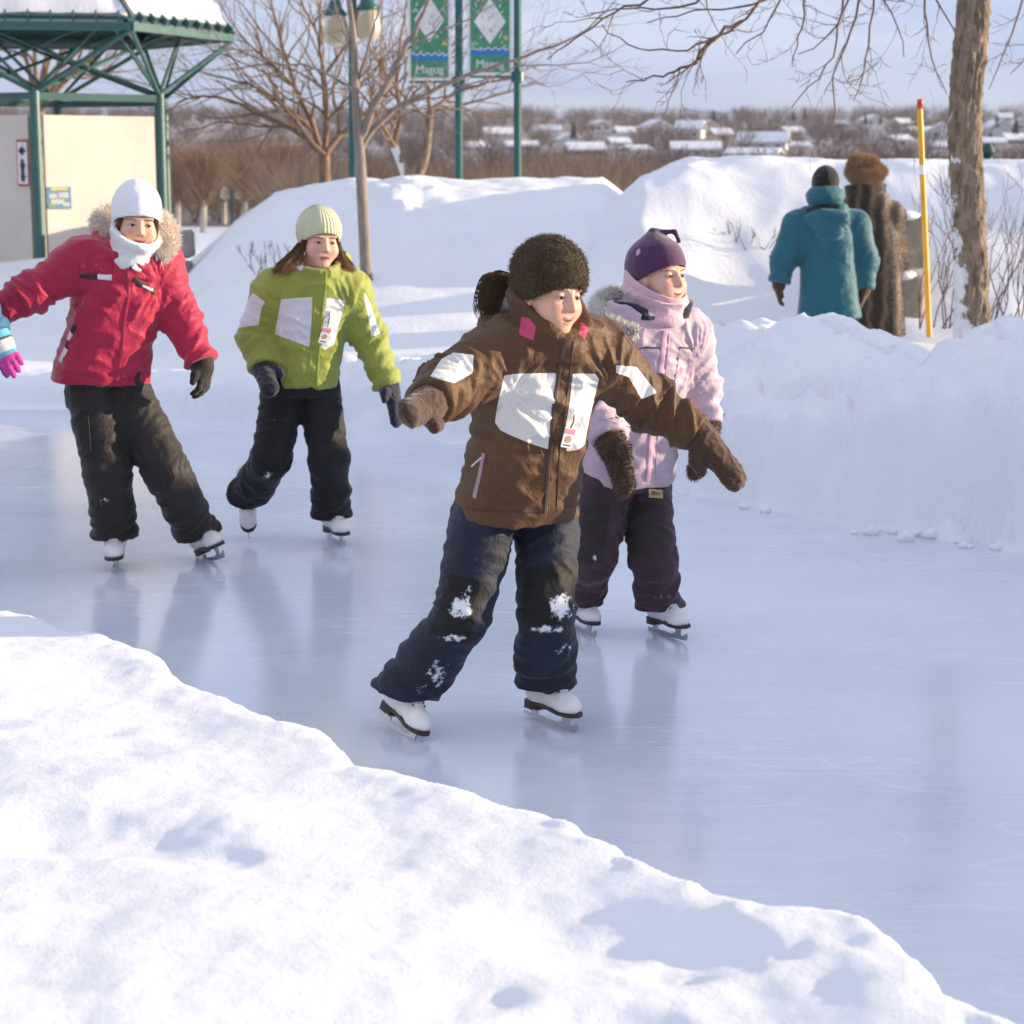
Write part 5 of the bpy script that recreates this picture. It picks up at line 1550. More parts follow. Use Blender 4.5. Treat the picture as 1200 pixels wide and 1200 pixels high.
def sheet(name, xs, ys, zf, mat, keep=None, **kw):
    X, Y = np.meshgrid(xs, ys, indexing='ij'); p = np.stack([X.ravel(), Y.ravel()], 1)
    z = zf(p); V = np.concatenate([p, z[:, None]], 1)
    nx, ny = len(xs), len(ys); i = np.arange(nx * ny).reshape(nx, ny)
    Q = np.stack([i[:-1, :-1].ravel(), i[1:, :-1].ravel(), i[1:, 1:].ravel(), i[:-1, 1:].ravel()], 1)
    if keep is not None:
        k = keep(p, z); Q = Q[k[Q].any(1)]
        used = np.unique(Q); remap = np.full(len(V), -1); remap[used] = np.arange(len(used)); V = V[used]; Q = remap[Q]
    o = mesh_obj(name, V, Q, mat)
    return tag(o, **kw) if kw else o

# near bank (foreground): its crest as seen in the photograph, 0.3 m above the ice
NEAR_PX = [(-420, 640), (-120, 700), (0, 720), (40, 728), (100, 747), (180, 767), (225, 803), (272, 822), (330, 851), (398, 868), (425, 900), (482, 912), (590, 946), (680, 976), (750, 1015), (830, 1050), (900, 1072), (985, 1080), (1025, 1097), (1080, 1136), (1104, 1167), (1160, 1192), (1300, 1270), (1500, 1380)]
NEAR = np.array([G(x, y, .30)[:2] for x, y in NEAR_PX])
FAR_PX = [(2100, 840), (1500, 705), (1200, 648), (1100, 632), (1000, 622), (900, 602), (800, 577), (680, 548), (560, 528), (430, 503), (300, 492), (180, 486), (0, 476), (-300, 462), (-700, 450)]
FARP = np.array([G(x, y, 0)[:2] for x, y in FAR_PX])

def dent(p, c, r, dep, ang=0):
    q = p - np.asarray(c); ca, sa = math.cos(ang), math.sin(ang)
    x = q[:, 0] * ca + q[:, 1] * sa; y = -q[:, 0] * sa + q[:, 1] * ca
    d = (x / r[0]) ** 2 + (y / r[1]) ** 2
    p3 = np.concatenate([p, np.zeros((len(p), 1))], 1); d = d * (1 + .5 * noise(p3 / .13 + 3) + .12 * noise(p3 / .04 + 8)); d = np.maximum(d, 0)
    return -dep * np.exp(-d ** 1.5) + dep * .10 * np.exp(-((np.sqrt(d) - 1.35) / .3) ** 2)

def near_z(p):
    d, s, sg = seg_dist(p, NEAR); d = d * -sg if False else d * sg
    inside = -d                      # positive on the camera's side
    p3 = np.concatenate([p, np.zeros((len(p), 1))], 1)
    wob = .04 * fbm(p3 / .5 + 3, 3) + .03 * noise(p3 / .13 + 9)
    e = inside + .035 + wob * .62
    z = .37 * sstep(-.10, .06, e) - .06 + .03 * np.clip(-p[:, 0] - .2, -1.5, 2.5) * sstep(0, .6, e)
    z = z + sstep(0, .8, e) * (.016 * fbm(p3 / .8 + 1, 4) + .0 * inside)
    z = z + sstep(-.05, .2, e) * (.006 * fbm(p3 / .22 + 5, 4) + .003 * (ridge(p3 / np.array([.5, .22, 1])) - .5))
    z = z + .010 * np.exp(-((e - .10) / .10) ** 2) * (1 + .8 * noise(p3 / .2 + 2)) + (.012 * np.maximum(0, noise(p3 / .09 + 7)) + .005 * noise(p3 / .04 + 4)) * np.exp(-((e - .02) / .10) ** 2) + .0012 * fbm(p3 / .05 + 2, 2) * sstep(0, .2, e)
    for px, py, r, dep, a in DENTS: z = z + sstep(0, .2, e) * dent(p, G(px, py, .32)[:2], r, dep * .44, a)
    return z
DENTS = [(140, 982, (.20, .10), .060, .1), (235, 1003, (.10, .06), .03, 0), (40, 972, (.12, .08), .035, .3), (715, 1085, (.22, .13), .060, -.2), (830, 1112, (.10, .07), .03, .4), (480, 925, (.14, .05), .02, .4), (70, 862, (.16, .05), .02, .3), (150, 880, (.10, .05), .018, .1), (700, 1195, (.14, .08), .04, .2), (560, 1160, (.07, .05), .02, .2)]

def far_bank_h(px):
    return np.interp(px, [-700, 0, 180, 300, 430, 560, 700, 800, 900, 980, 1060, 1120, 1200, 2100], [.20, .24, .30, .38, .46, .60, .79, .80, .76, .78, .92, .97, 1.0, 1.08])
FAR_S = np.concatenate([[0], np.cumsum(np.linalg.norm(np.diff(FARP, axis=0), axis=1))])

def bank_z(p):
    d, s, sg = seg_dist(p, FARP); ins = -d * sg     # positive behind the ice edge
    px = np.interp(s, FAR_S, [q[0] for q in FAR_PX]); H = far_bank_h(px)
    p3 = np.concatenate([p, np.zeros((len(p), 1))], 1)
    w = .20 + .72 * np.clip(H, 0, 1)
    e = ins + .10 * fbm(p3 / .7 + 4, 4) + .05 * noise(p3 / .17)
    up = sstep(-.06, 1, e / w * .58 + .42 * sstep(0, .25, e / w)); down = 1 - sstep(w * 1.25, w * 2.6, ins) * np.interp(px, [300, 520, 760, 900], [.45, .5, .8, 1])
    crest = H * (1 + .07 * fbm(p3 / .8 + 8, 4))
    z = (crest * up) * (.0 + 1.0 * down) - .05
    face = sstep(0, .1, e) * (1 - sstep(w * 1.1, w * 1.6, ins))
    z = z + face * H * (.07 * fbm(p3 / .36 + 6, 5) + .05 * (ridge(p3 / .45 + 2) ** 2 - .45) + .022 * (ridge(p3 / .15 + 1) ** 2 - .4) - .05 * sstep(.86, .97, ridge(p3 / np.array([.5, .9, 1]) + 11)))
    z = z + .045 * np.maximum(0, noise(p3 / .10 + 30)) * np.exp(-((ins - .02) / .11) ** 2)
    return z

def ground_z(p):
    """the lie of the land: level by the ice, falling away beyond the mounds, rising to the far hill"""
    x, y = p[:, 0], p[:, 1]
    p3 = np.concatenate([p, np.zeros((len(p), 1))], 1)
    r = np.sqrt(x * x + y * y)
    z = np.interp(r, [0, 12.5, 15, 25, 60, 150, 330, 520, 700, 900, 1150, 1450, 3000, 7000], [-.25, -.12, .0, .15, -1.2, -3.2, -2.5, 2.5, 9.5, 17.5, 27.5, 33, 36, 36])
    z = z + sstep(10, 20, y) * .10 * fbm(p3 / 2.5, 3) * sstep(60, 30, r)
    z = z + sstep(300, 900, r) * 3.5 * fbm(p3 / 300, 3)
    # the path between the near ice and the kiosk, and drift by the kiosk
    z = z + .45 * np.exp(-((x + 5.0) / 2.6) ** 2 - ((y - 21.3) / 2.6) ** 2)
    z = z - sstep(14.0, 12.2, y) * .0
    return z

def mound_left_z(p):
    x, y = p[:, 0], p[:, 1]; p3 = np.concatenate([p, np.zeros((len(p), 1))], 1)
    xx = x * 20 / np.maximum(8, y)                   # seen along the line of sight
    top = np.interp(xx, [-3.6, -3.25, -2.75, -2.35, -1.6, 0, .9, 1.5, 2.2], [0, .45, .95, 1.26, 1.37, 1.40, 1.38, .9, 0])
    prof = np.interp(y, [12.6, 14.2, 15.5, 17.2, 18.6, 19.6, 20.4, 23, 26], [0, .08, .30, .66, .90, .98, 1.0, .95, 0])
    z = top * prof + .06 * fbm(p3 / 1.4, 4) * prof + .02 * fbm(p3 / .35, 3) * prof
    z = z + .10 * np.exp(-((xx + 1.15) / .5) ** 2) * np.exp(-((y - 18.6) / 1.2) ** 2) * (1 + 1.2 * fbm(p3 / .4, 4))
    return z + .02 - .25 * (prof <= .001)

def mound_right_z(p):
    x, y = p[:, 0], p[:, 1]; p3 = np.concatenate([p, np.zeros((len(p), 1))], 1)
    xx = x * 18 / np.maximum(8, y)
    top = np.interp(xx, [.1, .45, .75, 1.15, 1.6, 2.1, 3.1, 4.8, 8, 12, 14], [0, .45, 1.05, 1.42, 1.56, 1.60, 1.56, 1.58, 1.6, 1.4, .2])
    fy = 15.7 - .5 * sstep(2.2, .9, xx)
    prof = sstep(fy - .5, fy + 2.1, y + .06 * fbm(p3 / 1.2, 3)) * (1 - sstep(19.5, 23, y))
    z = top * prof + .05 * fbm(p3 / 1.1 + 3, 4) * sstep(0, .3, prof) + .03 * (ridge(p3 / .5) - .5) * prof
    return z + .02 - .25 * (prof <= .001)

def ridge_z(p):
    """unseen snow ridge added right of the track to keep the low sun off the ice"""
    x, y = p[:, 0], p[:, 1]; p3 = np.concatenate([p, np.zeros((len(p), 1))], 1)
    H = np.interp(y, [1.2, 2.2, 4.4, 5.2, 6.2, 7.5, 8.5, 10.6, 11.9, 12.3], [.0, 1.28, 1.32, 1.42, 1.55, 1.80, 1.92, 1.9, .8, 0])  # added ridge: heights shaped to the shade line wanted on skaters and ice
    cx = 6.9 + .3 * np.sin(y * .9)
    return H * np.exp(-np.abs((x - cx) / 1.25) ** 2.6) * (1 + .10 * fbm(p3 / .8 + 12, 4)) - .12

def setting():
    sm = snow_mat('snow'); smn = snow_mat('snow_near', .8, .0, 1.3)
    hill = newmat('far_ground'); nt, b = hill[1], hill[2]; v = coords(nt)
    n = noise_n(nt, v, .02, 5)
    nt.links.new(ramp(nt, n, [(.42, (.16, .13, .13)), (.58, (.30, .28, .30))]), b.inputs['Base Color']); b.inputs['Roughness'].default_value = .9
    # ground: one sheet to the horizon, finer near the camera, snow near and scrubby land far off
    rr = np.concatenate([np.linspace(.5, 30, 150), np.geomspace(30.5, 6500, 130)]); aa = np.linspace(-math.pi, math.pi, 361)
    Rg, Ag = np.meshgrid(rr, aa[:-1], indexing='ij'); p = np.stack([(Rg * np.sin(Ag)).ravel(), (Rg * np.cos(Ag)).ravel()], 1)
    z = ground_z(p); na = 360; i = np.arange(len(rr) * na).reshape(len(rr), na); j = np.roll(i, -1, 1)
    Q = np.stack([i[:-1].ravel(), i[1:].ravel(), j[1:].ravel(), j[:-1].ravel()], 1)[:, ::-1]
    V = np.concatenate([p, z[:, None]], 1)
    V = np.concatenate([V, [[0, 0, z[0]]]]); cap = [(len(V) - 1, int(i[0, k]), int(i[0, (k + 1) % na])) for k in range(na)]
    fm = (np.repeat(rr[:-1], na) > 158).astype(np.int32)
    tag(mesh_obj('snow_ground', V, Q, [sm, hill[0]], fmat=fm), 'open snow covered ground falling away to the far shore', kind='structure')
    ice = sheet('ice', np.linspace(-14, 12, 2), np.linspace(-6, 15, 2), lambda p: np.zeros(len(p)), ice_mat(), label='pale blue skating ice track with faint blade scratches', kind='structure')
    sheet('snowbank', np.arange(-4.2, 3.2, .0125), np.arange(.6, 8.0, .0125), near_z, smn, keep=lambda p, z: z > -.055, label='lumpy sunlit snowbank in front of the ice', kind='structure')
    sheet('snowbank', np.arange(-9, 9.5, .025), np.arange(3.5, 16, .025), bank_z, sm, keep=lambda p, z: (z > -.045) & (p[:, 1] < 15.5), label='shaded snowbank along the far side of the ice', kind='structure')
    sheet('shade_ridge', np.arange(4.2, 10.5, .05), np.arange(1.2, 12.4, .05), ridge_z, sm, keep=lambda p, z: z > -.1, label='unseen snow ridge added right of the track to shade the ice', kind='structure')
    sheet('snow_mound', np.arange(-4.8, 5, .045), np.arange(12.4, 26.5, .045), mound_left_z, sm, keep=lambda p, z: z > .0, label='long flat topped snow mound behind the green jacket', kind='structure')
    sheet('snow_mound', np.arange(-.4, 15, .045), np.arange(14.6, 23.4, .045), mound_right_z, sm, keep=lambda p, z: z > .0, label='tall rounded snow mound behind the two walkers', kind='structure')

# ================================================================== bare trees
class Tree:
    def __init__(s, seed): s.rng = np.random.default_rng(seed); s.V = []; s.F = []; s.b = 0
    def tube(s, pts, rad, n):
        V, Fc = tube_arrays(pts, rad, n, False)
        s.V.append(V); s.F.append(np.asarray(Fc) + s.b); s.b += len(V)
    def branch(s, p, d, L, r, lev, maxlev, up=.1, wig=.18, kids=(3, 5), spread=.7, ratio=.62, droop=0.0, tipr=.35):
        g = s.rng; n = 6 if lev < maxlev else 4; pts = [np.asarray(p, dtype=float)]; d = nrm(d)
        for i in range(n):
            d = nrm(d + g.normal(size=3) * wig + np.array([0, 0, up - droop * (i / n)]) )
            pts.append(pts[-1] + d * L / n)
        pts = np.array(pts); rad = np.linspace(r, r * tipr, n + 1)
        s.tube(pts, rad, 6 if lev == 0 else (5 if lev == 1 else (4 if lev == 2 else 3)))
        if lev >= maxlev: return
        for k in range(g.integers(kids[0], kids[1] + 1)):
            t = g.uniform(.25, 1.0) if k else 1.0
            i = min(int(t * n), n - 1); q = pts[i] + (pts[i + 1] - pts[i]) * (t * n - i)
            dd = nrm(pts[i + 1] - pts[i]); e = g.normal(size=3); e -= (e @ dd) * dd; e = nrm(e)
            sp = spread * g.uniform(.6, 1.3) if k else spread * .35
            s.branch(q, dd * math.cos(sp) + e * math.sin(sp), L * ratio * g.uniform(.7, 1.2), max(.0022, np.interp(t, [0, 1], [r, r * tipr]) * .72), lev + 1, maxlev, up, wig * 1.15, kids, spread, ratio, droop, tipr)
    def build(s, name, mat, parent=None, origin=None):
        V = np.concatenate(s.V); Fc = np.concatenate(s.F)
        return mesh_obj(name, V, Fc, mat, parent, origin=origin)

def bark_mat(name, a, b_, scale=18, strength=.9, snow=0.0, dist=.02):
    m, nt, b = newmat(name); v = coords(nt, scale=(1, 1, .28)); n = noise_n(nt, v, scale, 6, .7, .4)
    col = ramp(nt, n, [(.3, a), (.7, b_)])
    if snow:        # wind-blown snow stuck to the trunk's cold side
        v2 = coords(nt); n2 = noise_n(nt, v2, 5, 5, .65); sx = nd(nt, 'ShaderNodeSeparateXYZ'); nt.links.new(v2, sx.inputs[0])
        f = mth(nt, 'ADD', mth(nt, 'MULTIPLY', sx.outputs[0], -9.0), mth(nt, 'MULTIPLY_ADD', n2, 4.2, -2.25))
        f = mth(nt, 'ADD', f, mth(nt, 'MULTIPLY', sx.outputs[2], -snow))
        col = mixc(nt, mth(nt, 'MULTIPLY', f, 5.0, clamp=True), col, (.80, .82, .86))
    nt.links.new(col, b.inputs['Base Color']); b.inputs['Roughness'].default_value = .9; b.inputs['Specular IOR Level'].default_value = .2
    bump(nt, n, strength, dist, b); return m

def px_branch(tr, pl, Y, r0, r1, g, twig=True, n=7, tw_len=.35, tw_kids=9, up=-.15):
    """a branch along a line seen in the photograph, at its own depth, with side twigs"""
    Ys = Y if isinstance(Y, (list, tuple)) else np.linspace(Y, Y + g.uniform(-.6, .6), len(pl))
    pts = resamp([P(x, y, yy) for (x, y), yy in zip(pl, Ys)], max(8, len(pl) * 3))
    pts = pts + g.normal(size=pts.shape) * .008
    rad = np.linspace(r0, r1, len(pts)); tr.tube(pts, rad, 5)
    if twig:
        for k in range(tw_kids):
            t = g.uniform(.1, .97); i = min(int(t * (len(pts) - 1)), len(pts) - 2)
            dd = nrm(pts[i + 1] - pts[i]); e = g.normal(size=3); e -= (e @ dd) * dd; e = nrm(e)
            tr.branch(pts[i], dd * .8 + e * .75, tw_len * g.uniform(.4, 1.1), max(.0026, rad[i] * .55), 2, 4, up, .16, (1, 3), .65, .6, 0)
    return pts

def haze():
    m = bpy.data.materials.new('haze_air'); m.use_nodes = True; nt = m.node_tree
    nt.nodes.remove(nt.nodes['Principled BSDF']); v = nt.nodes.new('ShaderNodeVolumePrincipled')
    v.inputs['Color'].default_value = (.86, .89, .96, 1); v.inputs['Density'].default_value = HAZE
    nt.links.new(v.outputs[0], nt.nodes['Material Output'].inputs['Volume'])
    o = MB().box((0, 0, 22), (14000, 14000, 60)).build('haze', m); tag(o, 'thin cold haze over the valley', kind='stuff')
HAZE = .00013

def trees():
    g = np.random.default_rng(41)
    bark_big = bark_mat('rough_bark', (.10, .07, .05), (.42, .33, .24), 24, 1.0, snow=1.6, dist=.03)
    bark_tw = bark_mat('twig_bark', (.10, .065, .05), (.23, .165, .125), 20, .4)
    bark_grey = bark_mat('grey_bark', (.17, .14, .12), (.36, .30, .25), 20, .5)
    bark_tan = bark_mat('tan_bark', (.13, .085, .06), (.30, .21, .14), 16, .5)
    # big tree on the right
    D = 13.6; b0 = P(1140, 392, D); e = tag(empty('tree', b0), 'large bare tree with rough snow flecked trunk right of the yellow pole', 'tree')
    tp = resamp([P(1141, 400, D), P(1138, 350, D), P(1137, 270, D), P(1131, 190, D), P(1131, 110, D), P(1140, 30, D), P(1143, -60, D), P(1140, -200, D), P(1120, -330, D)], 40)
    rd = np.interp(np.linspace(0, 1, 40), [0, .06, .3, .55, .62, .8, 1], [.128, .112, .103, .108, .095, .072, .045])
    n = 72; a = 2 * math.pi * np.arange(n) / n; pts2 = resamp(tp, 300); rd2 = np.interp(np.linspace(0, 1, 300), np.linspace(0, 1, 40), rd)
    V, Fc = tube_arrays(pts2, rd2, n, False)
    ctr = np.repeat(pts2, n, axis=0); dirn = V - ctr; dirn /= np.linalg.norm(dirn, axis=1)[:, None]
    rg = ridge(np.stack([V[:, 0] / .035, V[:, 1] / .035, V[:, 2] / .16], 1)) - .5
    V = V + dirn * (.020 * rg + .010 * (ridge(V / np.array([.05, .05, .09])) - .5) + .010 * noise(V / .12))[:, None]
    mesh_obj('trunk', V, Fc, bark_big, e, origin=b0)
    T = Tree(5)
    lim = [P(1142, -110, D), P(1080, -150, D - .8), P(980, -150, D - 1.6), P(880, -130, D - 2.2), P(780, -90, D - 2.6)]
    T.tube(resamp(lim, 20), np.linspace(.07, .02, 20), 8)
    T.tube(resamp([P(1143, -60, D), P(1190, -140, D - .3), P(1260, -220, D - .5)], 10), np.linspace(.05, .02, 10), 7)
    T.tube(resamp([P(1140, -200, D), P(1100, -330, D), P(1040, -430, D - .4)], 10), np.linspace(.05, .02, 10), 7)
    T.tube(resamp([P(1120, -330, D), P(1150, -430, D), P(1200, -500, D + .3)], 10), np.linspace(.045, .02, 10), 7)
    for x, y, k in ((1120, -300, 4), (1040, -430, 5), (1200, -500, 5), (1260, -220, 4), (780, -90, 2), (1130, -250, 3), (1150, -430, 3)):
        for _ in range(k): T.branch(P(x, y, D - (2.6 if x == 780 else 0)), (g.uniform(-1, 1), g.uniform(-.7, .7), g.uniform(.1, .9)), g.uniform(.8, 1.5), .018, 1, 4, .03, .16, (3, 5), .6, .62)
    main = [([(930, -140), (905, -40), (896, 0), (867, 25), (837, 46), (804, 62), (762, 58), (725, 50), (704, 29)], 11.4),
            ([(837, 46), (815, 72), (795, 84), (770, 92), (735, 97)], 11.4), ([(867, 25), (840, 40), (812, 78), (780, 98)], 11.6),
            ([(950, -140), (944, 0), (942, 25), (933, 54), (927, 79)], 11.9), ([(1000, -150), (987, 0), (983, 33), (975, 75), (950, 104), (925, 125)], 12.1),
            ([(1020, -150), (1008, 17), (992, 50), (975, 83), (978, 121), (979, 146), (977, 167)], 12.3), ([(1030, -140), (1025, 0), (1021, 37), (1010, 92), (1000, 121)], 12.6),
            ([(1040, -140), (1033, 0), (1054, 25), (1062, 67)], 12.8), ([(1070, -130), (1083, 0), (1087, 50), (1096, 92), (1112, 112)], 13.0), ([(1080, -120), (1094, 0), (1117, 33), (1127, 60)], 13.3),
            ([(1215, -140), (1200, 8), (1175, 67), (1158, 104)], 13.3), ([(880, -130), (850, -30), (820, 5), (780, 14), (730, 8), (690, 20)], 11.3), ([(840, -110), (800, -30), (760, 2), (715, 12), (680, 45), (640, 66)], 11.2),
            ([(960, -140), (930, -20), (900, 5), (862, 12), (815, 10), (760, 24)], 11.7), ([(1215, -130), (1230, 20), (1205, 75), (1180, 86)], 13.2), ([(940, -130), (915, 10), (890, 40), (860, 62)], 11.6), ([(1010, -140), (1000, 10), (960, 60), (938, 66)], 12.2)]
    for pl, y in main: px_branch(T, pl, y, .0125, .003, g, True, tw_len=.28, tw_kids=6, up=.02)
    T.build('crown', bark_tw, e, origin=b0)
    # slim tree in front of the snow mound
    D = 16.2; b0 = P(431, 352, D); e = tag(empty('tree', b0), 'slim young bare tree standing behind the green jacket', 'tree')
    tp = resamp([P(431, 356, D), P(428, 300, D), P(424, 220, D), P(421, 165, D), P(415, 110, D), P(417, 50, D), P(408, 0, D), P(404, -60, D), P(398, -160, D)], 30)
    T = Tree(8); T.tube(tp, np.interp(np.linspace(0, 1, 30), [0, .08, .36, .44, .7, 1], [.058, .047, .043, .033, .022, .008]), 12); T.build('trunk', bark_grey, e, origin=b0)
    T = Tree(9)
    for pl, r0 in (([(421, 165), (432, 140), (452, 100), (475, 55), (497, 20), (515, -40), (530, -100)], .040), ([(423, 175), (436, 150), (460, 128), (520, 100), (570, 80), (640, 60), (690, 35), (725, 0), (740, -40)], .026), ([(440, 130), (480, 128), (530, 127), (560, 130), (600, 133)], .009),
                   ([(418, 110), (395, 90), (360, 78), (310, 70), (262, 55), (240, 20)], .012), ([(417, 105), (430, 60), (444, 20), (455, -40)], .018), ([(415, 70), (400, 30), (385, -20)], .012), ([(470, 65), (500, 40), (560, 20), (610, -20)], .010), ([(460, 128), (540, 105), (610, 72), (660, 78), (700, 72), (735, 52)], .008), ([(450, 104), (430, 85), (400, 70)], .008), ([(400, 92), (380, 110), (340, 118), (300, 112)], .007)):
        px_branch(T, pl, D, r0, .003, g, True, tw_len=.45, tw_kids=6, up=.06)
    T.build('crown', bark_grey, e, origin=b0)
    # spreading tree right of the kiosk
    D = 25.5; b0 = P(381, 236, D); e = tag(empty('tree', b0), 'wide spreading bare tree between kiosk and lamp post', 'tree')
    T = Tree(12); T.tube(resamp([P(380, 250, D), P(381, 215, D), P(380, 183, D)], 8), np.linspace(.085, .07, 8), 10); T.build('trunk', bark_tan, e, origin=b0)
    T = Tree(13)
    for pl, r0 in (([(380, 184), (362, 165), (340, 148), (310, 138), (280, 120), (240, 110), (210, 118), (190, 140)], .05), ([(380, 184), (368, 150), (345, 100), (330, 50), (318, 0), (300, -60)], .045), ([(380, 184), (384, 140), (378, 90), (372, 40), (380, -40)], .045), ([(380, 184), (394, 160), (410, 150), (440, 120), (470, 95), (500, 60)], .045),
                   ([(362, 165), (340, 130), (300, 100), (262, 92), (225, 80), (200, 86)], .03), ([(345, 100), (310, 70), (280, 40), (255, 0)], .025), ([(378, 90), (410, 50), (430, 10), (450, -40)], .028), ([(340, 148), (300, 150), (262, 140), (232, 150), (205, 158)], .02), ([(372, 40), (350, 0), (340, -50)], .02), ([(384, 140), (420, 100), (450, 70), (480, 30)], .025), ([(310, 70), (280, 62), (250, 40), (225, 20)], .015)):
        px_branch(T, pl, D + g.uniform(-.8, .8), r0, .005, g, True, tw_len=1.15, tw_kids=17, up=.05)
    T.build('crown', bark_tan, e, origin=b0)
    # forked tree by the banner poles
    D = 24.5; b0 = P(481, 236, D); e = tag(empty('tree', b0), 'bare tree forked low down beside the banner poles', 'tree')
    T = Tree(15); T.tube(resamp([P(480, 246, D), P(481, 218, D), P(470, 190, D), P(462, 172, D)], 8), np.linspace(.07, .05, 8), 9); T.tube(resamp([P(484, 218, D), P(498, 195, D), P(502, 160, D), P(504, 130, D)], 8), np.linspace(.06, .045, 8), 9); T.build('trunk', bark_big, e, origin=b0)
    T = Tree(16)
    for pl, r0 in (([(462, 172), (445, 140), (425, 110), (400, 90)], .03), ([(462, 172), (470, 130), (462, 90), (470, 40), (480, -20)], .035), ([(504, 130), (530, 110), (570, 95), (610, 88), (640, 100)], .03), ([(504, 130), (500, 90), (520, 40), (530, -20)], .03), ([(504, 130), (560, 120), (600, 105), (628, 95)], .02), ([(470, 130), (500, 90), (540, 70)], .02), ([(504, 140), (470, 110), (440, 70), (430, 20)], .022)):
        px_branch(T, pl, D + g.uniform(-.6, .6), r0, .005, g, True, tw_len=.95, tw_kids=14, up=.05)
    T.build('crown', bark_tan, e, origin=b0)
    # tree behind the kiosk
    D = 34; b0 = P(40, 250, D); e = tag(empty('tree', b0), 'bare tree seen through the kiosk roof trusses', 'tree')
    T = Tree(21); T.tube(resamp([b0, P(40, 180, D), P(45, 130, D)], 8), np.linspace(.14, .10, 8), 8); T.build('trunk', bark_tan, e, origin=b0)
    T = Tree(22)
    for k in range(9): T.branch(P(45, 135 - 3 * k, D), (g.uniform(-1, 1), g.uniform(-.6, .6), .9), g.uniform(1.6, 2.6), .05, 0, 3, .08, .16, (4, 6), .6, .62)
    T.build('crown', bark_tan, e, origin=b0)
    # pale stemmed trees beyond the path
    white = bark_mat('pale_bark', (.40, .34, .28), (.62, .56, .48), 12, .3)
    for k, (px, py, pt, w, D) in enumerate(((208, 262, 165, 34, 150), (238, 268, 160, 44, 140), (286, 262, 175, 30, 150), (262, 258, 178, 26, 165), (330, 256, 150, 50, 160), (300, 250, 158, 46, 175))):
        b0 = P(px, py, D); hgt = (py - pt) / FPX * D
        e = tag(empty('tree', b0), ['pale stemmed bare tree nearest the kiosk post', 'bare tree with thick white stem beyond the snow path', 'small bare tree right of the far path lamp', 'thin bare tree left of the far path lamp', 'broad bare crowned tree above the mound\'s left end', 'tall bare tree behind the far path lamp'][k], 'tree', 'trees beyond the snow path')
        T = Tree(50 + k); T.tube(resamp([b0 - np.array([0, 0, .5]), b0 + np.array([.1, 0, hgt * .25]), b0 + np.array([.2, 0, hgt * .5])], 6), np.linspace(.26, .14, 6), 7); T.build('trunk', white if k < 4 else bark_tan, e, origin=b0)
        hs = hgt * np.array([.72, .78, .62, .7]); SV, SF, tp = fan_twigs([b0 + np.array([.1, 0, hgt * q]) for q in (.24, .2, .34, .28)], hs, np.array([1., .8, 1., .7]) * w / 40, 240, np.random.default_rng(70 + k), .34, .045)
        mesh_obj('crown', SV, SF, TWIG_PALE, e, attrs={'tip': tp}, origin=b0)
    SP = [(325, 222, 178, 170), (296, 215, 192, 180), (434, 218, 200, 120), (1168, 150, 134, 700), (1190, 158, 137, 640), (1014, 146, 132, 850), (943, 140, 127, 900), (930, 142, 129, 880), (672, 164, 143, 640), (836, 146, 128, 850), (1032, 144, 133, 900)]
    for k, (px, py, pt, D) in enumerate(SP):
        conifer(P(px, py, D), (py - pt) / FPX * D, ['dark spruce between bare trees left of the mound', 'small dark spruce among bare trees', 'low dark spruce behind the slim young tree', 'pointed spruce on the hill right of the large trunk', 'wide spruce near the right edge of the hill', 'dark spruce on the skyline above the fur hat', 'right one of two spruces on the skyline above the parka', 'left one of two spruces on the skyline above the parka', 'dark spruce among houses right of the banner poles', 'dark spruce beside the peach house', 'small spruce on the skyline left of the yellow pole'][k], 'spruces beyond the mounds', 30 + k)

def conifer(b0, h, label, group, seed):
    g = np.random.default_rng(seed); e = tag(empty('spruce', b0), label, 'tree', group)
    MB().tube([b0 - np.array([0, 0, .4]), b0 + np.array([0, 0, h * .97])], [h * .02, h * .004], 6).build('trunk', TWIG_BROWN, e, origin=b0)
    n = int(620); t = g.uniform(.05, 1, n) ** .8; a = g.uniform(0, 2 * math.pi, n); r = h * .24 * (1 - t) * g.uniform(.25, 1.15, n)
    p = b0 + np.stack([r * np.cos(a) * .5, r * np.sin(a) * .5, t * h], 1)
    SV, SF, tp = strands(p, np.stack([np.cos(a), np.sin(a), np.full(n, -.25)], 1), h * .15 * (1.15 - t), h * .05, 2, .3, .2, g)
    mesh_obj('crown', SV, SF, CONIFER, e, origin=b0)

def fan_twigs(bases, hs, width, n, g, spread=.35, w=.02):
    """bare shrubs and trees far off: each a fan of forking twigs"""
    P0 = []; D0 = []; Ls = []
    for b0, h, wd in zip(bases, hs, width):
        k = n
        t = np.where(g.uniform(size=k) < .3, 0, g.uniform(.05, .6, k))
        ang = g.normal(size=(k, 2)) * spread
        off = ang * (t * h)[:, None] * .9 * wd
        P0.append(np.asarray(b0) + np.concatenate([off, (t * h)[:, None]], 1))
        D0.append(np.concatenate([ang * 1.3 * wd, np.ones((k, 1))], 1)); Ls.append(h * (1 - t) * g.uniform(.5, 1.0, k))
    return strands(np.concatenate(P0), np.concatenate(D0), np.concatenate(Ls), w, 3, -.05, .55, g)

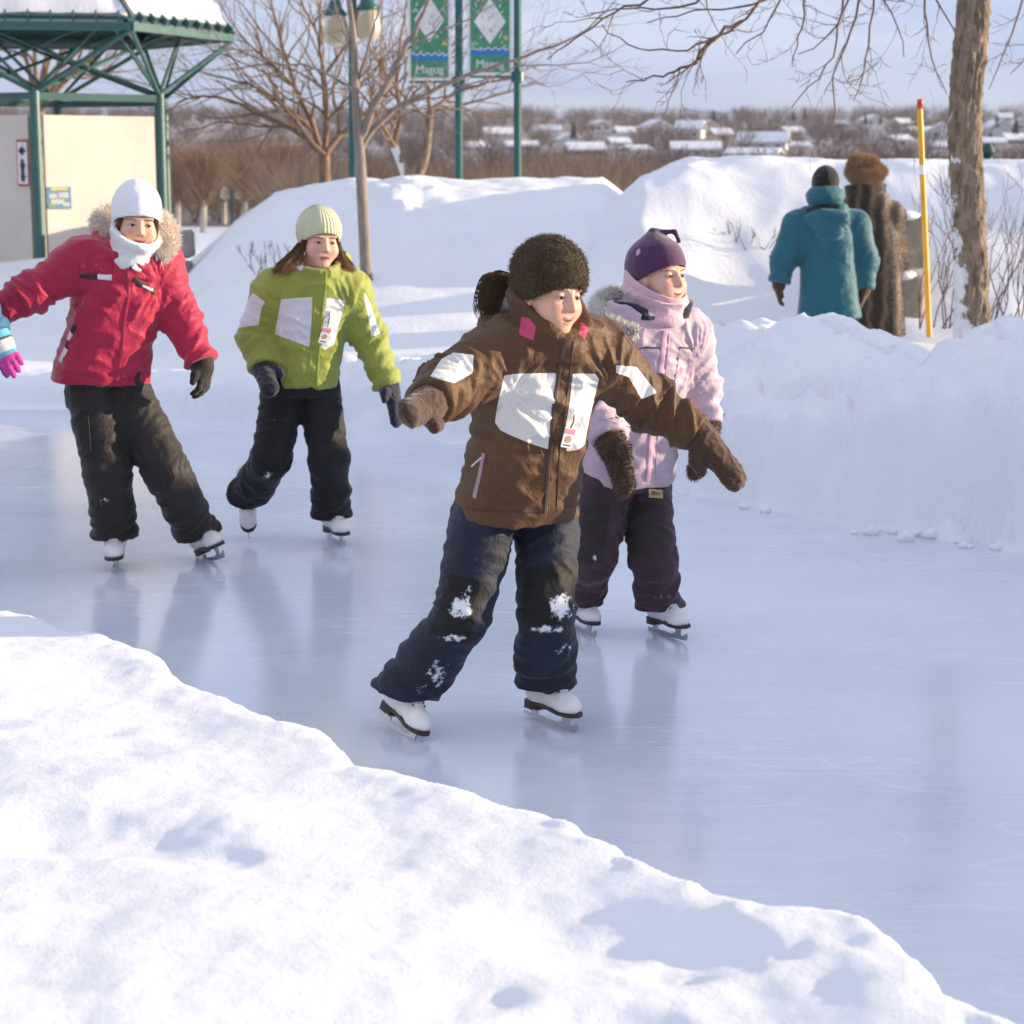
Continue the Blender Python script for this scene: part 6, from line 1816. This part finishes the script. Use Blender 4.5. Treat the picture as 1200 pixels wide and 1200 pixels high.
def thickets():
    g = np.random.default_rng(77)
    # scrub below and beyond the mounds
    px = g.uniform(150, 1300, 620); D = g.uniform(70, 230, 620)
    keep = ~((px < 330) & (D < 160)); px, D = px[keep], D[keep]
    px = np.concatenate([px, g.uniform(-1100, 150, 330), g.uniform(1300, 2300, 260)]); D = np.concatenate([D, g.uniform(160, 240, 330), g.uniform(80, 230, 260)])
    p = np.stack([(px - 600) / FPX * D, D], 1); z = ground_z(p); b = np.concatenate([p, z[:, None]], 1)
    top = np.interp(px, [150, 330, 360, 420, 520, 560, 660, 700, 840, 900, 1010, 1100, 1300], [152, 156, 172, 182, 186, 192, 168, 178, 192, 184, 178, 188, 188]) + g.normal(size=len(px)) * 10
    h = np.clip((CAM_Z + (195 - top) / FPX * D) - z, .8, 9)
    SV, SF, tp = fan_twigs(b, h, np.full(len(h), .85), 120, g, .46, .030)
    tag(mesh_obj('scrub', SV, SF, TWIG_TAN, attrs={'tip': tp}), 'brown leafless scrub behind the snow mounds', kind='stuff')
    # the wooded far hill
    m = 2100; D = 240 + 1150 * g.uniform(size=m) ** .85; px = g.uniform(-250, 1450, m)
    k2 = 2300; D = np.concatenate([D, 260 + 1150 * g.uniform(size=k2) ** .85]); q = g.uniform(0, 1, k2); px = np.concatenate([px, np.where(q < .5, -1700 + q * 2 * 1450, 1450 + (q - .5) * 2 * 1450)]); m += k2
    p = np.stack([(px - 600) / FPX * D, D], 1); z = ground_z(p)
    ok = np.ones(m, dtype=bool)
    for hx, hy, hD, hw in HOUSES_AT:
        ok &= ~((np.abs(px - hx) < hw * .62) & (D < hD + 6) & (D > hD - 130) & (g.uniform(size=m) < .94))
    px, D, p, z = px[ok], D[ok], p[ok], z[ok]
    b = np.concatenate([p, z[:, None]], 1); h = g.uniform(5, 10.5, len(px)) * np.interp(D, [240, 700, 1400], [.8, 1, 1.25])
    SV, SF, tp = fan_twigs(b, h, np.full(len(h), 1.1), 46, g, .42, .17)
    tag(mesh_obj('far_wood', SV, SF, TWIG_PURPLE, attrs={'tip': tp}), 'purple brown leafless woods covering the far hillside', kind='stuff')

def twig_mat(name, a, b_, sc=.05):
    m, nt, b = newmat(name); v = coords(nt); n = noise_n(nt, v, sc, 4)
    nt.links.new(ramp(nt, n, [(.35, a), (.65, b_)]), b.inputs['Base Color']); b.inputs['Roughness'].default_value = .95; b.inputs['Specular IOR Level'].default_value = .1
    return m
TWIG_BROWN = twig_mat('brown_twigs', (.14, .09, .06), (.25, .17, .11), .3)
TWIG_TAN = twig_mat('tan_twigs', (.12, .09, .075), (.27, .195, .14), .05)
TWIG_PALE = twig_mat('pale_twigs', (.20, .13, .085), (.34, .235, .15), .3)  # paler tan twigs that stand out from the brown background
TWIG_PURPLE = twig_mat('far_twigs', (.09, .07, .075), (.17, .125, .12), .012)
CONIFER = twig_mat('spruce_needles', (.012, .025, .018), (.03, .05, .03), .6)

# ================================================================== far houses
HOUSE_SPEC = [  # centre px x, roof-ridge px y, eave y, base y, width px, distance, gable to us, label
    (586, 151, 158, 166, 34, 820, 0, 'white roofed house above the scrub, left of the right banner pole'), (640, 148, 154, 163, 30, 900, 0, 'white roofed house on the hill right of the banner pole'),
    (612, 167, 172, 178, 36, 620, 0, 'low snowy roof half behind the right banner pole'), (668, 158, 164, 172, 26, 760, 1, 'small gabled snowy house on the slope'),
    (688, 169, 177, 182, 42, 560, 0, 'long low snowy roof in the middle of the slope'), (738, 150, 156, 163, 28, 850, 0, 'snowy roof below the wood left of the large white house'),
    (728, 163, 168, 173, 22, 700, 0, 'tiny snowy roof below the large white house'), (772, 142, 150, 163, 34, 800, 1, 'large white house with tall gable on the hill'),
    (806, 143, 152, 164, 30, 780, 0, 'pale house with snowy roof right of the white gable'), (816, 168, 176, 182, 56, 560, 0, 'long white roof just above the right mound'),
    (832, 142, 149, 158, 20, 800, 1, 'peach coloured gabled house beside the large white house'), (892, 157, 168, 178, 56, 600, 0, 'wide snowy roofed building left of the walkers'),
    (880, 176, 182, 187, 58, 480, 0, 'flat snowy shed roof just above the mound crest'), (1026, 136, 141, 148, 22, 900, 1, 'small white house high on the hill above the fur hat'),
    (1062, 140, 145, 150, 16, 920, 0, 'tiny snowy roof left of the yellow pole tip'), (1082, 150, 155, 162, 26, 780, 0, 'snowy roof right behind the yellow pole'),
    (1104, 145, 153, 163, 28, 760, 1, 'white gabled house left of the large tree trunk'), (1174, 143, 153, 166, 42, 700, 1, 'large white house right of the large tree trunk'),
    (1163, 163, 168, 173, 30, 620, 0, 'low snowy roof right of the large trunk'), (1194, 158, 165, 172, 26, 660, 0, 'snowy roof at the far right edge'), (1178, 134, 139, 145, 16, 900, 0, 'small snowy roof high on the right hill'),
    (560, 168, 174, 180, 26, 640, 0, 'snowy roof beside the left banner pole foot'), (706, 142, 147, 154, 20, 950, 1, 'small gabled house high below the skyline, right of the banner poles'), (752, 172, 177, 182, 26, 590, 0, 'low snowy roof left of the long white roof'),
    (848, 152, 158, 166, 22, 760, 0, 'snowy roof right of the peach house'), (932, 150, 155, 162, 22, 820, 0, 'snowy roof above the wide snowy building'), (940, 168, 173, 178, 22, 620, 0, 'small snowy roof left of the parka'), (1000, 152, 157, 164, 22, 800, 1, 'small gabled house above the fur hat, left side'),
    (1058, 160, 165, 171, 24, 660, 0, 'snowy roof just left of the yellow pole'), (1100, 168, 173, 178, 24, 600, 0, 'low snowy roof between yellow pole and large trunk'), (1196, 140, 146, 153, 18, 860, 1, 'gabled house at the far right edge'), (985, 142, 146, 151, 14, 950, 0, 'tiny snowy roof on the skyline left of the fur hat'),
    (336, 170, 177, 186, 34, 700, 0, 'snowy roofed house seen between bare branches left of the mound'), (248, 177, 181, 186, 18, 800, 0, 'tiny snowy roof above the pale stemmed trees')]
HOUSES_AT = [(h[0], h[3], h[5], h[4]) for h in HOUSE_SPEC]
def houses():
    roof = M_plain('snowy_roof', (.80, .82, .87), .7, bmp=0, var=.04, nscale=.3)
    walls = [M_plain('white_siding', (.62, .62, .64), .7, bmp=0, nscale=.2), M_plain('grey_siding', (.36, .36, .40), .7, bmp=0, nscale=.2), M_plain('peach_siding', (.62, .46, .34), .7, bmp=0, nscale=.2), M_plain('brick_siding', (.30, .22, .20), .7, bmp=0, nscale=.2)]
    glass = M_plain('dark_window', (.03, .035, .05), .15, bmp=0)
    g = np.random.default_rng(9)
    for k, (hx, yr, ye, yb, w, D, gable, lab) in enumerate(HOUSE_SPEC):
        sc = D / FPX; W = w * sc; c = P(hx, yb, D); eh = (yb - ye) * sc; rh = (yr - ye) * -sc; dep = 9.0 if not gable else 11
        e = tag(empty('house', c), lab, 'house', 'houses on the far hillside')
        yaw = g.uniform(-.3, .3); X = np.array([math.cos(yaw), math.sin(yaw), 0]); Yv = np.array([-math.sin(yaw), math.cos(yaw), 0]); Z = np.array([0, 0, 1.])
        A = np.stack([X, Yv, Z]); wm = walls[2] if 'peach' in lab else walls[[0, 0, 1, 0, 3][k % 5]] if 'white' not in lab else walls[0]
        base = c - Z * 6
        if gable:
            pts = [(-W / 2, 0), (W / 2, 0), (W / 2, eh + 6), (0, eh + 6 + rh), (-W / 2, eh + 6)]
            MB().prism(pts, 0, dep, base, X, Z, Yv).build('wall', wm, e, origin=c)
            for s in (-1, 1):
                ov = .5; sl = rh / (W / 2)
                q = [(0, eh + 6 + rh + .05), (s * (W / 2 + ov), eh + 6 - ov * sl + .05), (s * (W / 2 + ov), eh + 6 - ov * sl + .55), (0, eh + 6 + rh + .6)]
                MB().prism(q if s < 0 else q[::-1], -.5, dep + .5, base, X, Z, Yv).build('roof', roof, e, origin=c)
        else:
            MB().box(base + Z * (eh + 6) / 2 + Yv * dep / 2, (W, dep, eh + 6), A).build('wall', wm, e, origin=c)
            pts = [(-.6, eh + 6 + .05), (dep / 2, eh + 6 + rh), (dep + .6, eh + 6 + .05), (dep + .6, eh + 6.5), (dep / 2, eh + 6.6 + rh), (-.6, eh + 6.5)]
            MB().prism(pts, -W / 2 - .5, W / 2 + .5, base, Yv, Z, X).build('roof', roof, e, origin=c)
        nw = max(1, int(W / 4))
        for i in range(nw):
            x = -W / 2 + W * (i + .5) / nw
            if eh > 1.2: MB().box(base + X * x + Z * (6 + eh * .55) - Yv * .03, (min(1.4, W / nw * .45), .12, min(1.4, eh * .45)), A).build('window', glass, e, origin=c)

# ================================================================== kiosk, banners, lamps and small things
def kiosk():
    green = M_plain('green_steel', (.035, .115, .105), .42, var=.1, bmp=.05); panel = M_plain('cream_panel', (.66, .58, .49), .65, var=.07, nscale=1.6, bmp=.06)
    sn = snow_mat('roof_snow')
    ph = R(38); n0 = np.array([math.sin(ph), -math.cos(ph), 0]); side = 1.51
    mid = np.array([-4.575, 22.465, 0]); c = mid - n0 * side * .866; a0 = math.atan2(n0[1], n0[0])
    zb, zp, ze, Re = .15, 2.24, 3.02, 2.14
    apex = c + np.array([0, 0, ze + 1.75])
    e = tag(empty('kiosk', c + np.array([0, 0, zb])), 'hexagonal park kiosk with green steel trusses, cream panels and snowy roof', 'kiosk')
    post = [c + np.array([math.cos(a0 + R(30 + 60 * k)), math.sin(a0 + R(30 + 60 * k)), 0]) * side for k in range(6)]
    eave = [c + np.array([math.cos(a0 + R(60 * k)), math.sin(a0 + R(60 * k)), 0]) * Re for k in range(6)]
    up = lambda p, z: np.array([p[0], p[1], z])
    for k in range(6): MB().tube([up(post[k], -.3), up(post[k], zp + .12)], .058, 16).build('post', green, e)
    def beam(name, a, b, w, h):
        d = nrm(b - a); s = nrm(np.cross(d, [0, 0, 1])); u = np.cross(s, d)
        MB().box((a + b) / 2, (np.linalg.norm(b - a), w, h), np.stack([d, s, u])).build(name, green, e)
    for k in range(6):
        a, b = post[k], post[(k + 1) % 6]
        beam('ring_beam', up(a, zp + .06), up(b, zp + .06), .07, .08)
        beam('eave_beam', up(eave[k], ze), up(eave[(k + 1) % 6], ze), .07, .085)
        m1, m2 = (eave[k] + c * .35) / 1.35, (eave[(k + 1) % 6] + c * .35) / 1.35
        beam('inner_beam', up(m1, ze + .16), up(m2, ze + .16), .05, .06)
        for ev in (eave[k], eave[(k + 1) % 6]):
            MB().tube([up(a, zp + .1), up(ev, ze - .03)], .026, 8).build('strut', green, e)
        for q in (-1, 0, 1, 2):
            mm = (eave[(k + q) % 6] + c * .35) / 1.35
            MB().tube([up(a, zp + .1), up(mm, ze + .13)], .020, 8).build('strut', green, e)
        beam('rafter', up(eave[k], ze + .02), apex, .08, .10)
        # roof sheet with standing seams, snow on it
        e0, e1 = up(eave[k], ze + .07), up(eave[(k + 1) % 6], ze + .07); ap = apex + np.array([0, 0, .05]); nn = nrm(np.cross(e1 - e0, ap - e0)); nn = nn if nn[2] > 0 else -nn
        MB().add([e0, e1, ap, e0 + nn * .02, e1 + nn * .02, ap + nn * .02], [(0, 2, 1), (3, 4, 5), (0, 1, 4, 3), (1, 2, 5, 4), (2, 0, 3, 5)]).build('roof', green, e)
        mb = MB()
        for t in np.linspace(.06, .94, 9):
            p0 = e0 + (e1 - e0) * t; tt = min(t, 1 - t) * 2; dd = nrm(ap - (e0 + e1) / 2)
            MB().box(p0 + nn * .045 + dd * .0, (.02, .10, .08), np.stack([nrm(e1 - e0), dd, nn])).build('roof_seam', green, e)
        gs = 14; V = []; idx = {}
        q0 = e0 + (ap - e0) * .012 + (e1 - e0) * .012; q1 = e1 + (ap - e1) * .012 - (e1 - e0) * .012
        for i in range(gs + 1):
            for j in range(gs + 1 - i):
                u_, v_ = i / gs, j / gs; p = q0 + (q1 - q0) * u_ + (ap - q0) * v_
                edge = min(u_, v_, 1 - u_ - v_); th = .06 + .13 * min(1, edge * 12) ** .5 + (.03 * float(noise(np.array([p * 2.2]))[0])); idx[i, j] = len(V); V.append(p + nn * th)
        nb = len(V); V += [p - nn * .2 for p in V[:nb]]; Fs = []
        for i in range(gs):
            for j in range(gs - i):
                Fs.append((idx[i, j], idx[i + 1, j], idx[i, j + 1]))
                if j < gs - i - 1: Fs.append((idx[i + 1, j], idx[i + 1, j + 1], idx[i, j + 1]))
        bd = [idx[i, 0] for i in range(gs + 1)] + [idx[gs - j, j] for j in range(1, gs + 1)] + [idx[0, gs - j] for j in range(1, gs)]
        for i in range(len(bd)): Fs.append((bd[i], bd[(i + 1) % len(bd)], bd[(i + 1) % len(bd)] + nb, bd[i] + nb))
        mesh_obj('roof_snow', V, Fs, sn, e)
    for k in range(6):       # panels between the posts: 5->0 faces us, 4->5 the left one, and two at the back
        a, b = post[k], post[(k + 1) % 6]
        if k in (5, 4, 2):
            d = nrm(b - a); s = np.cross(d, [0, 0, 1]); L = np.linalg.norm(b - a) - .17
            MB().box(up((a + b) / 2, 1.0), (L, .05, 2.2), np.stack([d, s, [0, 0, 1]])).build('panel', panel, e)
    # signs on the panels
    a, b = post[5], post[0]
    if a[0] > b[0]: a, b = b, a
    d = nrm(b - a); nf = n0; Z = np.array([0, 0, 1.])
    def place(px, py, a, d, nf, off):
        r = ray(px, py); o = np.array([0, 0, CAM_Z]); pl = up(a, 1) + nf * off; t = ((pl - o) @ nf) / (r @ nf); return o + r * t
    p = place(69, 232, a, d, nf, .03)
    ep = tag(empty('poster', p), 'small blue and yellow picture poster on the cream panel', 'poster')
    A = np.stack([d, nf, Z]); W, H = .29, .24
    MB().box(p, (W, .012, H), A).build('sheet', M_plain('poster_blue', (.10, .24, .36), .5, bmp=0), ep)
    sh = lambda x, z, w, h, m, dz=0: MB().box(p + d * x + Z * z + nf * (.008 + dz), (w, .004, h), A)
    sh(0, .098, .20, .03, 0).build('title_bar', M_plain('poster_yellow', (.55, .46, .14), .5, bmp=0), ep)
    mb = MB()
    for x, z, w, h in ((-.07, .02, .10, .05), (.05, .03, .12, .06), (-.02, -.04, .16, .05), (.08, -.07, .08, .04)): mb.box(p + d * x + Z * z + nf * (.008 + .001 * h * 10), (w, .004, h), A)
    mb.build('picture', M_plain('poster_pale', (.46, .47, .42), .5, bmp=0), ep)
    sh(-.09, -.085, .08, .03, 0, .003).build('caption', M_plain('poster_green', (.20, .30, .08), .5, bmp=0), ep)
    a2 = [post[4], post[5]]; am = min(a2, key=lambda q: q[0]); bm = max(a2, key=lambda q: q[0]); d2 = nrm(bm - am); n2 = np.cross(d2, Z); n2 = n2 if n2[1] < 0 else -n2
    p = place(27, 191, am, d2, n2, .03); A = np.stack([d2, n2, Z]); W, H = .15, .50
    red = M_plain('sign_red', (.45, .06, .05), .5, bmp=0); wh = M_plain('sign_white', (.72, .70, .67), .5, bmp=0); bk = M_plain('sign_black', (.03, .03, .03), .5, bmp=0)
    es = tag(empty('notice', p), 'white notice with red border and black figures beside the kiosk post', 'notice')
    MB().box(p, (W, .012, H), A).build('border', red, es); MB().box(p + n2 * .006, (W * .84, .008, H * .9), A).build('face', wh, es)
    for zz, kind in ((.13, 0), (-.03, 1), (-.15, 2)):
        mb = MB(); q = p + Z * zz + n2 * .012
        if kind == 0: mb.box(q, (.09, .004, .018), A); mb.prism([(-.05, .0), (0, .05), (.05, 0), (0, -.05)], 0, .003, q, d2, Z, n2)
        else:
            mb.lathe([(.022, 0), (.022, .003)], q + Z * .05, 12, np.stack([d2, Z, n2])); mb.prism([(-.03, .03), (.03, .03), (.02, -.05), (-.02, -.05)], 0, .003, q, d2, Z, n2); mb.box(q - Z * .0 + d2 * .028, (.03, .003, .012), A)
        mb.build('figure', bk, es)

def banners():
    green = M_plain('lamp_green_steel', (.012, .10, .095), .35, var=.08, bmp=.03)
    bg = M_plain('banner_green', (.065, .25, .145), .75, var=.18, nscale=14, bmp=0); wh = M_plain('banner_white', (.70, .70, .70), .75, bmp=0); bl = M_plain('banner_blue', (.03, .18, .50), .7, bmp=0)
    ye = M_plain('banner_yellow', (.60, .42, .08), .7, bmp=0); rd = M_plain('banner_red', (.42, .10, .06), .7, bmp=0); gy = M_plain('banner_sketch', (.42, .33, .32), .8, bmp=0); lg = M_plain('banner_frost', (.50, .60, .52), .8, bmp=0)
    D = 21.5; sc = D / FPX
    for k, (px, x0, x1, yb) in enumerate(((537.5, 478, 528, 98), (606.5, 548, 600, 92))):
        b0 = P(px, 240, D); top = P(px, -170, D)
        e = tag(empty('banner_pole', b0), ['green steel pole carrying the left town banner', 'green steel pole carrying the right town banner'][k], 'pole', 'banner poles behind the snow mound')
        MB().tube([b0 - np.array([0, 0, .8]), top], .042, 14).build('post', green, e)
        q = P(px, yb - 2, D); MB().lathe([(.055, -.06), (.07, -.05), (.07, .05), (.055, .06)], q, 14).build('collar', green, e)
        MB().tube([q, P(x0 + 2, yb - 2, D)], .012, 8).build('bracket', green, e)
        t2 = P(px, -95, D); MB().tube([t2, P(x0 + 2, -95, D)], .012, 8).build('bracket', green, e)
        cx = (x0 + x1) / 2; w = (x1 - x0) * sc
        bn = tag(empty('banner', P(cx, 0, D)), ['green town banner with white diamond on the left pole', 'green town banner with white diamond and clear lettering on the right pole'][k], 'banner', 'town banners on poles')
        X = np.array([1., 0, 0]); Z = np.array([0, 0, 1.]); F_ = np.array([0, -1., 0])
        o = P(cx, 0, D); S = lambda y: (0 - y) * sc      # image row to height above o
        top_y = -95; by = yb - 8
        def pan(pts, th, off, mat, name):
            MB().prism([(x * sc, S(y)) for x, y in pts], off, off + th, o, X, Z, F_).build(name, mat, bn)
        hw = (x1 - x0) / 2
        pan([(-hw, top_y), (-hw, by), (-4, by), (0, by + 8), (4, by), (hw, by), (hw, top_y)][::-1], .010, 0, wh, 'border')
        pan([(-hw + 3.5, top_y + 3), (-hw + 3.5, by - 3.5), (hw - 3.5, by - 3.5), (hw - 3.5, top_y + 3)][::-1], .004, .009, bg, 'field')
        dy = 22 if k == 0 else 24
        pan([(0, dy - 26), (-hw + 8, dy), (0, dy + 25), (hw - 8, dy)][::-1], .004, .012, wh, 'diamond')
        mb = MB(); g = np.random.default_rng(4 + k)
        for _ in range(7):
            a = np.array([g.uniform(-9, 9), dy + g.uniform(-9, 9)]); b = a + g.uniform(-6, 6, 2)
            mb.tube([o + X * a[0] * sc + Z * S(a[1]) + F_ * .0165, o + X * b[0] * sc + Z * S(b[1]) + F_ * .0165], .005, 4)
        mb.build('sketch', gy, bn)
        mb = MB()
        for _ in range(60):
            a = np.array([g.choice([-1, 1]) * g.uniform(9, hw - 5), g.uniform(-40, by - 30)])
            if abs(a[0]) / (hw - 8) + abs(a[1] - dy) / 26 < 1.15: continue
            d = g.uniform(-4, 4, 2); mb.tube([o + X * a[0] * sc + Z * S(a[1]) + F_ * .0135, o + X * (a[0] + d[0] * .6) * sc + Z * S(a[1] + d[1]) + F_ * .0135], .009, 4)
        mb.build('frost_flowers', lg, bn)
        n = 24; xs = np.linspace(-hw + 4, hw - 4, n); wy = by - 26
        up_ = [(x, wy - 3 + 1.5 * math.sin(x * .75)) for x in xs]; lo = [(x, wy + 3 + 1.5 * math.sin(x * .75)) for x in xs[::-1]]
        pan((up_ + lo)[::-1], .003, .0125, bl, 'wave_band')
        up2 = [(x, wy - 4.5 + 1.5 * math.sin(x * .75)) for x in xs]; lo2 = [(x, wy - 3.2 + 1.5 * math.sin(x * .75)) for x in xs[::-1]]
        pan((up2 + lo2)[::-1], .003, .013, wh, 'wave_crest')
        MB().lathe([(2.6 * sc, 0), (2.6 * sc, .004)], o + X * (hw - 8) * sc + Z * S(wy - 16) + F_ * .012, 14, np.stack([X, Z, F_])).build('sun_disc', ye, bn)
        MB().lathe([(1.8 * sc, 0), (1.8 * sc, .004)], o + Z * S(by + 1) + F_ * .0095, 12, np.stack([X, Z, F_])).build('red_dot', rd, bn)
        cu = bpy.data.curves.new('lettering', 'FONT'); cu.body = 'MAGOG'; cu.size = 13.0 * sc; cu.align_x = 'CENTER'; cu.extrude = .002; cu.space_character = .95
        cu.body = 'Magog'; cu.materials.append(wh)
        to = bpy.data.objects.new('lettering', cu); COL.objects.link(to); to.rotation_euler = (math.pi / 2, 0, 0); to.location = tuple(o + Z * S(by - 8.5) + F_ * .0155)
        bpy.context.view_layer.update()
        me = bpy.data.meshes.new_from_object(to.evaluated_get(bpy.context.evaluated_depsgraph_get()))
        mw = to.matrix_world.copy(); bpy.data.objects.remove(to); me.transform(mw)
        to = bpy.data.objects.new('lettering', me); COL.objects.link(to); put(to, bn)
    # double globe lamp
    D = 21.0; px = 413; b0 = P(px, 240, D)
    e = tag(empty('street_lamp', b0), 'green street lamp with two cream bell globes', 'street lamp')
    MB().tube([b0 - np.array([0, 0, .8]), P(px, -40, D)], [.05, .04], 14).build('pole', green, e)
    MB().tube(resamp([P(392, 0, D), P(394, -24, D), P(413, -34, D), P(432, -26, D), P(431, -2, D)], 20), .016, 8).build('arm', green, e)
    glass = newmat('lamp_glass'); b = glass[2]; b.inputs['Base Color'].default_value = (.52, .43, .27, 1); b.inputs['Roughness'].default_value = .25; b.inputs['Transmission Weight'].default_value = .25; b.inputs['Subsurface Weight'].default_value = 0
    for gx, gy in ((393, 33), (431, 27)):
        q = P(gx, gy, D)
        MB().lathe([(.03, .30), (.06, .27), (.075, .20), (.11, .16), (.115, .13)], q, 20).build('lamp_cap', green, e, smooth=True)
        MB().lathe([(.105, .135), (.125, .05), (.135, -.06), (.12, -.13), (.07, -.175), (.02, -.185)], q, 24).build('globe', glass[0], e, smooth=True)
    # small lamp by the far path
    D = 150; b0 = P(272, 272, D); s2 = D / FPX
    e = tag(empty('street_lamp', b0), 'small distant lamp post beside the far snow path', 'street lamp')
    MB().tube([b0, b0 + np.array([0, 0, 48 * s2])], .11, 8).build('pole', green, e)
    MB().tube([P(263, 224, D), P(282, 224, D)], .09, 6).build('arm', green, e)
    for x in (264, 281): MB().lathe([(.1, .5), (.4, .2), (.36, -.3), (.15, -.4)], P(x, 227, D), 10).build('globe', glass[0], e, smooth=True)

def small_things():
    conc = M_plain('concrete', (.30, .27, .24), .9, var=.25, nscale=6, bmp=.5, bscale=40, bdist=.01); sn = snow_mat('ledge_snow')
    warm = M_plain('granite', (.34, .28, .22), .9, var=.25, nscale=14, bmp=.5, bscale=60, bdist=.01)
    def blocks(px0, px1, y0, y1, D, mat, label, n=2):
        s = D / FPX; c = P((px0 + px1) / 2, y1, D); W = (px1 - px0) * s; H = (y1 - y0) * s; h = H / n
        e = tag(empty('stone_post', c), label, 'stone post')
        for k in range(n):
            f = Fld(); hw, hd, hh = W / 2, .22, h * .44
            cc = c + np.array([(.008 if k else -.01), .2, h * (k + .46)])
            def fn(p, cc=cc.astype(F4), hw=hw, hd=hd, hh=hh):
                q = np.abs(p - cc) - np.array([hw, hd, hh], dtype=F4) + .03
                return np.sqrt((np.maximum(q, 0) ** 2).sum(-1)) + np.minimum(q.max(-1), 0) - .03
            f.fn(fn, cc - np.array([hw, hd, hh]) - .04, cc + np.array([hw, hd, hh]) + .04, .0)
            V, Q = f.mesh(.022, smooth=1); V = V + vnormals(V, Q) * (.012 * fbm(V / .15, 3))[:, None]; mesh_obj('block', V, Q, mat, e)
            top = cc + np.array([-.03, -.1, hh])
            f = Fld(); f.ell(top, np.eye(3), (hw * .85, hd * .8, .05 if k < n - 1 else .045), .02); V, Q = f.mesh(.02, smooth=1); mesh_obj('snow_cap', V, Q, sn, e)
    blocks(1040, 1084, 248, 385, 16.0, warm, 'tan stacked stone post beside the yellow pole')
    blocks(183, 222, 268, 340, 20.5, conc, 'grey stacked concrete post behind the red jacket')
    # yellow marker pole
    D = 12.6; a = P(1077.5, 119, D); b = P(1089, 395, D); d = b - a
    e = tag(empty('marker_pole', b), 'tall yellow marker pole with red tip and white band', 'marker pole')
    ye = M_plain('yellow_plastic', (.72, .36, .02), .4, bmp=0); rd = M_plain('red_plastic', (.50, .06, .02), .4, bmp=0); wh = M_plain('white_band', (.75, .75, .76), .4, bmp=0)
    r = .0185
    MB().tube([a + d * .03, a + d * .265], r, 14).build('shaft', ye, e); MB().tube([a + d * .265, a + d * .305], r, 14).build('band', wh, e); MB().tube([a + d * .305, b], r, 14).build('shaft', ye, e)
    MB().lathe([(r * 1.02, 0), (r * 1.02, .05), (r * .7, .058), (.003, .06)], a + d * .03 - np.array([0, 0, .0]), 14).build('tip', rd, e, smooth=True)
    # dark green ribbed bin behind the mound
    D = 24; q = P(1157, 184, D); pr = []
    for k in range(7): pr += [(.10 - .012 * abs(k - 2), .025 * k), (.088 - .012 * abs(k - 2), .025 * k + .0125)]
    e = tag(empty('post_cap', q - np.array([0, 0, 1.6])), 'dark green ribbed bollard top showing over the mound', 'bollard')
    MB().lathe([(.06, -1.6), (.06, 0)] , q, 12).build('post', M_plain('bollard_green', (.01, .05, .04), .5), e); MB().lathe(pr, q, 18).build('cap', M_plain('bollard_cap', (.008, .045, .04), .45), e)
    # bare shrubs either side of the big trunk, twigs poking from the mounds
    tw = bark_mat('shrub_bark', (.09, .06, .06), (.20, .14, .13), 20, .3)
    g = np.random.default_rng(19)
    for k, (px, py, D, n, h, lab) in enumerate(((1102, 375, 14.4, 9, .75, 'bare thin shrub between yellow pole and large trunk'), (1180, 376, 14.2, 12, .95, 'bare thin shrub right of the large trunk'), (885, 262, 16.6, 7, .18, 'dead weed stalks on the face of the right mound'),
                                        (848, 348, 15.4, 5, .14, 'dead weed clump low on the right mound'), (318, 300, 16.8, 9, .17, 'dead weed stalks on the left mound slope'), (384, 262, 17.6, 5, .13, 'dry weed tuft beside the pale green hat'), (300, 262, 17.5, 5, .12, 'few weed stalks high on the left mound'))):
        T = Tree(90 + k); b0 = P(px, py, D)
        if k >= 2:
            mz = (mound_right_z if px > 700 else mound_left_z)(np.array([[b0[0], b0[1]]]))[0]; b0[2] = max(mz, b0[2] - .3) if abs(mz - b0[2]) < .6 else b0[2]
        for q in range(n):
            T.branch(b0 + np.array([g.uniform(-.18, .18), g.uniform(-.1, .1), -.06]), (g.uniform(-.5, .5), g.uniform(-.5, .1), 1 if k < 2 else .5), h * g.uniform(.5, 1), .006 if k < 2 else .004, 1, 3, .12, .14, (2, 4), .5, .6)
        o = T.build('bare_shrub' if k < 2 else 'weed', tw, origin=b0); tag(o, lab, 'shrub' if k < 2 else 'weed', 'bare shrubs by the trunk' if k < 2 else 'weeds poking through the mounds')
    # chunks of hard snow at the foot of the far bank
    sm = snow_mat('clod_snow')
    for k in range(14):
        px = g.uniform(860, 1180); i = np.interp(px, [q[0] for q in FAR_PX[::-1]], [q[1] for q in FAR_PX[::-1]])
        q = G(px, i + g.uniform(-4, 6), 0); r = g.uniform(.012, .034); f = Fld(); f.ell(q + np.array([0, 0, r * .4]), np.eye(3), (r * 1.2, r, r * .8), .01)
        V, Q = f.mesh(r * .28, smooth=1); V = V + vnormals(V, Q) * (r * .3 * noise(V / r * .9))[:, None]
        tag(mesh_obj('snow_clod', V, Q, sm, origin=q), 'small snow clod fallen on the ice below the far bank', 'snow clod', 'snow clods at the foot of the bank')
sky_and_sun(); setting(); kiosk(); banners(); small_things(); trees(); houses(); thickets(); haze()
girl_brown(); girl_lilac(); girl_red(); girl_green(); girl_edge(); walkers()
